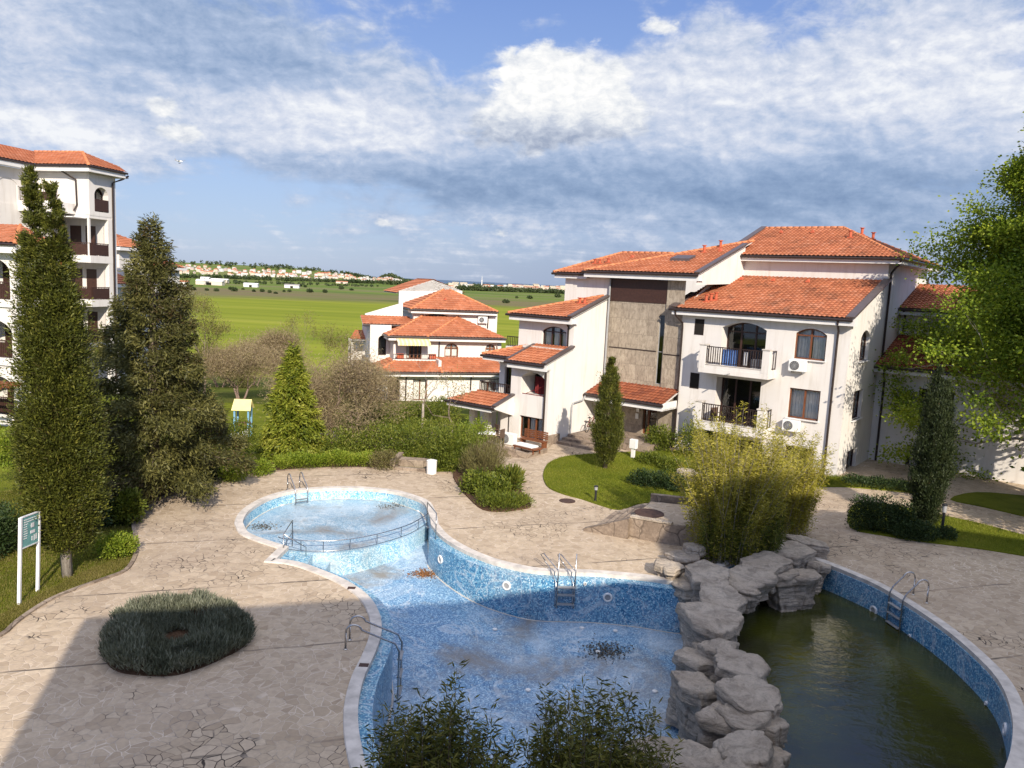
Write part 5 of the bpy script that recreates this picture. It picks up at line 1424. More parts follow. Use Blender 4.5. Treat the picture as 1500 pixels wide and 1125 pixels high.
def twig_tree(name, label, cat, px, H, seed, mat_bark='bark', mat_leaf='bud', depth=5, leaves=6, leaf=(.07, .035), r0=.11, L0=None, spread=.5, kids=(2, 3), group=None, z0=0.0, spread_leaf=.25, loc=None, trunks=1, upw=.12):
    rng = np.random.default_rng(seed)
    b = tuple(g(px[0], px[1], z0)) if loc is None else loc
    t_ = thing(name, label, cat, b, 0, group); segs = []; ends = []
    tot = sum(.74 ** k for k in range(depth + 1))
    L = L0 or H / tot * 1.12
    for k in range(trunks):
        d = np.array([rng.normal() * .1 + (.35 * math.cos(k * 2.4) if trunks > 1 else 0), rng.normal() * .1 + (.35 * math.sin(k * 2.4) if trunks > 1 else 0), 1.0])
        grow(rng, (0, 0, -.05), d / np.linalg.norm(d), L, r0, depth, segs, ends, spread, upw, kids)
    tk = MB(); cr = MB()
    for pts, rad in segs:
        big = rad[0] > r0 * .42
        (tk if big else cr).tube(pts, rad, 7 if big else 3)
    tk.build('trunk', M[mat_bark], t_, smooth=True); tw = cr.build('branches', M[mat_bark], t_)
    E_ = np.array([e[0] for e in ends]); Dn = np.array([e[1] for e in ends]); n = len(E_)
    if leaves:
        C = np.repeat(E_, leaves, 0) + rng.normal(size=(n * leaves, 3)) * spread_leaf; D = np.repeat(Dn, leaves, 0) + rng.normal(size=(n * leaves, 3)) * .7
        leaf_obj('crown', C, D, leaf[0] * rng.uniform(.6, 1.3, n * leaves), leaf[1], np.repeat(np.clip(rng.normal(.5, .25, n), 0, 1), leaves), mat_leaf, t_, rng)
    return t_


def bush(name, label, cat, pts_r, mat, seed, n=3500, leaf=(.10, .05), group=None, stem=None, loc=None, up=.35, rough=.2, spiky=0.0, fill=.45):
    """a shrub from one or more overlapping leafy masses: (x, y, z, rx, ry, rz) in metres about its base"""
    rng = np.random.default_rng(seed)
    loc = loc or (0, 0, 0)
    V = [a[3] * a[4] + a[4] * a[5] + a[3] * a[5] for a in pts_r]; tot = sum(V)
    CC = []; DD = []; TT = []
    for a, v in zip(pts_r, V):
        k = int(n * v / tot); f = wob(rng, 6)
        d = unit(rng.normal(size=(k, 3))); th = np.arctan2(d[:, 1], d[:, 0])
        rr = rng.uniform(0, 1, k) ** (fill) * (1 + rough * f(th, d[:, 2] * 1.3) + rng.normal(size=k) * .05)
        # clumping
        ck = max(6, k // 40); cd_ = unit(rng.normal(size=(ck, 3))); near = np.argmax(d @ cd_.T, 1) if k * ck < 4e6 else rng.integers(0, ck, k)
        cl = (rng.uniform(-.10, .12, ck))[near]
        P = d * (rr * (1 + cl))[:, None] * np.array(a[3:6]) + np.array(a[0:3])
        ok = P[:, 2] > .0
        CC.append(P[ok]); DD.append((d * (1 - up) + np.array([0, 0, up + spiky]) + rng.normal(size=(k, 3)) * .45)[ok]); TT.append(np.clip(rng.normal(.5, .22, ck), 0, 1)[near][ok])
    C = np.concatenate(CC); D = np.concatenate(DD); T = np.concatenate(TT)
    if stem:
        t_ = thing(name, label, cat, loc, 0, group)
        m_ = MB()
        for (pp, rad) in stem: m_.tube(pp, rad, 7)
        m_.build('trunk', M['bark_red'], t_, smooth=True)
        leaf_obj('crown', C, D, leaf[0] * rng.uniform(.6, 1.35, len(C)), leaf[1], T, mat, t_, rng); return t_
    o = leaf_obj(name, C, D, leaf[0] * rng.uniform(.6, 1.35, len(C)), leaf[1], T, mat, None, rng); o.location = loc
    return tag(o, label, cat, group)


def bushpx(name, label, cat, px, w_px, h_px, mat, seed, depth=1.0, **k):
    """one rounded shrub by where it stands and how wide and high it is"""
    b = g(*px); s = b[1] / FPX; rx = w_px * s / 2; h = h_px * s
    return bush(name, label, cat, [(0, 0, h * .46, rx, rx * depth, h * .54)], mat, seed, loc=tuple(b), **k)


def hedge_line(name, label, cat, pts, width, h, mat, seed, n=6000, leaf=(.09, .045), group=None, top_wob=.12):
    """a clipped or loose hedge along a plan line"""
    rng = np.random.default_rng(seed); P = np.array(spline(pts, 5)); o = P[0].copy(); P = P - o
    seg = np.linalg.norm(np.diff(P, axis=0), axis=1); cum = np.r_[0, np.cumsum(seg)]
    s = rng.uniform(0, cum[-1], n); x = np.interp(s, cum, P[:, 0]); y = np.interp(s, cum, P[:, 1])
    i = np.clip(np.searchsorted(cum, s) - 1, 0, len(seg) - 1); e = (P[1:] - P[:-1])[i] / seg[i][:, None]; nn = np.stack([-e[:, 1], e[:, 0]], 1)
    ang = rng.uniform(0, np.pi, n); rad = rng.uniform(0, 1, n) ** .35
    f = wob(rng, 6); wv = 1 + top_wob * f(s * .9, s * .23) + rng.normal(size=n) * .05
    q = lambda v: np.sign(v) * np.abs(v) ** .6
    off = q(np.cos(ang)) * rad * width / 2 * wv; z = q(np.sin(ang)) * rad * h * wv
    C = np.stack([x + nn[:, 0] * off, y + nn[:, 1] * off, np.maximum(.02, z)], 1)
    D = np.stack([nn[:, 0] * np.cos(ang), nn[:, 1] * np.cos(ang), np.sin(ang) + .3], 1) + rng.normal(size=(n, 3)) * .5
    ck = np.floor(s * 3).astype(int); tc = np.clip(rng.normal(.5, .22, ck.max() + 1), 0, 1)
    ob = leaf_obj(name, C, D, leaf[0] * rng.uniform(.6, 1.35, n), leaf[1], tc[ck], mat, None, rng); ob.location = (o[0], o[1], 0)
    return tag(ob, label, cat, group)


def bamboo(name, label, loc, rx, ry, H, seed, stems=120, per=90, mat='bamboo', leaf=(.16, .028), lean=.3, low=.12):
    rng = np.random.default_rng(seed); t_ = thing(name, label, 'bamboo', loc)
    st = MB(); CC = []; DD = []; TT = []
    for i in range(stems):
        a = rng.uniform(0, 6.28); r = math.sqrt(rng.uniform()); x0, y0 = rx * r * math.cos(a) * .8, ry * r * math.sin(a) * .8
        h = H * rng.uniform(.50, 1.12) * (1 - .28 * r * r); ln = lean * rng.uniform(.3, 1.2) * (.3 + r)
        dx, dy = math.cos(a + rng.normal() * .5) * ln, math.sin(a + rng.normal() * .5) * ln
        P = lambda s: np.array([x0 + dx * s * s * h * .5, y0 + dy * s * s * h * .5, h * s * (1 - .08 * ln * s)])
        st.tube([P(s) for s in (0, .35, .7, 1.0)], [.011, .009, .006, .002], 4)
        n = per; s = low + (1 - low) * rng.uniform(0, 1, n) ** .8
        C = np.array([P(v) for v in s]); br = rng.uniform(0, 6.28, n); rr = rng.uniform(.02, .36, n) * (1.15 - s) * min(1.0, H / 3)
        C = C + np.stack([np.cos(br) * rr, np.sin(br) * rr, rng.normal(size=n) * .10], 1)
        D = np.stack([np.cos(br), np.sin(br), rng.uniform(-.55, .8, n)], 1) + rng.normal(size=(n, 3)) * .35
        CC.append(C); DD.append(D); TT.append(np.clip(np.full(n, rng.normal(.5, .2)) + rng.normal(size=n) * .1, 0, 1))
    C = np.concatenate(CC); D = np.concatenate(DD)
    st.build('stems', M['bark_pale'] if mat == 'bamboo' else M['bark'], t_)
    leaf_obj('foliage', C, D, leaf[0] * rng.uniform(.55, 1.3, len(C)), leaf[1], np.concatenate(TT), mat, t_, rng)
    return t_


def grass_blades(name, poly, n, mat, h=.07, seed=1, z=.045, w=.014, keep=None):
    rng = np.random.default_rng(seed); P = np.array(poly); lo, hi = P.min(0), P.max(0); out = np.zeros((0, 2))
    while len(out) < n:
        q = rng.uniform(lo, hi, (n * 2, 2))
        c = np.zeros(len(q), bool); m_ = len(P)
        for i in range(m_):
            x1, y1 = P[i]; x2, y2 = P[(i + 1) % m_]
            if y1 == y2: continue
            hit = ((y1 > q[:, 1]) != (y2 > q[:, 1])) & (q[:, 0] < (x2 - x1) * (q[:, 1] - y1) / (y2 - y1) + x1); c ^= hit
        out = np.concatenate([out, q[c]])
    out = out[:n]
    C = np.column_stack([out, np.full(n, z)]); D = rng.normal(size=(n, 3)) * .35 + np.array([0, 0, 1])
    f = .5 + .5 * np.sin(out[:, 0] * 1.3 + 2 * np.sin(out[:, 1] * .9)) * np.sin(out[:, 1] * 1.7)
    o = leaf_obj(name, C, D, h * rng.uniform(.5, 1.4, n), w, np.clip(f * .6 + rng.uniform(0, .4, n), 0, 1), mat, None, rng)
    return tag(o, kind='stuff')


# ------------------------------------------------------------------ the garden
cyl = lambda t: min(1, .55 + t * 3.2) * (1 - max(0, (t - .38) / .62) ** 1.25) ** .8
cone_tree('cypress_tree', 'tall twin tipped cypress with a bare pale trunk beside the green sign', 'cypress', (99, 842), 252, lambda t: min(1, .50 + t * 2.4) * (1 - max(0, (t - .26) / .74)) ** 1.05 + .04, .80, 'cypress', 'bark_pale', 21,
          n_cl=1250, per=190, leaf=(.085, .030), up=.62, out=.8, spread=.31, rough=.30, clear=.95, lean=(-.50, .1), tips=[(-.25, .0, 1.0, .42), (.24, .1, .965, .42), (.40, -.1, .62, .34)])
cedar_tree('cedar_tree', 'broad dark cedar with a pointed leader right of the twin cypress', 'cedar', (226, 726), 328, 4.0, 'cedar', 'bark', 22, nb=96, dens=2300, leaf=(.15, .045), droop=.36,
           prof=lambda t: (1.0 - t) ** .86 * min(1, .72 + t * 3) if t < .84 else .17 * (1.02 - t) / .16 + .05)
cedar_tree('golden_conifer', 'yellow green conifer with drooping branch tips behind the hedge', 'conifer', (428, 668), 512, 1.95, 'golden', 'bark', 23, nb=130, dens=420, leaf=(.20, .06), clear=.15, droop=.55, prof=lambda t: (1.02 - t) ** .85, thick=.12)
cone_tree('cypress_tree', 'slim dark cypress on the lawn before the stone entrance', 'cypress', (886, 687), 521, lambda t: min(1, .5 + t * 2.4) * (1 - max(0, (t - .30) / .70) ** 1.3) ** .9 + .03, .60, 'cypress', 'bark', 24, n_cl=330, per=150, leaf=(.095, .028), up=.95, out=.30, spread=.22, rough=.12, clear=.35)
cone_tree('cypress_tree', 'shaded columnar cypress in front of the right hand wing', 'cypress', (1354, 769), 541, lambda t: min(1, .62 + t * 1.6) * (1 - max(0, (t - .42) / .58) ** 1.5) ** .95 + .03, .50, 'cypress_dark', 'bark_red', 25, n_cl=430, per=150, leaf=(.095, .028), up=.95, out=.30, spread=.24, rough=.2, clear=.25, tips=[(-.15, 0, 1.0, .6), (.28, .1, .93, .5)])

# big broadleaf tree at the right edge
def broadleaf(name, label, px, top_y, seed, mat='maple', crown=None, n_end=60, leaf=(.20, .13), r0=.22, cl_r=.72, depth=5, L0=2.7, kids=(2, 3), spread=.62):
    rng = np.random.default_rng(seed); b = g(*px); H = aty_h(px[0], top_y, b[1])
    t_ = thing(name, label, 'tree', tuple(b)); segs = []; ends = []
    pts = [np.array((0, 0, -.1)), np.array((.1, 0, H * .3)), np.array((-.05, .1, H * .62)), np.array((0, 0, H * .92))]; rad = [r0, r0 * .8, r0 * .5, .04]
    segs.append((pts, rad))
    nl = 64
    for i in range(nl):
        t = .12 + .84 * ((i + .5) / nl) ** 1.35; z = H * t; a = i * 2.4 + rng.normal() * .3
        R = crown(t) * rng.uniform(.75, 1.15)
        d = np.array([math.cos(a), math.sin(a), .35 + .5 * t]); d /= np.linalg.norm(d)
        p = np.array((0, 0, z)); grow(rng, p, d, R * .42, r0 * .30 * (1.1 - t) + .015, 3, segs, ends, .6, .05, (2, 3), .74, .14)
    tk = MB(); br = MB()
    for k, (p, r) in enumerate(segs): (tk if k == 0 else br).tube(p, r, 9 if k == 0 else 4)
    tk.build('trunk', M['bark_pale'], t_, smooth=True); br.build('branches', M['bark_pale'], t_)
    E_ = np.array([e[0] for e in ends] + [s_[0][-2] for s_ in segs[1:]]); n = len(E_)
    m_ = n_end; sz = cl_r * rng.uniform(.6, 1.3, n)
    off = rng.normal(size=(n * m_, 3)) * np.repeat(sz, m_)[:, None] * np.array([.62, .62, .34])
    C = np.repeat(E_, m_, 0) + off; D = off + rng.normal(size=(n * m_, 3)) * .3 + np.array([0, 0, -.1])
    leaf_obj('crown', C, D, leaf[0] * rng.uniform(.55, 1.25, n * m_), leaf[1] * rng.uniform(.7, 1.2, n * m_), np.repeat(np.clip(rng.normal(.5, .25, n), 0, 1), m_), mat, t_, rng)
    return t_
broadleaf('broadleaf_tree', 'large bright green broadleaf tree at the right edge', (1512, 722), 110, 31, crown=lambda t: 8.8 * max(0.04, (1.04 - t)) ** 1.05 * min(1, .85 + t) + .3, leaf=(.155, .115), n_end=125)

# a tree just outside the view on the right: its shadow dapples the gable wall
broadleaf('broadleaf_tree', 'broadleaf tree standing outside the view whose shadow dapples the gable', (1660, 800), 190, 32, crown=lambda t: 3.9 * max(0.05, (1.04 - t)) ** .5 * min(1, .6 + t * 2) + .2, n_end=30, leaf=(.22, .16))
# loose bare or budding trees
twig_tree('budding_tree', 'brown budding tree on a straight trunk right of the golden conifer', 'tree', (486, 650), 6.6, 41, 'twig_wood', 'twig', depth=7, leaves=26, leaf=(.19, .024), r0=.13, L0=1.55, spread=.80, spread_leaf=.40, upw=.05)
twig_tree('sapling', 'slender bare tree with forked pale branches before the villa', 'tree', (617, 628), 4.6, 42, 'bark_pale', 'twig', depth=5, leaves=2, leaf=(.06, .03), r0=.10, spread=.62, kids=(2, 2), trunks=1)
twig_tree('budding_tree', 'grey brown bare tree left of the golden conifer', 'tree', (352, 598), 6.6, 43, 'twig_wood', 'twig', depth=6, leaves=38, leaf=(.22, .026), r0=.10, spread=.62, z0=-1, trunks=3, L0=1.62, spread_leaf=.38)
twig_tree('budding_tree', 'brown bare tree at the edge of the green field', 'tree', (402, 585), 6.6, 44, 'twig_wood', 'twig', depth=6, leaves=38, leaf=(.22, .026), r0=.10, spread=.62, z0=-1, trunks=3, L0=1.62, spread_leaf=.38)
twig_tree('budding_tree', 'yellow green budding tree emerging behind the cedar', 'tree', (300, 590), 8.6, 45, 'bark', 'bud', depth=6, leaves=20, leaf=(.16, .05), r0=.13, spread=.56, z0=-1.5)
twig_tree('budding_tree', 'brown budding tree close to the left side of the villa', 'tree', (540, 600), 5.4, 46, 'twig_wood', 'twig', depth=6, leaves=34, leaf=(.22, .032), r0=.09, spread=.66, z0=-1, trunks=2, L0=1.15, spread_leaf=.34)
twig_tree('budding_tree', 'brownish budding tree filling the gap above the yellow play roof', 'tree', (372, 575), 7.4, 49, 'twig_wood', 'twig', depth=6, leaves=38, leaf=(.24, .026), r0=.10, spread=.62, z0=-3, trunks=3, L0=1.75, spread_leaf=.4)
twig_tree('budding_tree', 'pale brown budding tree at the far left of the field edge', 'tree', (322, 580), 7.0, 50, 'twig_wood', 'bud', depth=6, leaves=34, leaf=(.24, .03), r0=.10, spread=.62, z0=-2.5, trunks=3, L0=1.45, spread_leaf=.4)
twig_tree('vine_tree', 'spreading budding vine on a dark post beside the villa terrace', 'tree', (672, 640), 4.2, 47, 'bark', 'bud', depth=5, leaves=10, leaf=(.10, .05), r0=.09, spread=.75, upw=.0)
twig_tree('budding_tree', 'pale thin budding tree between the two bare trees by the field', 'tree', (452, 600), 6.6, 48, 'bark', 'bud', depth=6, leaves=16, leaf=(.16, .04), r0=.10, spread=.5, z0=-1.5)

twig_tree('budding_tree', 'low brown budding tree just left of the straight trunked one', 'tree', (458, 646), 5.2, 141, 'twig_wood', 'twig', depth=6, leaves=34, leaf=(.19, .024), r0=.09, L0=1.25, spread=.80, spread_leaf=.40, upw=.05, trunks=2)
twig_tree('budding_tree', 'brown budding tree just right of the straight trunked one', 'tree', (516, 642), 6.0, 142, 'twig_wood', 'twig', depth=6, leaves=34, leaf=(.19, .024), r0=.10, L0=1.45, spread=.74, spread_leaf=.40, upw=.08, trunks=2)
# shrubs
def mass(px, r, h, up=.0): b = g(*px); return (b, r, h)
def bushes(name, label, cat, items, mat, seed, **k):
    """several leafy masses of one shrub: (px, py, width px, height px)"""
    b0 = g(items[0][0], items[0][1]); L = []
    for (x, y, w_, h_) in items:
        b = g(x, y); s = b[1] / FPX; L.append((b[0] - b0[0], b[1] - b0[1], h_ * s * .45, w_ * s / 2, w_ * s / 2, h_ * s * .55))
    return bush(name, label, cat, L, mat, seed, loc=tuple(b0), **k)
bushpx('shrub', 'small lime green rounded shrub on the left lawn edge', 'shrub', (172, 813), 56, 32, 'shrub_lime', 51, n=2600, leaf=(.09, .05))
bushpx('shrub', 'loose green shrub with open stems right of the cypress trunk', 'shrub', (186, 766), 50, 52, 'hedge', 52, n=2200, leaf=(.13, .07))
bushpx('shrub', 'small lime shrub on the soil edge under the cedar', 'shrub', (341, 704), 44, 26, 'shrub_lime', 53, n=1700, leaf=(.10, .05))
bushpx('shrub', 'low yellow green shrub left of the golden conifer', 'shrub', (382, 695), 40, 22, 'shrub_lime', 54, n=1500, leaf=(.10, .05))
b = g(350, 690); bush('clipped_tree', 'round clipped shrub on a short red trunk by the golden conifer', 'shrub', [(0, 0, 1.55, .95, .95, .85)], 'hedge', 55, n=4200, leaf=(.09, .045), loc=tuple(b), stem=[([(0, 0, -.05), (.03, 0, .5), (0, 0, 1.1)], [.08, .07, .05])])
bushes('shrub', 'dark green sprawling shrub in the shade under the cedar', 'shrub', [(285, 705, 70, 40), (250, 712, 60, 34), (310, 698, 50, 34)], 'hedge_dark', 56, n=3800, leaf=(.11, .06))
hedge_line('hedge', 'low clipped yellow green hedge along the back of the deck', 'hedge', g2([(402, 686), (440, 684), (500, 681), (545, 681)]), 1.3, .58, 'shrub_lime', 57, n=9500, top_wob=.3)
bushpx('shrub', 'reddish brown clipped end of the back hedge beside the small stair', 'shrub', (562, 687), 44, 30, 'shrub_brown', 58, n=2400, leaf=(.08, .04))
bushes('shrub', 'wide mass of loose green shrubs behind the clipped hedge', 'shrub', [(500, 668, 90, 40), (560, 664, 90, 44), (610, 668, 90, 52), (530, 652, 80, 36), (590, 648, 90, 40), (650, 655, 80, 44)], 'hedge_mix', 59, n=17000, leaf=(.12, .06), rough=.35)
bushes('shrub', 'bright green shrub with grassy stems right of the white bin', 'shrub', [(665, 690, 56, 70), (690, 682, 44, 58), (645, 684, 40, 60)], 'hedge', 60, n=6500, leaf=(.12, .05), rough=.3, spiky=.2)
bushes('flowering_shrub', 'pale flowering shrub beside the terrace wall', 'shrub', [(700, 655, 46, 44), (680, 662, 40, 46)], 'shrub_lime', 61, n=3600, leaf=(.10, .06), rough=.3)
bushes('ornamental_grass', 'tawny feathery grass clump in the planting bed', 'grass clump', [(708, 706, 50, 56), (722, 694, 40, 52), (692, 700, 36, 46)], 'shrub_brown', 62, n=5200, leaf=(.30, .018), spiky=1.2, rough=.3)
bushes('shrub', 'dark leafy shrub filling the middle of the planting bed', 'shrub', [(700, 722, 58, 34), (722, 730, 54, 32), (738, 712, 40, 30)], 'hedge', 63, n=4600, leaf=(.14, .06), rough=.3, spiky=.15)
bushes('ground_cover', 'low bright green ground cover at the tip of the planting bed', 'plant', [(735, 745, 60, 22), (760, 742, 44, 20), (715, 740, 44, 24)], 'hedge', 64, n=4200, leaf=(.12, .03), spiky=.6)
bushes('spiky_plant', 'pale stiff leaved plant standing at the path side of the bed', 'plant', [(748, 722, 22, 36), (756, 716, 16, 30)], 'bamboo_green', 65, n=700, leaf=(.34, .06), spiky=.5)
bushes('hedge', 'long green hedge below the villa', 'hedge', [(560, 618, 60, 26), (590, 616, 60, 28), (620, 614, 50, 26), (650, 612, 60, 34)], 'hedge', 66, n=6000, leaf=(.13, .07))
bushpx('shrub', 'dense purple brown bush between the bare trees and the villa', 'shrub', (533, 625), 66, 62, 'shrub_brown', 67, n=5000, leaf=(.12, .05))
bushes('hedge', 'dark clipped hedge on the lawn beside the big bamboo', 'hedge', [(940, 712, 40, 26), (965, 715, 40, 26), (990, 720, 40, 26)], 'hedge_dark', 68, n=5200, leaf=(.10, .05))
bushpx('shrub', 'rounded dark green shrub under the entrance canopy', 'shrub', (966, 660), 44, 38, 'hedge', 69, n=3200, leaf=(.11, .06))
bushes('hedge', 'two low clipped bright hedges beside the entrance path', 'hedge', [(955, 680, 46, 18), (985, 690, 44, 20)], 'hedge', 70, n=3600, leaf=(.10, .05))
bushes('climbing_plant', 'leafy climber on the pergola under the lower balcony', 'climber', [(1008, 668, 44, 52), (1032, 664, 44, 50), (1060, 668, 50, 46)], 'hedge', 71, n=5200, leaf=(.13, .06), rough=.35)
bushes('hedge', 'large dark hedge block beside the right cypress', 'hedge', [(1262, 776, 44, 54), (1290, 779, 48, 56), (1318, 782, 40, 52)], 'hedge_dark', 72, n=9000, leaf=(.09, .045), rough=.12)
bushes('hedge', 'lower dark hedge at the foot of the right cypress', 'hedge', [(1325, 788, 44, 26), (1350, 791, 44, 28), (1385, 790, 30, 20)], 'hedge_dark', 73, n=5000, leaf=(.09, .045), rough=.12)
bushes('hedge', 'dark low hedge along the base of the right hand wing', 'hedge', [(1255, 712, 40, 16), (1285, 715, 40, 16), (1315, 718, 40, 16)], 'hedge_dark', 74, n=3600, leaf=(.10, .05))
b = g(32, 722); bush('clipped_tree', 'round headed yellow green small tree at the left edge', 'tree', [(-.5, 0, 1.75, 1.15, 1.0, .75), (.3, .2, 1.6, .6, .6, .5)], 'shrub_lime', 75, n=4600, leaf=(.11, .06), loc=tuple(b), stem=[([(0, 0, -.05), (.1, 0, .6), (-.1, 0, 1.3)], [.11, .09, .07])])
hedge_line('hedge', 'dark clipped hedge behind the green sign at the left edge', 'hedge', g2([(-40, 822), (0, 805), (30, 792)]), 1.5, 1.25, 'hedge_dark', 76, n=9000)
bushes('shrub', 'dark shrubs crowding under the left cypress', 'shrub', [(140, 770, 60, 50), (165, 756, 44, 44)], 'hedge_dark', 77, n=3600, leaf=(.12, .06))

# the grey lavender ring
ring_px = [(147, 972), (146, 945), (160, 918), (190, 900), (225, 893), (262, 884), (300, 886), (340, 896), (366, 915), (374, 935), (360, 952), (330, 968), (290, 985), (250, 995), (200, 994), (165, 988)]
rp = np.array(spline(g2(ring_px), 4, True)); rc = rp.mean(0)
rng = np.random.default_rng(80); n = 30000
th = rng.integers(0, len(rp), n); s = np.sqrt(rng.uniform(.035, 1.0, n)); fr_ = rng.uniform(0, 1, n)
edge = rp[th] * fr_[:, None] + rp[(th + 1) % len(rp)] * (1 - fr_)[:, None]; q = rc + (edge - rc) * s[:, None] * .97
hgt = .33 * np.clip(1 - ((s - .70) / .42) ** 2, .10, 1) + .04
lum = np.floor(q * 1.9 + .35 * np.sin(q[:, ::-1] * 3.1)); lh = np.sin(lum[:, 0] * 12.9 + lum[:, 1] * 78.2) * 43758.5; lh = lh - np.floor(lh)
C = np.column_stack([q - rc, rng.uniform(0, 1, n) ** .45 * hgt * (.35 + 1.15 * lh)]); outv = unit(np.column_stack([q - rc, np.zeros(n)]))
D = outv * .45 * (s[:, None] - .4) + np.array([0, 0, 1]) + rng.normal(size=(n, 3)) * .32
o = leaf_obj('lavender_bush', C, D, .17 * rng.uniform(.5, 1.4, n), .022, np.clip(lh * .6 + rng.uniform(0, .4, n), 0, 1), 'lavender', None, rng); o.location = (rc[0], rc[1], 0)
tag(o, 'ring shaped grey green lavender bush growing in the paving', 'shrub')
soil = MB(); soil.prism([tuple(p) for p in (rc + (rp - rc) * .93)], -.02, .02); tag(soil.build('soil_bed', M['soil']), kind='structure')

# bamboo
b = g(1068, 814); bamboo('bamboo_clump', 'big pale yellow bamboo clump behind the rock arch', tuple(b), 1.5, 1.3, 5.0, 81, stems=230, per=330, mat='bamboo', leaf=(.135, .026), lean=.55, low=.06)
b = g(1148, 780); bamboo('bamboo_clump', 'smaller yellow bamboo clump right of the big one', tuple(b), 1.0, .9, 4.0, 85, stems=130, per=300, mat='bamboo', leaf=(.135, .026), lean=.55, low=.06)
b = g(1080, 822); bamboo('bamboo_clump', 'lower greener bamboo in front of the big yellow clump', tuple(b), 1.5, .7, 2.4, 82, stems=110, per=200, mat='bamboo_green', leaf=(.13, .026), lean=.5, low=.05)
b = g(632, 1330); bamboo('bamboo_clump', 'shaded bamboo clump at the bottom left of the pool', tuple(b), 1.05, .8, 3.3, 83, stems=165, per=190, mat='bamboo_dark', leaf=(.14, .026), lean=.16)
b = g(860, 1310); bamboo('bamboo_clump', 'shaded bamboo clump at the bottom beside the rocks', tuple(b), 1.1, .8, 3.2, 84, stems=165, per=190, mat='bamboo_dark', leaf=(.14, .026), lean=.22)

# grass
grass_blades('grass', center_lawn, 52000, 'blade', .075, 1)
grass_blades('grass', right_lawn, 16000, 'blade', .07, 2)
grass_blades('grass', strip_lawn, 9000, 'blade', .16, 3)
grass_blades('grass', left_lawn, 52000, 'blade_dry', .075, 4, -.03)
grass_blades('grass', g2([(0, 925), (52, 888), (120, 856), (190, 826), (185, 812), (120, 838), (40, 880), (-30, 915)]), 16000, 'blade_dry', .06, 5, -.03)
# ------------------------------------------------------------------ plain, town, sea
def land_z(x, y):
    z = 0.0
    if y > 50: z = -13.0 * min(1, max(0, (y - 50) / 110)) ** 1.2
    if y > 1500:
        k = min(1, (y - 1500) / 1500); k = k * k * (3 - 2 * k)
        side = 1 / (1 + math.exp((x / y + .215) * 45))
        z += 40 * k * side
        z += 34 * k * math.exp(-((x / y + .163) / .012) ** 2) * .6
    return z


ys = np.r_[np.linspace(51.9, 170, 26), np.geomspace(185, 1500, 40)[0:], np.geomspace(1600, 4200, 26)]
us = np.linspace(-1.6, 1.6, 121)
V = []
for y in ys:
    for u in us: V.append((u * max(y, 90), y, land_z(u * max(y, 90), y) - .05))
nx, ny = len(us), len(ys); idx = np.arange(nx * ny).reshape(ny, nx)
F = np.stack([idx[:-1, :-1], idx[:-1, 1:], idx[1:, 1:], idx[1:, :-1]], -1).reshape(-1, 4)

t = NT('farmland'); co = t.world(); sp2 = t.n('ShaderNodeSeparateXYZ'); t.l(co, sp2.inputs[0]); yy, xx = sp2.outputs[1], sp2.outputs[0]
wobn = t.math('MULTIPLY', t.math('SUBTRACT', t.noise(t.scalev(co, .004), 1.0, 4), .5), 260)
yw = t.math('ADD', t.math('ADD', yy, wobn), t.math('MULTIPLY', xx, -.25))
crop = t.ramp(t.noise(t.vmath('MULTIPLY', co, (.004, .02, 0)), 1.0, 6, .6, .4), [(.3, (.165, .195, .020)), (.5, (.21, .235, .024)), (.7, (.27, .275, .04))])
rows = t.math('SINE', t.math('ADD', t.math('MULTIPLY', yy, .20), t.math('MULTIPLY', xx, .05)))
rows2 = t.mr(t.noise(t.vmath('MULTIPLY', co, (.004, .06, 0)), 1.0, 5, .7), .48, .66)
crop = t.mix(t.math('MULTIPLY', rows2, .45), crop, (.10, .155, .012))
crop = t.mix(t.mr(rows, .8, 1.0, 0, .25), crop, (.085, .13, .012))
dull = t.ramp(t.noise(t.vmath('MULTIPLY', co, (.0035, .012, 0)), 1.0, 6, .65), [(.3, (.085, .10, .03)), (.45, (.15, .15, .055)), (.55, (.17, .13, .075)), (.7, (.11, .145, .03))])
farg = t.ramp(t.noise(t.vmath('MULTIPLY', co, (.002, .006, 0)), 1.0, 6, .65), [(.3, (.075, .12, .03)), (.5, (.13, .175, .035)), (.62, (.17, .16, .075)), (.75, (.10, .15, .03))])
c = t.mix(t.mr(yw, 640, 740), crop, dull); c = t.mix(t.mr(yw, 940, 1050), c, farg)
rough = t.ramp(t.noise(co, .22, 6, .7), [(.3, (.045, .06, .014)), (.5, (.085, .105, .018)), (.7, (.14, .14, .035))])
c = t.mix(t.mr(t.math('ADD', yy, t.math('MULTIPLY', wobn, .08)), 118, 150), rough, c)
far_m = t.done(t.bsdf(c, .95, .05))
tag(link_mesh('farmland', np_mesh('farmland', V, F, True), far_m), kind='structure')
sea = MB(); sea.add([(-6000, 3600, -16), (26000, 3600, -16), (26000, 29000, -16), (-14000, 29000, -16)], [(0, 1, 2, 3)])
tag(sea.build('sea', m_plain('sea_water', (.030, .070, .12), .35, .4, 0, .1, .001)), kind='structure')


def at_ground(px, py):
    """where a sight line meets the plain"""
    d = ray(px, py); lo, hi = 60.0, 4200.0
    t_ = lo
    while t_ < hi:
        p = CAMP + d * (t_ / d[1])
        if p[2] <= land_z(p[0], p[1]): return p
        t_ *= 1.01
    return CAMP + d * (hi / d[1])


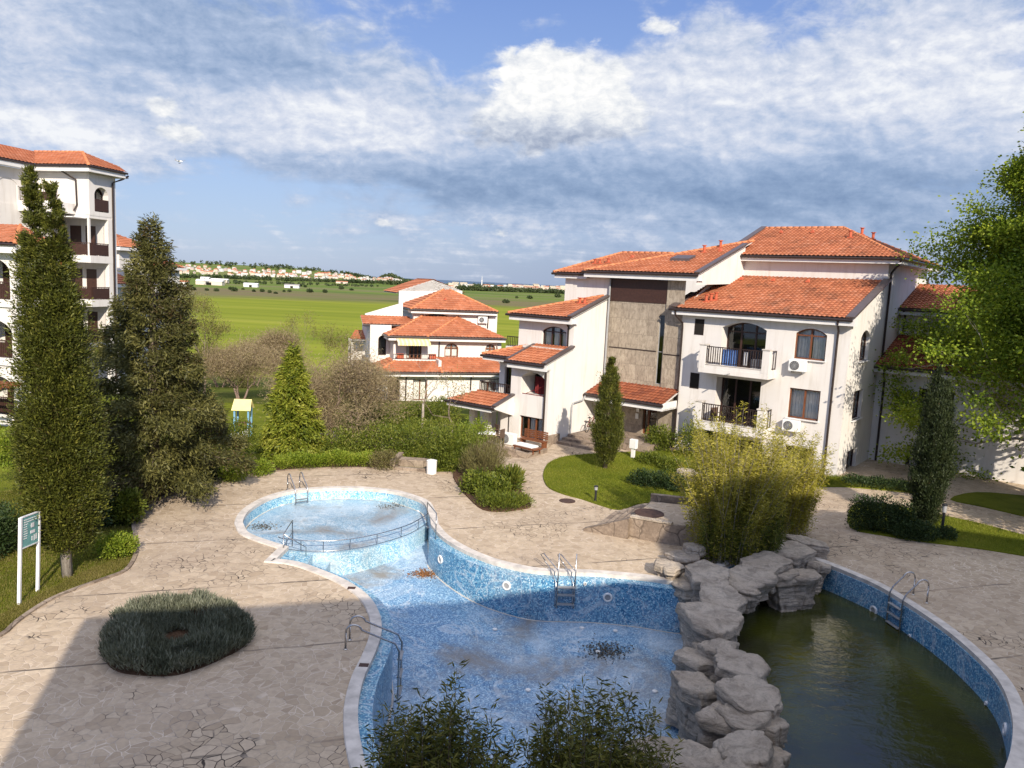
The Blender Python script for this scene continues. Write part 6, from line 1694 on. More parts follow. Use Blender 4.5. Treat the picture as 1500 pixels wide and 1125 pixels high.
# belts of far trees: leafy masses too far and too many to count
def tree_belt(name, pts, n, hgt, depth, seed, mat='field_tree', leaf=1.6):
    """pts: (px, py) sight marks along the foot of the belt"""
    rng = np.random.default_rng(seed); P = np.array([at_ground(*p) for p in spline(pts, 6)]); CC = []; TT = []
    seg = np.linalg.norm(np.diff(P, axis=0), axis=1); cum = np.r_[0, np.cumsum(seg)]
    for k in range(n):
        s = rng.uniform(0, cum[-1]); x = np.interp(s, cum, P[:, 0]); y = np.interp(s, cum, P[:, 1]) + rng.uniform(0, depth); z = land_z(x, y)
        h = hgt * rng.uniform(.45, 1.2); m_ = 26
        q = unit(rng.normal(size=(m_, 3))) * rng.uniform(.3, 1, (m_, 1)) * np.array([h * .55, h * .55, h * .5]) + np.array([x, y, z + h * .5])
        CC.append(q); TT.append(np.full(m_, np.clip(rng.normal(.5, .25), 0, 1)))
    C = np.concatenate(CC); D = rng.normal(size=C.shape)
    o = leaf_obj(name, C, D, leaf * hgt * .22 * rng.uniform(.6, 1.4, len(C)), leaf * hgt * .16, np.concatenate(TT), mat, None, rng)
    return tag(o, kind='stuff')


tree_belt('far_woodland', [(245, 407), (330, 409), (420, 412), (520, 415), (560, 416)], 420, 9, 60, 101)
tree_belt('far_woodland', [(560, 417), (600, 418), (660, 421)], 220, 11, 90, 102)
tree_belt('far_woodland', [(668, 425), (720, 427), (780, 429), (830, 431)], 420, 11, 60, 103)
tree_belt('far_woodland', [(270, 414), (330, 416), (400, 417), (470, 419), (540, 421)], 110, 6, 160, 104)
tree_belt('far_woodland', [(240, 386), (330, 392), (430, 397), (520, 404), (590, 410)], 900, 12, 420, 105, leaf=1.9)
tree_belt('far_woodland', [(690, 419), (760, 421), (830, 424)], 120, 12, 300, 106)

# town houses: each one stands on its own
def house_mesh(name, w_, d_, h, rh, wall, roof, flat=False):
    m_ = MB(); m_.box(-w_ / 2, -d_ / 2, -3, w_ / 2, d_ / 2, h); m_.cur = 1
    o_ = .4
    if flat: m_.box(-w_ / 2 - .3, -d_ / 2 - .3, h + .01, w_ / 2 + .3, d_ / 2 + .3, h + .6)
    else: m_.add([(-w_ / 2 - o_, -d_ / 2 - o_, h), (w_ / 2 + o_, -d_ / 2 - o_, h), (w_ / 2 + o_, d_ / 2 + o_, h), (-w_ / 2 - o_, d_ / 2 + o_, h), (-w_ / 2 + d_ / 3, 0, h + rh), (w_ / 2 - d_ / 3, 0, h + rh)], [(0, 1, 5, 4), (1, 2, 5), (2, 3, 4, 5), (3, 0, 4)])
    m_.cur = 2; fl_ = max(1, int(h / 3))
    for k in range(fl_):
        for x in np.arange(-w_ / 2 + 1, w_ / 2 - 1.2, 2.4): m_.box(x, -d_ / 2 - .03, k * h / fl_ + .9, x + 1.2, -d_ / 2 + .05, k * h / fl_ + 2.2)
    return m_.build(name, [M[wall], M[roof], M['dark']])
M['town_cream'] = m_plain('cream_render', (.62, .54, .43), .9, .1); M['town_pink'] = m_plain('pale_render', (.58, .47, .40), .9, .1); M['town_roof'] = m_plain('far_roof', (.36, .13, .07), .9, .1); M['town_grey'] = m_plain('grey_roof', (.30, .28, .27), .9, .1)
protos = [('town_house', house_mesh('town_house', 9, 8, 6, 2.6, 'white', 'town_roof'), 'small white town house with red roof on the far ridge', 'white red roofed houses of the far town'),
          ('town_house', house_mesh('town_house', 12, 9, 8, 3, 'town_cream', 'town_roof'), 'cream town house with red roof on the far ridge', 'cream red roofed houses of the far town'),
          ('town_house', house_mesh('town_house', 14, 9, 9, .6, 'white', 'town_grey', True), 'white flat roofed town house on the far ridge', 'white flat roofed houses of the far town'),
          ('town_house', house_mesh('town_house', 10, 9, 7, 2.6, 'town_pink', 'town_grey'), 'dull pink town house with grey roof on the far ridge', 'pink grey roofed houses of the far town')]
for nm, o, lab, grp in protos: tag(o, lab, 'house', grp)
rng = np.random.default_rng(110); first = set(); cnt = 0
for k in range(290):
    x = rng.uniform(242, 575) if k < 250 else rng.uniform(575, 640); fr_ = (x - 242) / 333
    yb = (401 + 13 * fr_) - rng.beta(1.2, 1.2) * (13 - 7 * fr_)
    if k > 236 and k < 250: x = rng.uniform(553, 582); yb = rng.uniform(402.5, 408)
    p = at_ground(x, yb)
    i = int(rng.choice(4, p=[.42, .26, .18, .14])); nm, o, lab, grp = protos[i]
    c = o if i not in first else o.copy()
    if i in first: COL.objects.link(c)
    first.add(i); s = rng.uniform(.5, .98); c.scale = (s, s, s); c.rotation_euler = (0, 0, rng.uniform(-.5, .5)); c.location = (p[0], p[1], land_z(p[0], p[1]))
# apartment blocks on the right of the horizon
tb = [('tower_block', house_mesh('tower_block', 22, 14, 20, .6, 'town_cream', 'town_grey', True), 'cream tower block in the far town by the sea', 'cream tower blocks by the sea'),
      ('tower_block', house_mesh('tower_block', 30, 14, 14, 3, 'town_pink', 'town_roof'), 'pink apartment block with red roof in the far town by the sea', 'pink apartment blocks by the sea'),
      ('tower_block', house_mesh('tower_block', 18, 14, 17, .6, 'white', 'town_grey', True), 'white tower block in the far town by the sea', 'white tower blocks by the sea')]
for nm, o, lab, grp in tb: tag(o, lab, 'apartment block', grp)
first = set()
for k in range(74):
    x = rng.uniform(650, 835); p = at_ground(x, 421.0 + (x - 660) * .027 + rng.uniform(-1.3, 2.0))
    i = int(rng.choice(3, p=[.42, .4, .18])); nm, o, lab, grp = tb[i]; c = o if i not in first else o.copy()
    if i in first: COL.objects.link(c)
    first.add(i); s = rng.uniform(.45, 1.0) * p[1] / 2900; c.scale = (s * rng.uniform(.7, 1.3), s, s); c.rotation_euler = (0, 0, rng.uniform(-.5, .5)); c.location = (p[0], p[1], land_z(p[0], p[1]))
p = at_ground(705.5, 421.5); m_ = MB(); z = land_z(p[0], p[1]); sc = p[1] / 2900
m_.lathe([(2.6, 0), (2.0, 12), (1.7, 24), (2.2, 26), (1.1, 28), (.7, 40), (.2, 44)], (0, 0, 0), 10); o = m_.build('radio_tower', M['white']); o.location = (p[0], p[1], z); o.scale = (sc, sc, sc); tag(o, 'thin white tower rising over the far town', 'tower')
# sheds and trees out on the plain
def shed(label, px, w_, d_, h, roof, wall='white'):
    p = at_ground(*px); t_ = thing('farm_shed', label, 'shed', (p[0], p[1], land_z(p[0], p[1])), .1)
    m_ = MB(); m_.box(-w_ / 2, -d_ / 2, -1, w_ / 2, d_ / 2, h); m_.build('wall', M[wall], t_)
    m_ = MB(); m_.add([(-w_ / 2 - .5, -d_ / 2 - .5, h + .02), (w_ / 2 + .5, -d_ / 2 - .5, h + .02), (w_ / 2 + .5, 0, h + d_ * .16), (-w_ / 2 - .5, 0, h + d_ * .16), (w_ / 2 + .5, d_ / 2 + .5, h + .02), (-w_ / 2 - .5, d_ / 2 + .5, h + .02)], [(0, 1, 2, 3), (3, 2, 4, 5), (0, 3, 5), (1, 4, 2)]); m_.build('roof', M[roof], t_)
    m_ = MB(); m_.box(-w_ * .1, -d_ / 2 - .05, 0, w_ * .1, -d_ / 2 + .05, h * .7); m_.build('door', M['dark'], t_)
shed('long white farm shed at the left of the plain', (308, 417.5), 34, 14, 5, 'white', 'town_cream'); shed('second white farm shed in the group of three', (322, 414.5), 26, 12, 5, 'white', 'town_cream'); shed('small white shed left of the farm group', (301, 411), 15, 10, 5, 'white')
shed('white shed standing alone right of the farm group', (368, 420.5), 18, 9, 4, 'white'); shed('pale grey shed nearer the middle of the plain', (428, 422), 20, 9, 4, 'town_grey', 'white'); shed('red roofed farm building on the middle of the plain', (501, 415.5), 26, 10, 4, 'town_roof', 'town_pink'); shed('white farm house with red roof at the left edge of the plain', (265, 419), 16, 10, 5, 'town_roof')
rng = np.random.default_rng(120)
pts = [(284, 425.5), (303, 426), (317, 427), (338, 424.5), (343, 427), (356, 424.5), (372, 427.5), (384, 428), (395, 429.5), (404, 430.5), (416, 428), (424, 428), (454, 428.5), (476, 429), (500, 424), (515, 425.5), (345, 415), (352, 414), (440, 420), (447, 421), (757, 437), (776, 438), (741, 444), (817, 436)]
tbm = []
for k in range(3):
    r2 = np.random.default_rng(130 + k); m_ = 220
    q = unit(r2.normal(size=(m_, 3))) * r2.uniform(.4, 1, (m_, 1)) ** .5 * np.array([2.4, 2.4, 1.7]) + np.array([0, 0, 1.8])
    Vq, Fq = leaf_quads(q, r2.normal(size=(m_, 3)), 1.1, .8, r2); me = np_mesh('field_bush', Vq, Fq, tint=np.full(m_ * 4, .3 + .2 * k)); me.materials.append(M['field_tree']); tbm.append(me)
for k, q in enumerate(pts):
    p = at_ground(*q); o = bpy.data.objects.new('field_bush', tbm[k % 3]); COL.objects.link(o); o.location = (p[0], p[1], land_z(p[0], p[1]) - .3); s = p[1] / 800 * rng.uniform(.6, 1.25); o.scale = (s * rng.uniform(.8, 1.4), s, s)
    tag(o, 'dark round bush dotted on the far green plain', 'bush', 'bushes on the far plain')
# light aircraft
d = ray(262, 236); pc = CAMP + d * 900; t_ = thing('aeroplane', 'small white aeroplane in the sky at the left', 'aeroplane', tuple(pc), R_(25))
m_ = MB(); m_.tube([(-5, 0, .3), (-3.5, 0, .35), (-1, 0, .1), (2.5, 0, 0), (4.2, 0, -.1), (4.8, 0, -.15)], [.15, .35, .8, .95, .6, .1], 10); m_.build('fuselage', M['plastic'], t_, smooth=True)
m_ = MB(); m_.box(.2, -7, .75, 1.9, 7, .95); m_.build('wing', M['plastic_grey'], t_); m_ = MB(); m_.box(-5, -2, .4, -4, 2, .5); m_.box(-5, -.08, .5, -4, .08, 2.0); m_.build('tail', M['plastic_grey'], t_)
m_ = MB(); m_.tube([(.5, -1.2, -1.9), (3, -1.2, -2.0)], .3, 6); m_.build('float', M['black'], t_)
t_.rotation_euler = (R_(8), R_(6), R_(-20))
# ------------------------------------------------------------------ pool furniture, rocks, small things
from mathutils import noise as mnoise
def near_normal(px):
    p = g(*px); q = np.array(p[:2]); dd = [np.linalg.norm(np.array(a) - q) for a in cop]; i = int(np.argmin(dd))
    a = np.array(cop[i - 1]); b = np.array(cop[(i + 1) % NO]); e = (b - a) / np.linalg.norm(b - a)
    return np.array(cop[i]), e, np.array([-e[1], e[0]])


def ladder(label, px, wid=.5, behind=.55, top=.72, bottom=-1.0, off=.12, steps=3):
    c, e, nn = near_normal(px); ang = math.atan2(nn[1], nn[0]) - math.pi / 2
    t_ = thing('pool_ladder', label, 'pool ladder', (c[0], c[1], 0), ang, 'steel ladders of the pool')     # local +y points into the pool
    for x in (-wid / 2, wid / 2):
        m_ = MB(); pts = [(x, -behind, .02), (x, -behind, top - .18)]
        for a in np.linspace(180, 20, 9): pts.append((x, -behind + .20 + .20 * math.cos(R_(a)), top - .18 + .20 * math.sin(R_(a))))
        pts += [(x, off - .10, top - .42), (x, off, top - .62), (x, off, bottom + .05), (x, off - .08, bottom)]
        m_.tube(pts, .025, 8); m_.build('rail', M['steel'], t_, smooth=True)
    for k in range(steps):
        z = -.22 - k * (abs(bottom) - .32) / max(1, steps - 1) * .95; m_ = MB(); m_.box(-wid / 2 + .02, off - .05, z - .015, wid / 2 - .02, off + .06, z + .015); m_.build('step', M['plastic_grey'] if steps > 2 else M['steel'], t_)
    for x in (-wid / 2, wid / 2): m_ = MB(); m_.lathe([(.05, 0), (.05, .012), (.025, .03)], (x, -behind, .045 if behind < .3 else .0), 12); m_.build('flange', M['steel'], t_)
    return t_


ladder('steel ladder at the far side of the round shallow basin', (441, 723), .52, .5, .68, -.42, .42, 2)
ladder('steel ladder curving over the shaded left edge of the deep basin', (546, 948), .5, .75, .62, -1.3, .55)
ladder('steel ladder on the curved wall of the green water', (1312, 880), .62, .70, .72, -.95, .10)
# the odd one with upright rails and bent stays
c, e, nn = near_normal((824, 838)); t_ = thing('pool_ladder', 'upright steel ladder with bent stays on the far wall of the deep basin', 'pool ladder', (c[0], c[1], 0), math.atan2(nn[1], nn[0]) - math.pi / 2, 'steel ladders of the pool')
for x in (.27, -.27):
    m_ = MB(); m_.tube([(x, .36, -1.0), (x, .36, .78)], .02, 8); m_.tube([(x + .06, .42, -.95), (x + .06, .42, -.16), (x + .24, -.1, .14), (x + .50, -.5, .42), (x + .40, -.45, .46), (x, .30, .20)], .016, 8)
    m_.build('rail', M['steel'], t_, smooth=True)
for z in (-.30, -.55, -.85): m_ = MB(); m_.box(-.27, .33, z - .02, .27, .45, z + .02); m_.build('step', M['plastic_grey'], t_)
# railing along the dividing wall
t_ = thing('safety_railing', 'low curved steel railing along the wall of the round basin', 'railing', (0, 0, 0))
dvr = offset(div, .10, False); m_ = MB(); m_.tube([(*p, SZ + .42) for p in dvr], .018, 8); m_.build('handrail', M['steel'], t_, smooth=True)
m_ = MB(); m_.tube([(*p, SZ + .06) for p in dvr], .012, 6); m_.build('lower_rail', M['steel'], t_, smooth=True)
for i in range(3, len(dvr) - 2, 5): m_ = MB(); m_.tube([(*dvr[i], SZ), (*dvr[i], SZ + .42)], .015, 6); m_.build('post', M['steel'], t_)
def gate(label, a, b, c3, h0=.95):
    """handrail frame going down the steps"""
    g_ = thing('handrail', label, 'handrail', (0, 0, 0))
    m_ = MB(); m_.tube([(a[0], a[1], a[2]), (a[0], a[1], a[2] + h0), (b[0], b[1], b[2] + h0), (b[0], b[1], b[2])], .02, 8); m_.tube([(a[0], a[1], a[2] + h0 * .55), (b[0], b[1], b[2] + h0 * .55)], .012, 6); m_.build('rail', M['steel'], g_, smooth=True)
    if c3 is not None: m_ = MB(); m_.tube([(b[0], b[1], b[2] + h0), (c3[0], c3[1], c3[2] + .62), (c3[0], c3[1], c3[2])], .016, 8); m_.build('stay', M['steel'], g_, smooth=True)
P3 = lambda px, z: tuple(g(px[0], px[1], z))
gate('steel handrail frame at the corner steps of the pool', P3((428, 800), SZ), P3((415, 822), -.40), P3((448, 828), -.72), .92)
gate('steel handrail frame where the round basin meets the deep wall', P3((625, 771), SZ), P3((638, 790), -.08), None, .95)
# rocks
def boulder(px, zt, z0, wpx, dpx=None, seed=0, name='boulder', parent=None, label=None, rot=None, group=None):
    """a split, flat topped block: straight broken sides with bedding ridges, a cap that overhangs a little"""
    rng = np.random.default_rng(seed); p = g(px[0], px[1], zt); sc = np.linalg.norm(p - CAMP) / FPX
    rx = wpx * sc / 2; ry = (dpx or wpx * .8) * sc / 2 * 1.15; H = zt - z0
    ne = rng.integers(5, 8); th_e = np.sort((np.arange(ne) + rng.uniform(-.32, .32, ne)) * 2 * np.pi / ne); de = rng.uniform(.78, 1.0, ne)
    NA = 112; th = np.arange(NA) * 2 * np.pi / NA
    def rad(t): c = np.cos(t[:, None] - th_e[None]); return np.min(np.where(c > .12, de[None] / np.maximum(c, .12), 9), 1)
    R0 = np.minimum(rad(th), 1.22)
    rows = []; capz = min(.34, H * .45) * rng.uniform(.7, 1.2); step = rng.uniform(.03, .10); leanx, leany = rng.normal(size=2) * .10
    zz = np.r_[np.linspace(0, H - .05, 46), H - .028, H - .010, H]
    slope = rng.normal(size=2) * .07
    sd = Vector((seed * 3.17, seed * 1.71, seed * .7)); tw = rng.uniform(-.25, .25)
    for j, z in enumerate(zz):
        f = z / H; inset = 0.0
        if z < H - capz: inset = step + .10 * (1 - f) * rng.uniform(.6, 1.0)
        if z > H - .03: inset = {0: .006, 1: .022, 2: .055}[j - 46] if j >= 46 else 0
        R = np.minimum(rad(th + tw * (1 - f)), 1.22) if z < H - capz else R0
        row = []
        for k in range(NA):
            x = R[k] * math.cos(th[k]) * rx; y = R[k] * math.sin(th[k]) * ry
            v = Vector((x, y, z)); 
            big = mnoise.fractal(v * .9 + sd, 1.0, 2.0, 3) * .10 * min(1.2, rx)
            ridge = (abs(mnoise.noise(Vector((x * .9, y * .9, z * 7.0)) + sd)) - .25) * .085
            crack = -max(0, .10 - abs(mnoise.noise(Vector((x * 2.2, y * 2.2, z * .55)) + sd))) * .55
            fine = mnoise.fractal(v * 5 + sd, 1.0, 2.0, 4) * .034
            L = math.hypot(x, y) + 1e-6; d_ = big + ridge + crack + fine - inset
            row.append((x + x / L * d_ + leanx * (f - .5) * H, y + y / L * d_ + leany * (f - .5) * H, z + slope[0] * x * f + slope[1] * y * f + big * .3 * f))
        rows.append(row)
    V_o = [q for r in rows for q in r]; fs = []
    for j in range(len(rows) - 1):
        for k in range(NA): fs.append((j * NA + k, j * NA + (k + 1) % NA, (j + 1) * NA + (k + 1) % NA, (j + 1) * NA + k))
    base = (len(rows) - 1) * NA; last = rows[-1]; cx_, cy_, cz_ = np.mean(np.array(last), 0)
    for i, kk in enumerate((.86, .70, .52, .34, .16)):
        ring = []
        for (x, y, z) in last:
            X = cx_ + (x - cx_) * kk; Y = cy_ + (y - cy_) * kk; v = Vector((X, Y, 0)) + sd
            ring.append((X, Y, cz_ + (z - cz_) * kk + mnoise.fractal(v * 1.6, 1, 2, 4) * .05 + mnoise.fractal(v * 8, 1, 2, 2) * .012 + .012))
        off = len(V_o); V_o += ring
        for k in range(NA): fs.append((base + k, base + (k + 1) % NA, off + (k + 1) % NA, off + k))
        base = off
    fs.append(tuple(base + k for k in range(NA)))
    ang = rng.uniform(0, 6.28) if rot is None else rot
    if abs(rx / ry - 1) > .25: ang = rng.normal() * .25
    ca, sa = math.cos(ang), math.sin(ang)
    V_o = [(x * ca - y * sa, x * sa + y * ca, z) for x, y, z in V_o]
    me = bpy.data.meshes.new(name); me.from_pydata(V_o, [], fs)
    me.polygons.foreach_set('use_smooth', [True] * len(me.polygons))
    o = link_mesh(name, me, M['rock'], parent); o.location = (p[0], p[1], z0)
    if label: tag(o, label, 'rock', group)
    return o
RK = thing('rock_arch', 'grey artificial rock arch dividing the dry basin from the green water', 'rock formation')
rocks = [((1182, 790), .55, -.1, 66, 40), ((1160, 802), .50, -.5, 76, 46), ((1122, 822), .55, -.25, 84, 60), ((1098, 842), .45, -.3, 88, 56), ((1088, 858), .35, -.4, 56, 50), ((1054, 874), .40, -1.5, 84, 60), ((1046, 906), .40, -1.4, 96, 70),
         ((1036, 838), .55, -1.4, 76, 60), ((1010, 856), .10, -1.5, 44, 50), ((1014, 962), .0, -1.75, 62, 60), ((1060, 944), .30, -1.5, 60, 50), ((1086, 968), .35, -.9, 90, 70), ((1024, 1000), -.05, -1.9, 62, 60), ((1104, 1010), .40, -.7, 100, 76), ((1066, 1050), .10, -2.0, 74, 74),
         ((1098, 1040), .25, -1.5, 74, 70), ((1094, 1088), .25, -1.6, 86, 90), ((1132, 1056), .05, -1.4, 50, 60), ((996, 1104), .0, -2.1, 120, 80), ((936, 1094), -.05, -2.1, 60, 60), ((1148, 836), .30, -1.3, 56, 54), ((1174, 838), .22, -1.3, 56, 50), ((1196, 826), .12, -1.2, 30, 30), ((1040, 1118), .1, -2.1, 90, 80), ((1100, 1150), .2, -2.1, 110, 90), ((960, 1150), .0, -2.2, 110, 90)]
for k in range(1, len(rl) - 1, 2):
    q = proj((rl[k][0], rl[k][1], -.15)); rocks.append((q, -.12 - .1 * (k % 3), -1.9 if k > 12 else -1.3, 62, 58))
for k, (px, zt, z0, w_, d_) in enumerate(rocks): boulder(px, zt, z0, w_ * .90, d_ * .92, 200 + k, parent=RK)
for k, (px, zt, w_, lab) in enumerate([((980, 826), .42, 46, 'sunlit angular boulder at the foot of the planter'), ((1018, 800), .50, 34, 'upright grey boulder beside the bamboo'), ((1002, 812), .30, 50, 'low brown boulder between the planter and the bamboo'), ((1075, 770), .75, 50, 'pale boulder half hidden in the bamboo'), ((1010, 690), .45, 34, 'pale flat stone among the clipped hedges')]):
    boulder(px, zt, -.1, w_, w_ * .8, 240 + k, name='boulder', label=lab)
# raised stone platform with steps
f0, f1 = g(922, 787)[:2], g(980, 798)[:2]; e = (f1 - f0) / np.linalg.norm(f1 - f0); nb_ = np.array([-e[1], e[0]])
PT = thing('stone_platform', 'raised rubble stone platform with four steps beside the bamboo', 'platform', (0, 0, 0))
m_ = MB(); q = [f0, f1, f1 + e * 3.2 + nb_ * .9, f1 + e * 3.2 + nb_ * 3.6, f0 + nb_ * 2.6]; m_.prism([tuple(v) for v in q], -.05, .72); m_.build('base', M['stonewall'], PT)
m_ = MB(); m_.prism([tuple(v) for v in offset([tuple(v) for v in q], .06)], .724, .745); m_.build('paving', M['paving'], PT)
m_ = MB(); a = f0 + nb_ * 2.6; b = f1 + e * 3.2 + nb_ * 3.6; ee = (b - a) / np.linalg.norm(b - a); n2 = np.array([-ee[1], ee[0]]) * .25; m_.prism([tuple(a), tuple(b), tuple(b + n2), tuple(a + n2)], -.05, 1.0); m_.build('parapet', M['stonewall'], PT)
m_ = MB(); m_.prism([tuple(f0 - e * .02 - nb_ * .03), tuple(f1 + e * .03 - nb_ * .03), tuple(f1 + e * .03 + nb_ * .22), tuple(f0 - e * .02 + nb_ * .22)], .746, .80); m_.build('coping', M['rock'], PT)
for k in range(4):
    a = f0 - e * (.34 * (k + 1)); m_ = MB(); m_.prism([tuple(a), tuple(a + e * .338), tuple(a + e * .338 + nb_ * 2.5), tuple(a + nb_ * 2.5)], -.05, .58 - .15 * k); m_.build('step', M['stonewall'], PT)
m_ = MB(); m_.prism([tuple(f0 - e * 1.7 - nb_ * .25), tuple(f0 - nb_ * .25), tuple(f0 - nb_ * .0), tuple(f0 - e * 1.7)], -.05, lambda x, y: max(.08, .76 + ((np.array((x, y)) - f0) @ e) * .40)); m_.build('side_wall', M['stonewall'], PT)
def manhole(label, px, z, r=.38):
    p = g(px[0], px[1], z); m_ = MB(); m_.lathe([(r, 0), (r, .02), (r * .93, .026), (r * .88, .018), (r * .1, .022)], (0, 0, 0), 28); o = m_.build('manhole_cover', M['cast']); o.location = (p[0], p[1], z + .002); tag(o, label, 'manhole cover')
manhole('round rusty manhole cover on the raised stone platform', (951, 752), .746, .55); manhole('round iron manhole cover in the path beside the lawn', (831, 734), .0, .34)
def bollard(label, px, top, z=.0):
    b = g(px[0], px[1], z); h = aty_h(px[0], top, b[1]) - z; t_ = thing('bollard_lamp', label, 'bollard lamp', (b[0], b[1], z), 0, 'garden bollard lamps')
    m_ = MB(); m_.lathe([(.085, 0), (.085, .02), (.05, .03), (.05, h * .72)], (0, 0, 0), 12); m_.build('post', M['black'], t_); m_ = MB(); m_.lathe([(.07, h * .72), (.075, h * .93)], (0, 0, 0), 12); m_.build('lamp', M['plastic_grey'], t_)
    m_ = MB(); m_.lathe([(.095, h * .93), (.09, h * .97), (.03, h)], (0, 0, 0), 12); m_.build('cap', M['black'], t_)
bollard('slim black bollard lamp at the lawn edge by the path', (872, 734), 711, .04); bollard('black bollard lamp on the shaded right lawn', (1379, 784), 737, .04); bollard('dark bollard lamp in the shade under the cedar', (254, 722), 700, 0)
b = g(632, 694); t_ = thing('litter_bin', 'small white cylindrical bin at the edge of the deck', 'bin', tuple(b)); m_ = MB(); m_.lathe([(.20, 0), (.23, .02), (.24, .55), (.22, .6)], (0, 0, 0), 20); m_.build('body', M['plastic'], t_, smooth=False); m_ = MB(); m_.lathe([(.245, .6), (.245, .64), (.1, .68)], (0, 0, 0), 20); m_.build('lid', M['plastic'], t_)
# little stair cut into the bed beside the bin
sa_, sb_ = g(578, 688)[:2], g(624, 691)[:2]; m_ = MB(); ee = (sb_ - sa_) / np.linalg.norm(sb_ - sa_); n2 = np.array([-ee[1], ee[0]])
m_.prism([tuple(sa_ - ee * .25), tuple(sa_), tuple(sa_ + n2 * 2), tuple(sa_ - ee * .25 + n2 * 2)], -.05, .42); m_.prism([tuple(sa_), tuple(sb_), tuple(sb_ + n2 * .25), tuple(sa_ + n2 * .25)], -.05, .12); m_.prism([tuple(sa_ + n2 * .9), tuple(sb_ + n2 * .9), tuple(sb_ + n2 * 1.5), tuple(sa_ + n2 * 1.5)], -.05, .30)
tag(m_.build('garden_stair', M['stonewall'], None, bevel=.02), 'small stone stair let into the planting beside the bin', 'steps')
# meter post before the entrance
b = g(927, 669, .1); t_ = thing('meter_cabinet', 'pale grey cabinet on a post before the entrance', 'cabinet', tuple(b), R_(-38)); m_ = MB(); m_.box(-.09, -.07, -.1, .09, .07, .45); m_.build('post', M['plastic'], t_); m_ = MB(); m_.box(-.20, -.12, .45, .20, .12, .95); m_.build('cabinet', M['plastic'], t_, bevel=.02)
# green notice board on two posts
pa = g(28, 883); pb = g(55, 864.5); za = aty_h(33.5, 762, pa[1]); zb = aty_h(64, 745, pb[1])
dv_ = pb - pa; Lb = np.linalg.norm(dv_[:2]); t_ = thing('notice_board', 'green notice board with pale lines on two white posts', 'sign', (pa[0], pa[1], 0), math.atan2(dv_[1], dv_[0]))
for x in (0, Lb): m_ = MB(); m_.bar((x, 0, -.1), (x, 0, za), .07, .07); m_.build('post', M['cloth'], t_)
t_.rotation_euler = (0, R_(5.0), math.atan2(dv_[1], dv_[0])); zt = za - .02; m_ = MB(); m_.box(.06, -.02, zt - .80, Lb - .06, .02, zt); bd = m_.build('board', M['teal'], t_)
m_ = MB()
for q in ((.03, -.03, zt - .83, Lb - .03, .03, zt - .80), (.03, -.03, zt, Lb - .03, .03, zt + .03)): m_.box(*q)
m_.build('frame', M['cloth'], t_)
m_ = MB(); rg = random.Random(3)
for k in range(9):
    z = zt - .08 - k * .062; x = .12; x1 = Lb - .5 - .1 * rg.random() if k > 1 else Lb - .14
    while x < x1:
        w_ = rg.uniform(.03, .12); m_.box(x, -.026, z - .012, min(x + w_, x1), -.021, z + .012); x += w_ + .022
m_.build('lettering', M['cloth'], bd); m_ = MB()
m_.box(Lb - .40, -.026, zt - .34, Lb - .26, -.021, zt - .22); m_.box(Lb - .42, -.026, zt - .50, Lb - .22, -.021, zt - .42); m_.box(Lb - .36, -.026, zt - .70, Lb - .32, -.021, zt - .58); m_.box(Lb - .26, -.026, zt - .72, Lb - .21, -.021, zt - .56); m_.box(Lb - .17, -.026, zt - .70, Lb - .12, -.021, zt - .55)
m_.build('emblem', M['cloth'], bd)
# play house roof seen over the hedge
b = g(356, 640); t_ = thing('play_tower', 'yellow roofed play tower with blue posts behind the clipped tree', 'play equipment', tuple(b), R_(6)); hz = aty_h(356, 598, b[1])
for x in (-.36, .36):
    for y in (-.36, .36): m_ = MB(); m_.bar((x, y, 0), (x, y, hz), .09, .09); m_.build('post', M['blue'], t_)
m_ = MB(); m_.add([(-.5, -.5, hz - .05), (.5, -.5, hz - .05), (.46, 0, hz + .5), (-.46, 0, hz + .5), (.5, .5, hz - .05), (-.5, .5, hz - .05)], [(0, 1, 2, 3), (3, 2, 4, 5)]); m_.build('roof', M['yellow'], t_); m_ = MB(); m_.box(-.36, -.36, .7, .36, .36, .78); m_.build('deck', M['wood'], t_)
b = g(349, 660); t_ = thing('rocking_toy', 'white and red spring toy behind the clipped tree', 'play equipment', tuple(b)); m_ = MB(); m_.tube([(-.4, 0, .75), (-.1, 0, .68), (.2, 0, .7), (.42, 0, .98), (.52, 0, 1.05)], [.14, .22, .20, .14, .08], 10); m_.build('body', M['plastic'], t_, smooth=True); m_ = MB(); m_.lathe([(.16, .0), (.16, .5)], (0, 0, 0), 10); m_.box(-.3, -.15, .45, .3, .15, .52); m_.build('spring', M['red'], t_)
# leaves and silt blown into the corners of the dry basin
def litter(label, px, z, r, n, mat, seed, kind='leaf_litter'):
    rng = np.random.default_rng(seed); p = g(px[0], px[1], z); q = rng.normal(size=(n, 2)) * r * np.array([1, .7]); zz_ = np.array([floor_z(p[0] + a, p[1] + b_) if z < -.6 else z for a, b_ in q]) + .012 + rng.uniform(0, .03, n)
    C = np.column_stack([q[:, 0], q[:, 1], zz_]); D = rng.normal(size=(n, 3)) * np.array([1, 1, .18]); o = leaf_obj(kind, C, D, .075 * rng.uniform(.5, 1.4, n), .05, rng.uniform(0, 1, n), mat, None, rng); o.location = (p[0], p[1], 0); tag(o, label, 'leaf litter', None, None)
M['dry_leaf'] = leaf_mat('dry_leaf', [(.10, .045, .02), (.22, .10, .04), (.35, .19, .09)], .1); M['silt'] = leaf_mat('silt_leaf', [(.06, .055, .045), (.10, .09, .07), (.15, .13, .105)], .05)
litter('rust brown leaves blown into the corner under the divider', (622, 836), -1.1, .22, 420, 'dry_leaf', 301); litter('dark patch of wet leaves on the deep basin floor', (888, 952), -1.55, .34, 420, 'silt', 302)
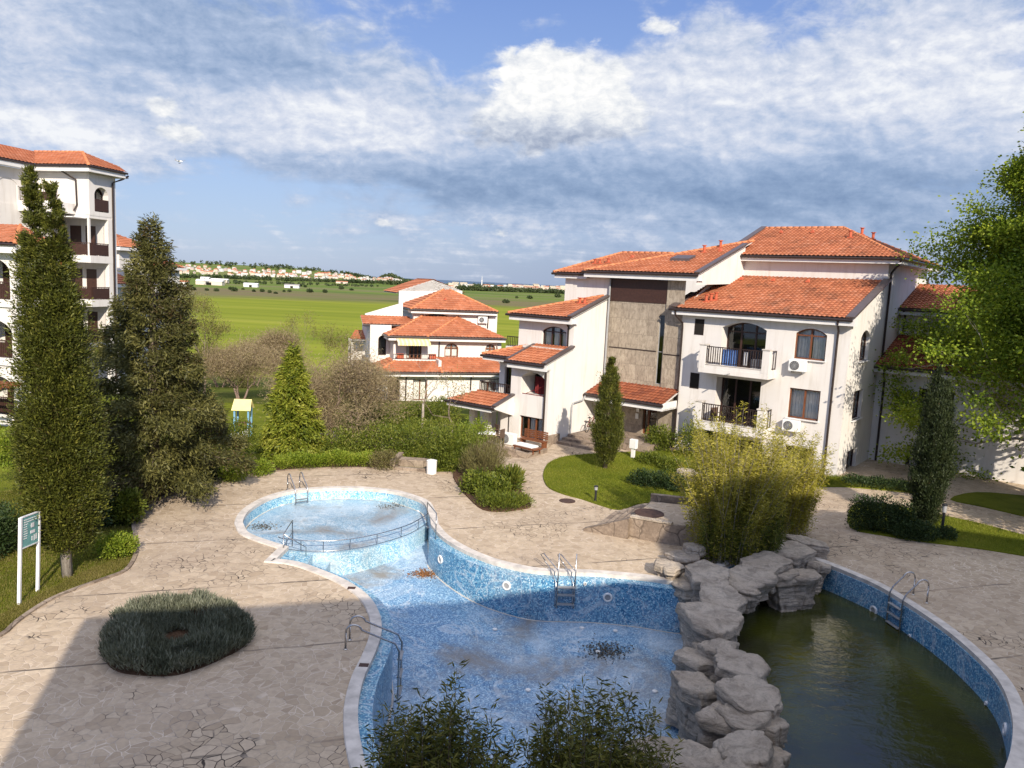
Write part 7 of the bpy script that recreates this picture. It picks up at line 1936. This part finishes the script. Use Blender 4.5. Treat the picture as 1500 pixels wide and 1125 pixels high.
litter('dark scraps along the left rim of the round basin floor', (385, 772), SZ, .28, 160, 'silt', 303); litter('dark scraps at the far right rim of the round basin floor', (572, 742), SZ, .3, 90, 'silt', 304)
rg = np.random.default_rng(310); 
for k, (x, y) in enumerate([(852, 923), (901, 927), (876, 953), (774, 1000), (960, 1003), (725, 924)]):
    p = g(x, y, -1.55); m_ = MB(); m_.lathe([(.075, 0), (.07, .03), (.03, .045)], (0, 0, 0), 14); o = m_.build('drain_cap', M['plastic']); o.location = (p[0], p[1], floor_z(p[0], p[1]) + .006); tag(o, 'white drain cap on the floor of the deep basin', 'drain cap', 'drain caps on the pool floor')
# ------------------------------------------------------------------ light and sky
SUN_AZ, SUN_EL = R_(15.0), R_(29.5)     # the light travels forward and to the left
tr = Vector((-math.sin(SUN_AZ) * math.cos(SUN_EL), math.cos(SUN_AZ) * math.cos(SUN_EL), -math.sin(SUN_EL)))
sl = bpy.data.lights.new('sun', 'SUN'); sl.energy = 5.0; sl.angle = R_(.5); sl.color = (1.0, .90, .76)
so = bpy.data.objects.new('sun', sl); COL.objects.link(so)
so.rotation_euler = tr.to_track_quat('-Z', 'Y').to_euler(); so.location = (30, -60, 60)

W = bpy.data.worlds.new('World'); S.world = W; W.use_nodes = True
class WT(NT):
    def __init__(s, w):
        s.t = w.node_tree; s.t.nodes.clear(); s.out = s.n('ShaderNodeOutputWorld')
t = WT(W)
sky = t.n('ShaderNodeTexSky', sky_type='NISHITA'); sky.sun_disc = False
sky.sun_elevation = SUN_EL; sky.sun_rotation = R_(165); sky.air_density = 1.0; sky.dust_density = .6; sky.ozone_density = 2.0
dv_ = t.n('ShaderNodeTexCoord').outputs['Generated']
sp = t.n('ShaderNodeSeparateXYZ'); t.l(dv_, sp.inputs[0])
DEG = 57.29578
az = t.math('MULTIPLY', t.math('ARCTAN2', sp.outputs[0], sp.outputs[1]), DEG)
el = t.math('MULTIPLY', t.math('ARCSINE', sp.outputs[2]), DEG)
# a flat cloud layer seen in perspective: streaks draw together towards the horizon
zz_ = t.math('ADD', t.math('MAXIMUM', sp.outputs[2], 0.0), .10)
lay = t.n('ShaderNodeCombineXYZ')
t.l(t.math('DIVIDE', sp.outputs[0], zz_), lay.inputs[0]); t.l(t.math('DIVIDE', sp.outputs[1], zz_), lay.inputs[1])
LV = lay.outputs[0]
ae = t.n('ShaderNodeCombineXYZ'); t.l(t.math('MULTIPLY', az, .1), ae.inputs[0]); t.l(t.math('MULTIPLY', el, .17), ae.inputs[1])
AE = ae.outputs[0]
warp = t.n('ShaderNodeTexNoise'); t.l(AE, warp.inputs['Vector']); warp.inputs['Scale'].default_value = 1.3; warp.inputs['Detail'].default_value = 3
wsep = t.n('ShaderNodeSeparateColor'); t.l(warp.outputs['Color'], wsep.inputs[0])
azw = t.math('ADD', az, t.math('MULTIPLY', t.math('SUBTRACT', wsep.outputs[0], .5), 9))
elw = t.math('ADD', el, t.math('MULTIPLY', t.math('SUBTRACT', wsep.outputs[1], .5), 4.5))


def px2ae(x, y):
    d = ray(x, y); return math.degrees(math.atan2(d[0], d[1])), math.degrees(math.asin(d[2]))


def blob(x, y, rx, ry, amp, warped=True, p=1.0):
    """a soft patch of the sky dome around a bearing and a height"""
    a0, e0 = px2ae(x, y); ra = rx / FPX * DEG; re = ry / FPX * DEG
    A, E = (azw, elw) if warped else (az, el)
    dx = t.math('DIVIDE', t.math('SUBTRACT', A, a0), ra); dy = t.math('DIVIDE', t.math('SUBTRACT', E, e0), re)
    q = t.math('ADD', t.math('MULTIPLY', dx, dx), t.math('MULTIPLY', dy, dy))
    return t.math('MULTIPLY', t.math('EXPONENT', t.math('MULTIPLY', q, -1.0)), amp)


def total(bl):
    r = bl[0]
    for b in bl[1:]: r = t.math('ADD', r, b)
    return r


streak = t.noise(t.vmath('MULTIPLY', LV, (.55, 1.5, 1)), 1.1, 5, .62, .5)
puff = t.noise(AE, 2.6, 6, .62, .25)
puff_s = t.noise(t.vmath('ADD', AE, (.035, .075, 0)), 2.6, 6, .62, .25)
relief = t.math('SUBTRACT', puff, puff_s)
fine = t.noise(AE, 7.5, 5, .65, .3)
# how much cloud there is
cover = total([blob(150, 60, 420, 130, .75), blob(420, 150, 230, 75, .55), blob(640, 200, 200, 60, .55), blob(80, 190, 170, 45, .45),
               blob(1020, 130, 260, 90, .75), blob(1330, 100, 260, 110, .75), blob(1000, 270, 520, 75, .8), blob(1250, 340, 300, 60, .42), blob(760, 330, 260, 40, .30), blob(420, 345, 260, 22, .26),
               blob(660, 60, 90, 45, -.35), blob(840, 30, 130, 45, -.5), blob(330, 310, 200, 60, -.3), blob(1130, 30, 60, 30, -.25), blob(1400, 25, 80, 25, .2)])
dens = t.math('ADD', cover, t.math('ADD', t.math('MULTIPLY', t.math('SUBTRACT', puff, .5), 1.6), t.math('MULTIPLY', t.math('SUBTRACT', streak, .5), 1.1)))
mask = t.mr(dens, .06, .70, 0, 1, True)
# grey undersides and bright tops
bright = total([blob(430, 150, 170, 55, .24), blob(600, 190, 170, 40, .22), blob(1010, 110, 230, 60, .16), blob(1380, 110, 200, 75, .24), blob(90, 195, 120, 28, .35), blob(60, 40, 60, 60, .15),
                blob(310, 60, 190, 70, -.34), blob(1020, 275, 460, 45, -.42), blob(640, 275, 160, 35, -.25), blob(1250, 330, 250, 60, -.15), blob(1200, 210, 300, 30, .05)])
tone = t.math('ADD', t.math('ADD', t.math('ADD', .64, t.math('MULTIPLY', relief, .95)), bright), t.math('ADD', t.math('MULTIPLY', t.math('SUBTRACT', fine, .5), .50), t.math('MULTIPLY', t.math('SUBTRACT', streak, .5), .50)))
ccol = t.ramp(tone, [(.0, (.18, .27, .44)), (.3, (.28, .38, .56)), (.55, (.42, .51, .68)), (.8, (.66, .70, .80)), (1.0, (.88, .89, .91))])
# heaped cumulus above the middle
hp = t.noise(AE, 5.0, 5, .6, .2)
cum = total([blob(790, 150, 62, 62, 1.25, False), blob(770, 110, 34, 30, .9, False), blob(820, 108, 30, 28, .8, False), blob(880, 130, 42, 42, 1.15, False), blob(900, 175, 70, 35, .8, False), blob(720, 190, 70, 28, .6, False),
             blob(262, 195, 40, 14, .9, False), blob(236, 153, 26, 16, .8, False), blob(558, 326, 18, 8, .8, False), blob(735, 341, 20, 9, .6, False), blob(965, 37, 36, 12, .75, False)])
cumd = t.math('ADD', cum, t.math('MULTIPLY', t.math('SUBTRACT', hp, .5), 1.5))
cmask = t.mr(cumd, .34, .78, 0, 1, True)
ctone = t.math('ADD', t.math('MULTIPLY', t.math('SUBTRACT', fine, .5), 1.1), t.math('ADD', .72, total([blob(800, 125, 130, 45, .22, False), blob(800, 205, 190, 26, -.42, False)])))
cumcol = t.ramp(ctone, [(.2, (.33, .39, .52)), (.5, (.55, .60, .70)), (.75, (.80, .82, .85)), (1.0, (.98, .97, .95))])
base = t.scalev(sky.outputs[0], .105)
# clear air: deep blue overhead, paler low down
clear = t.ramp(t.mr(el, -1, 22), [(0, (.46, .57, .80)), (.2, (.40, .53, .82)), (.5, (.31, .45, .80)), (1, (.17, .29, .70))])
clear = t.mix(.72, base, clear)
lowgrey = t.math('MULTIPLY', t.mr(az, -22, 16, .22, 1, True), t.mr(el, .2, 9, .78, .0, True))
clear = t.mix(lowgrey, clear, (.27, .34, .50))
col = t.mix(t.math('MULTIPLY', mask, .93), clear, ccol)
col = t.mix(cmask, col, cumcol)
# added fill for the shade: sky brightened overhead and sunward, out of view
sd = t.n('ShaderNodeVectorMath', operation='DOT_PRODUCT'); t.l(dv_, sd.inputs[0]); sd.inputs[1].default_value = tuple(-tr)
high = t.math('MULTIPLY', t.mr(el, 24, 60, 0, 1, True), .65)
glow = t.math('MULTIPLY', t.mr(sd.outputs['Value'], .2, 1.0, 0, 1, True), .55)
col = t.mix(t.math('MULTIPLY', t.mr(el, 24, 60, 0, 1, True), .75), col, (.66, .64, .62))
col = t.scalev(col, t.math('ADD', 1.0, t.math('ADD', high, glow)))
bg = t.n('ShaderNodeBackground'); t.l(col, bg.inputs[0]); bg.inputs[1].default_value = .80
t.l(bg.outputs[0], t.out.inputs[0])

S.view_settings.view_transform = 'Standard'; S.view_settings.look = 'None'; S.view_settings.exposure = 0.42; S.view_settings.gamma = 1.0
S.render.engine = 'CYCLES'
S.cycles.max_bounces = 8; S.cycles.transparent_max_bounces = 12; S.cycles.diffuse_bounces = 3; S.cycles.glossy_bounces = 3
S.cycles.use_denoising = True
S.cycles.sample_clamp_indirect = 8
W.cycles.sampling_method = 'MANUAL'; W.cycles.sample_map_resolution = 512
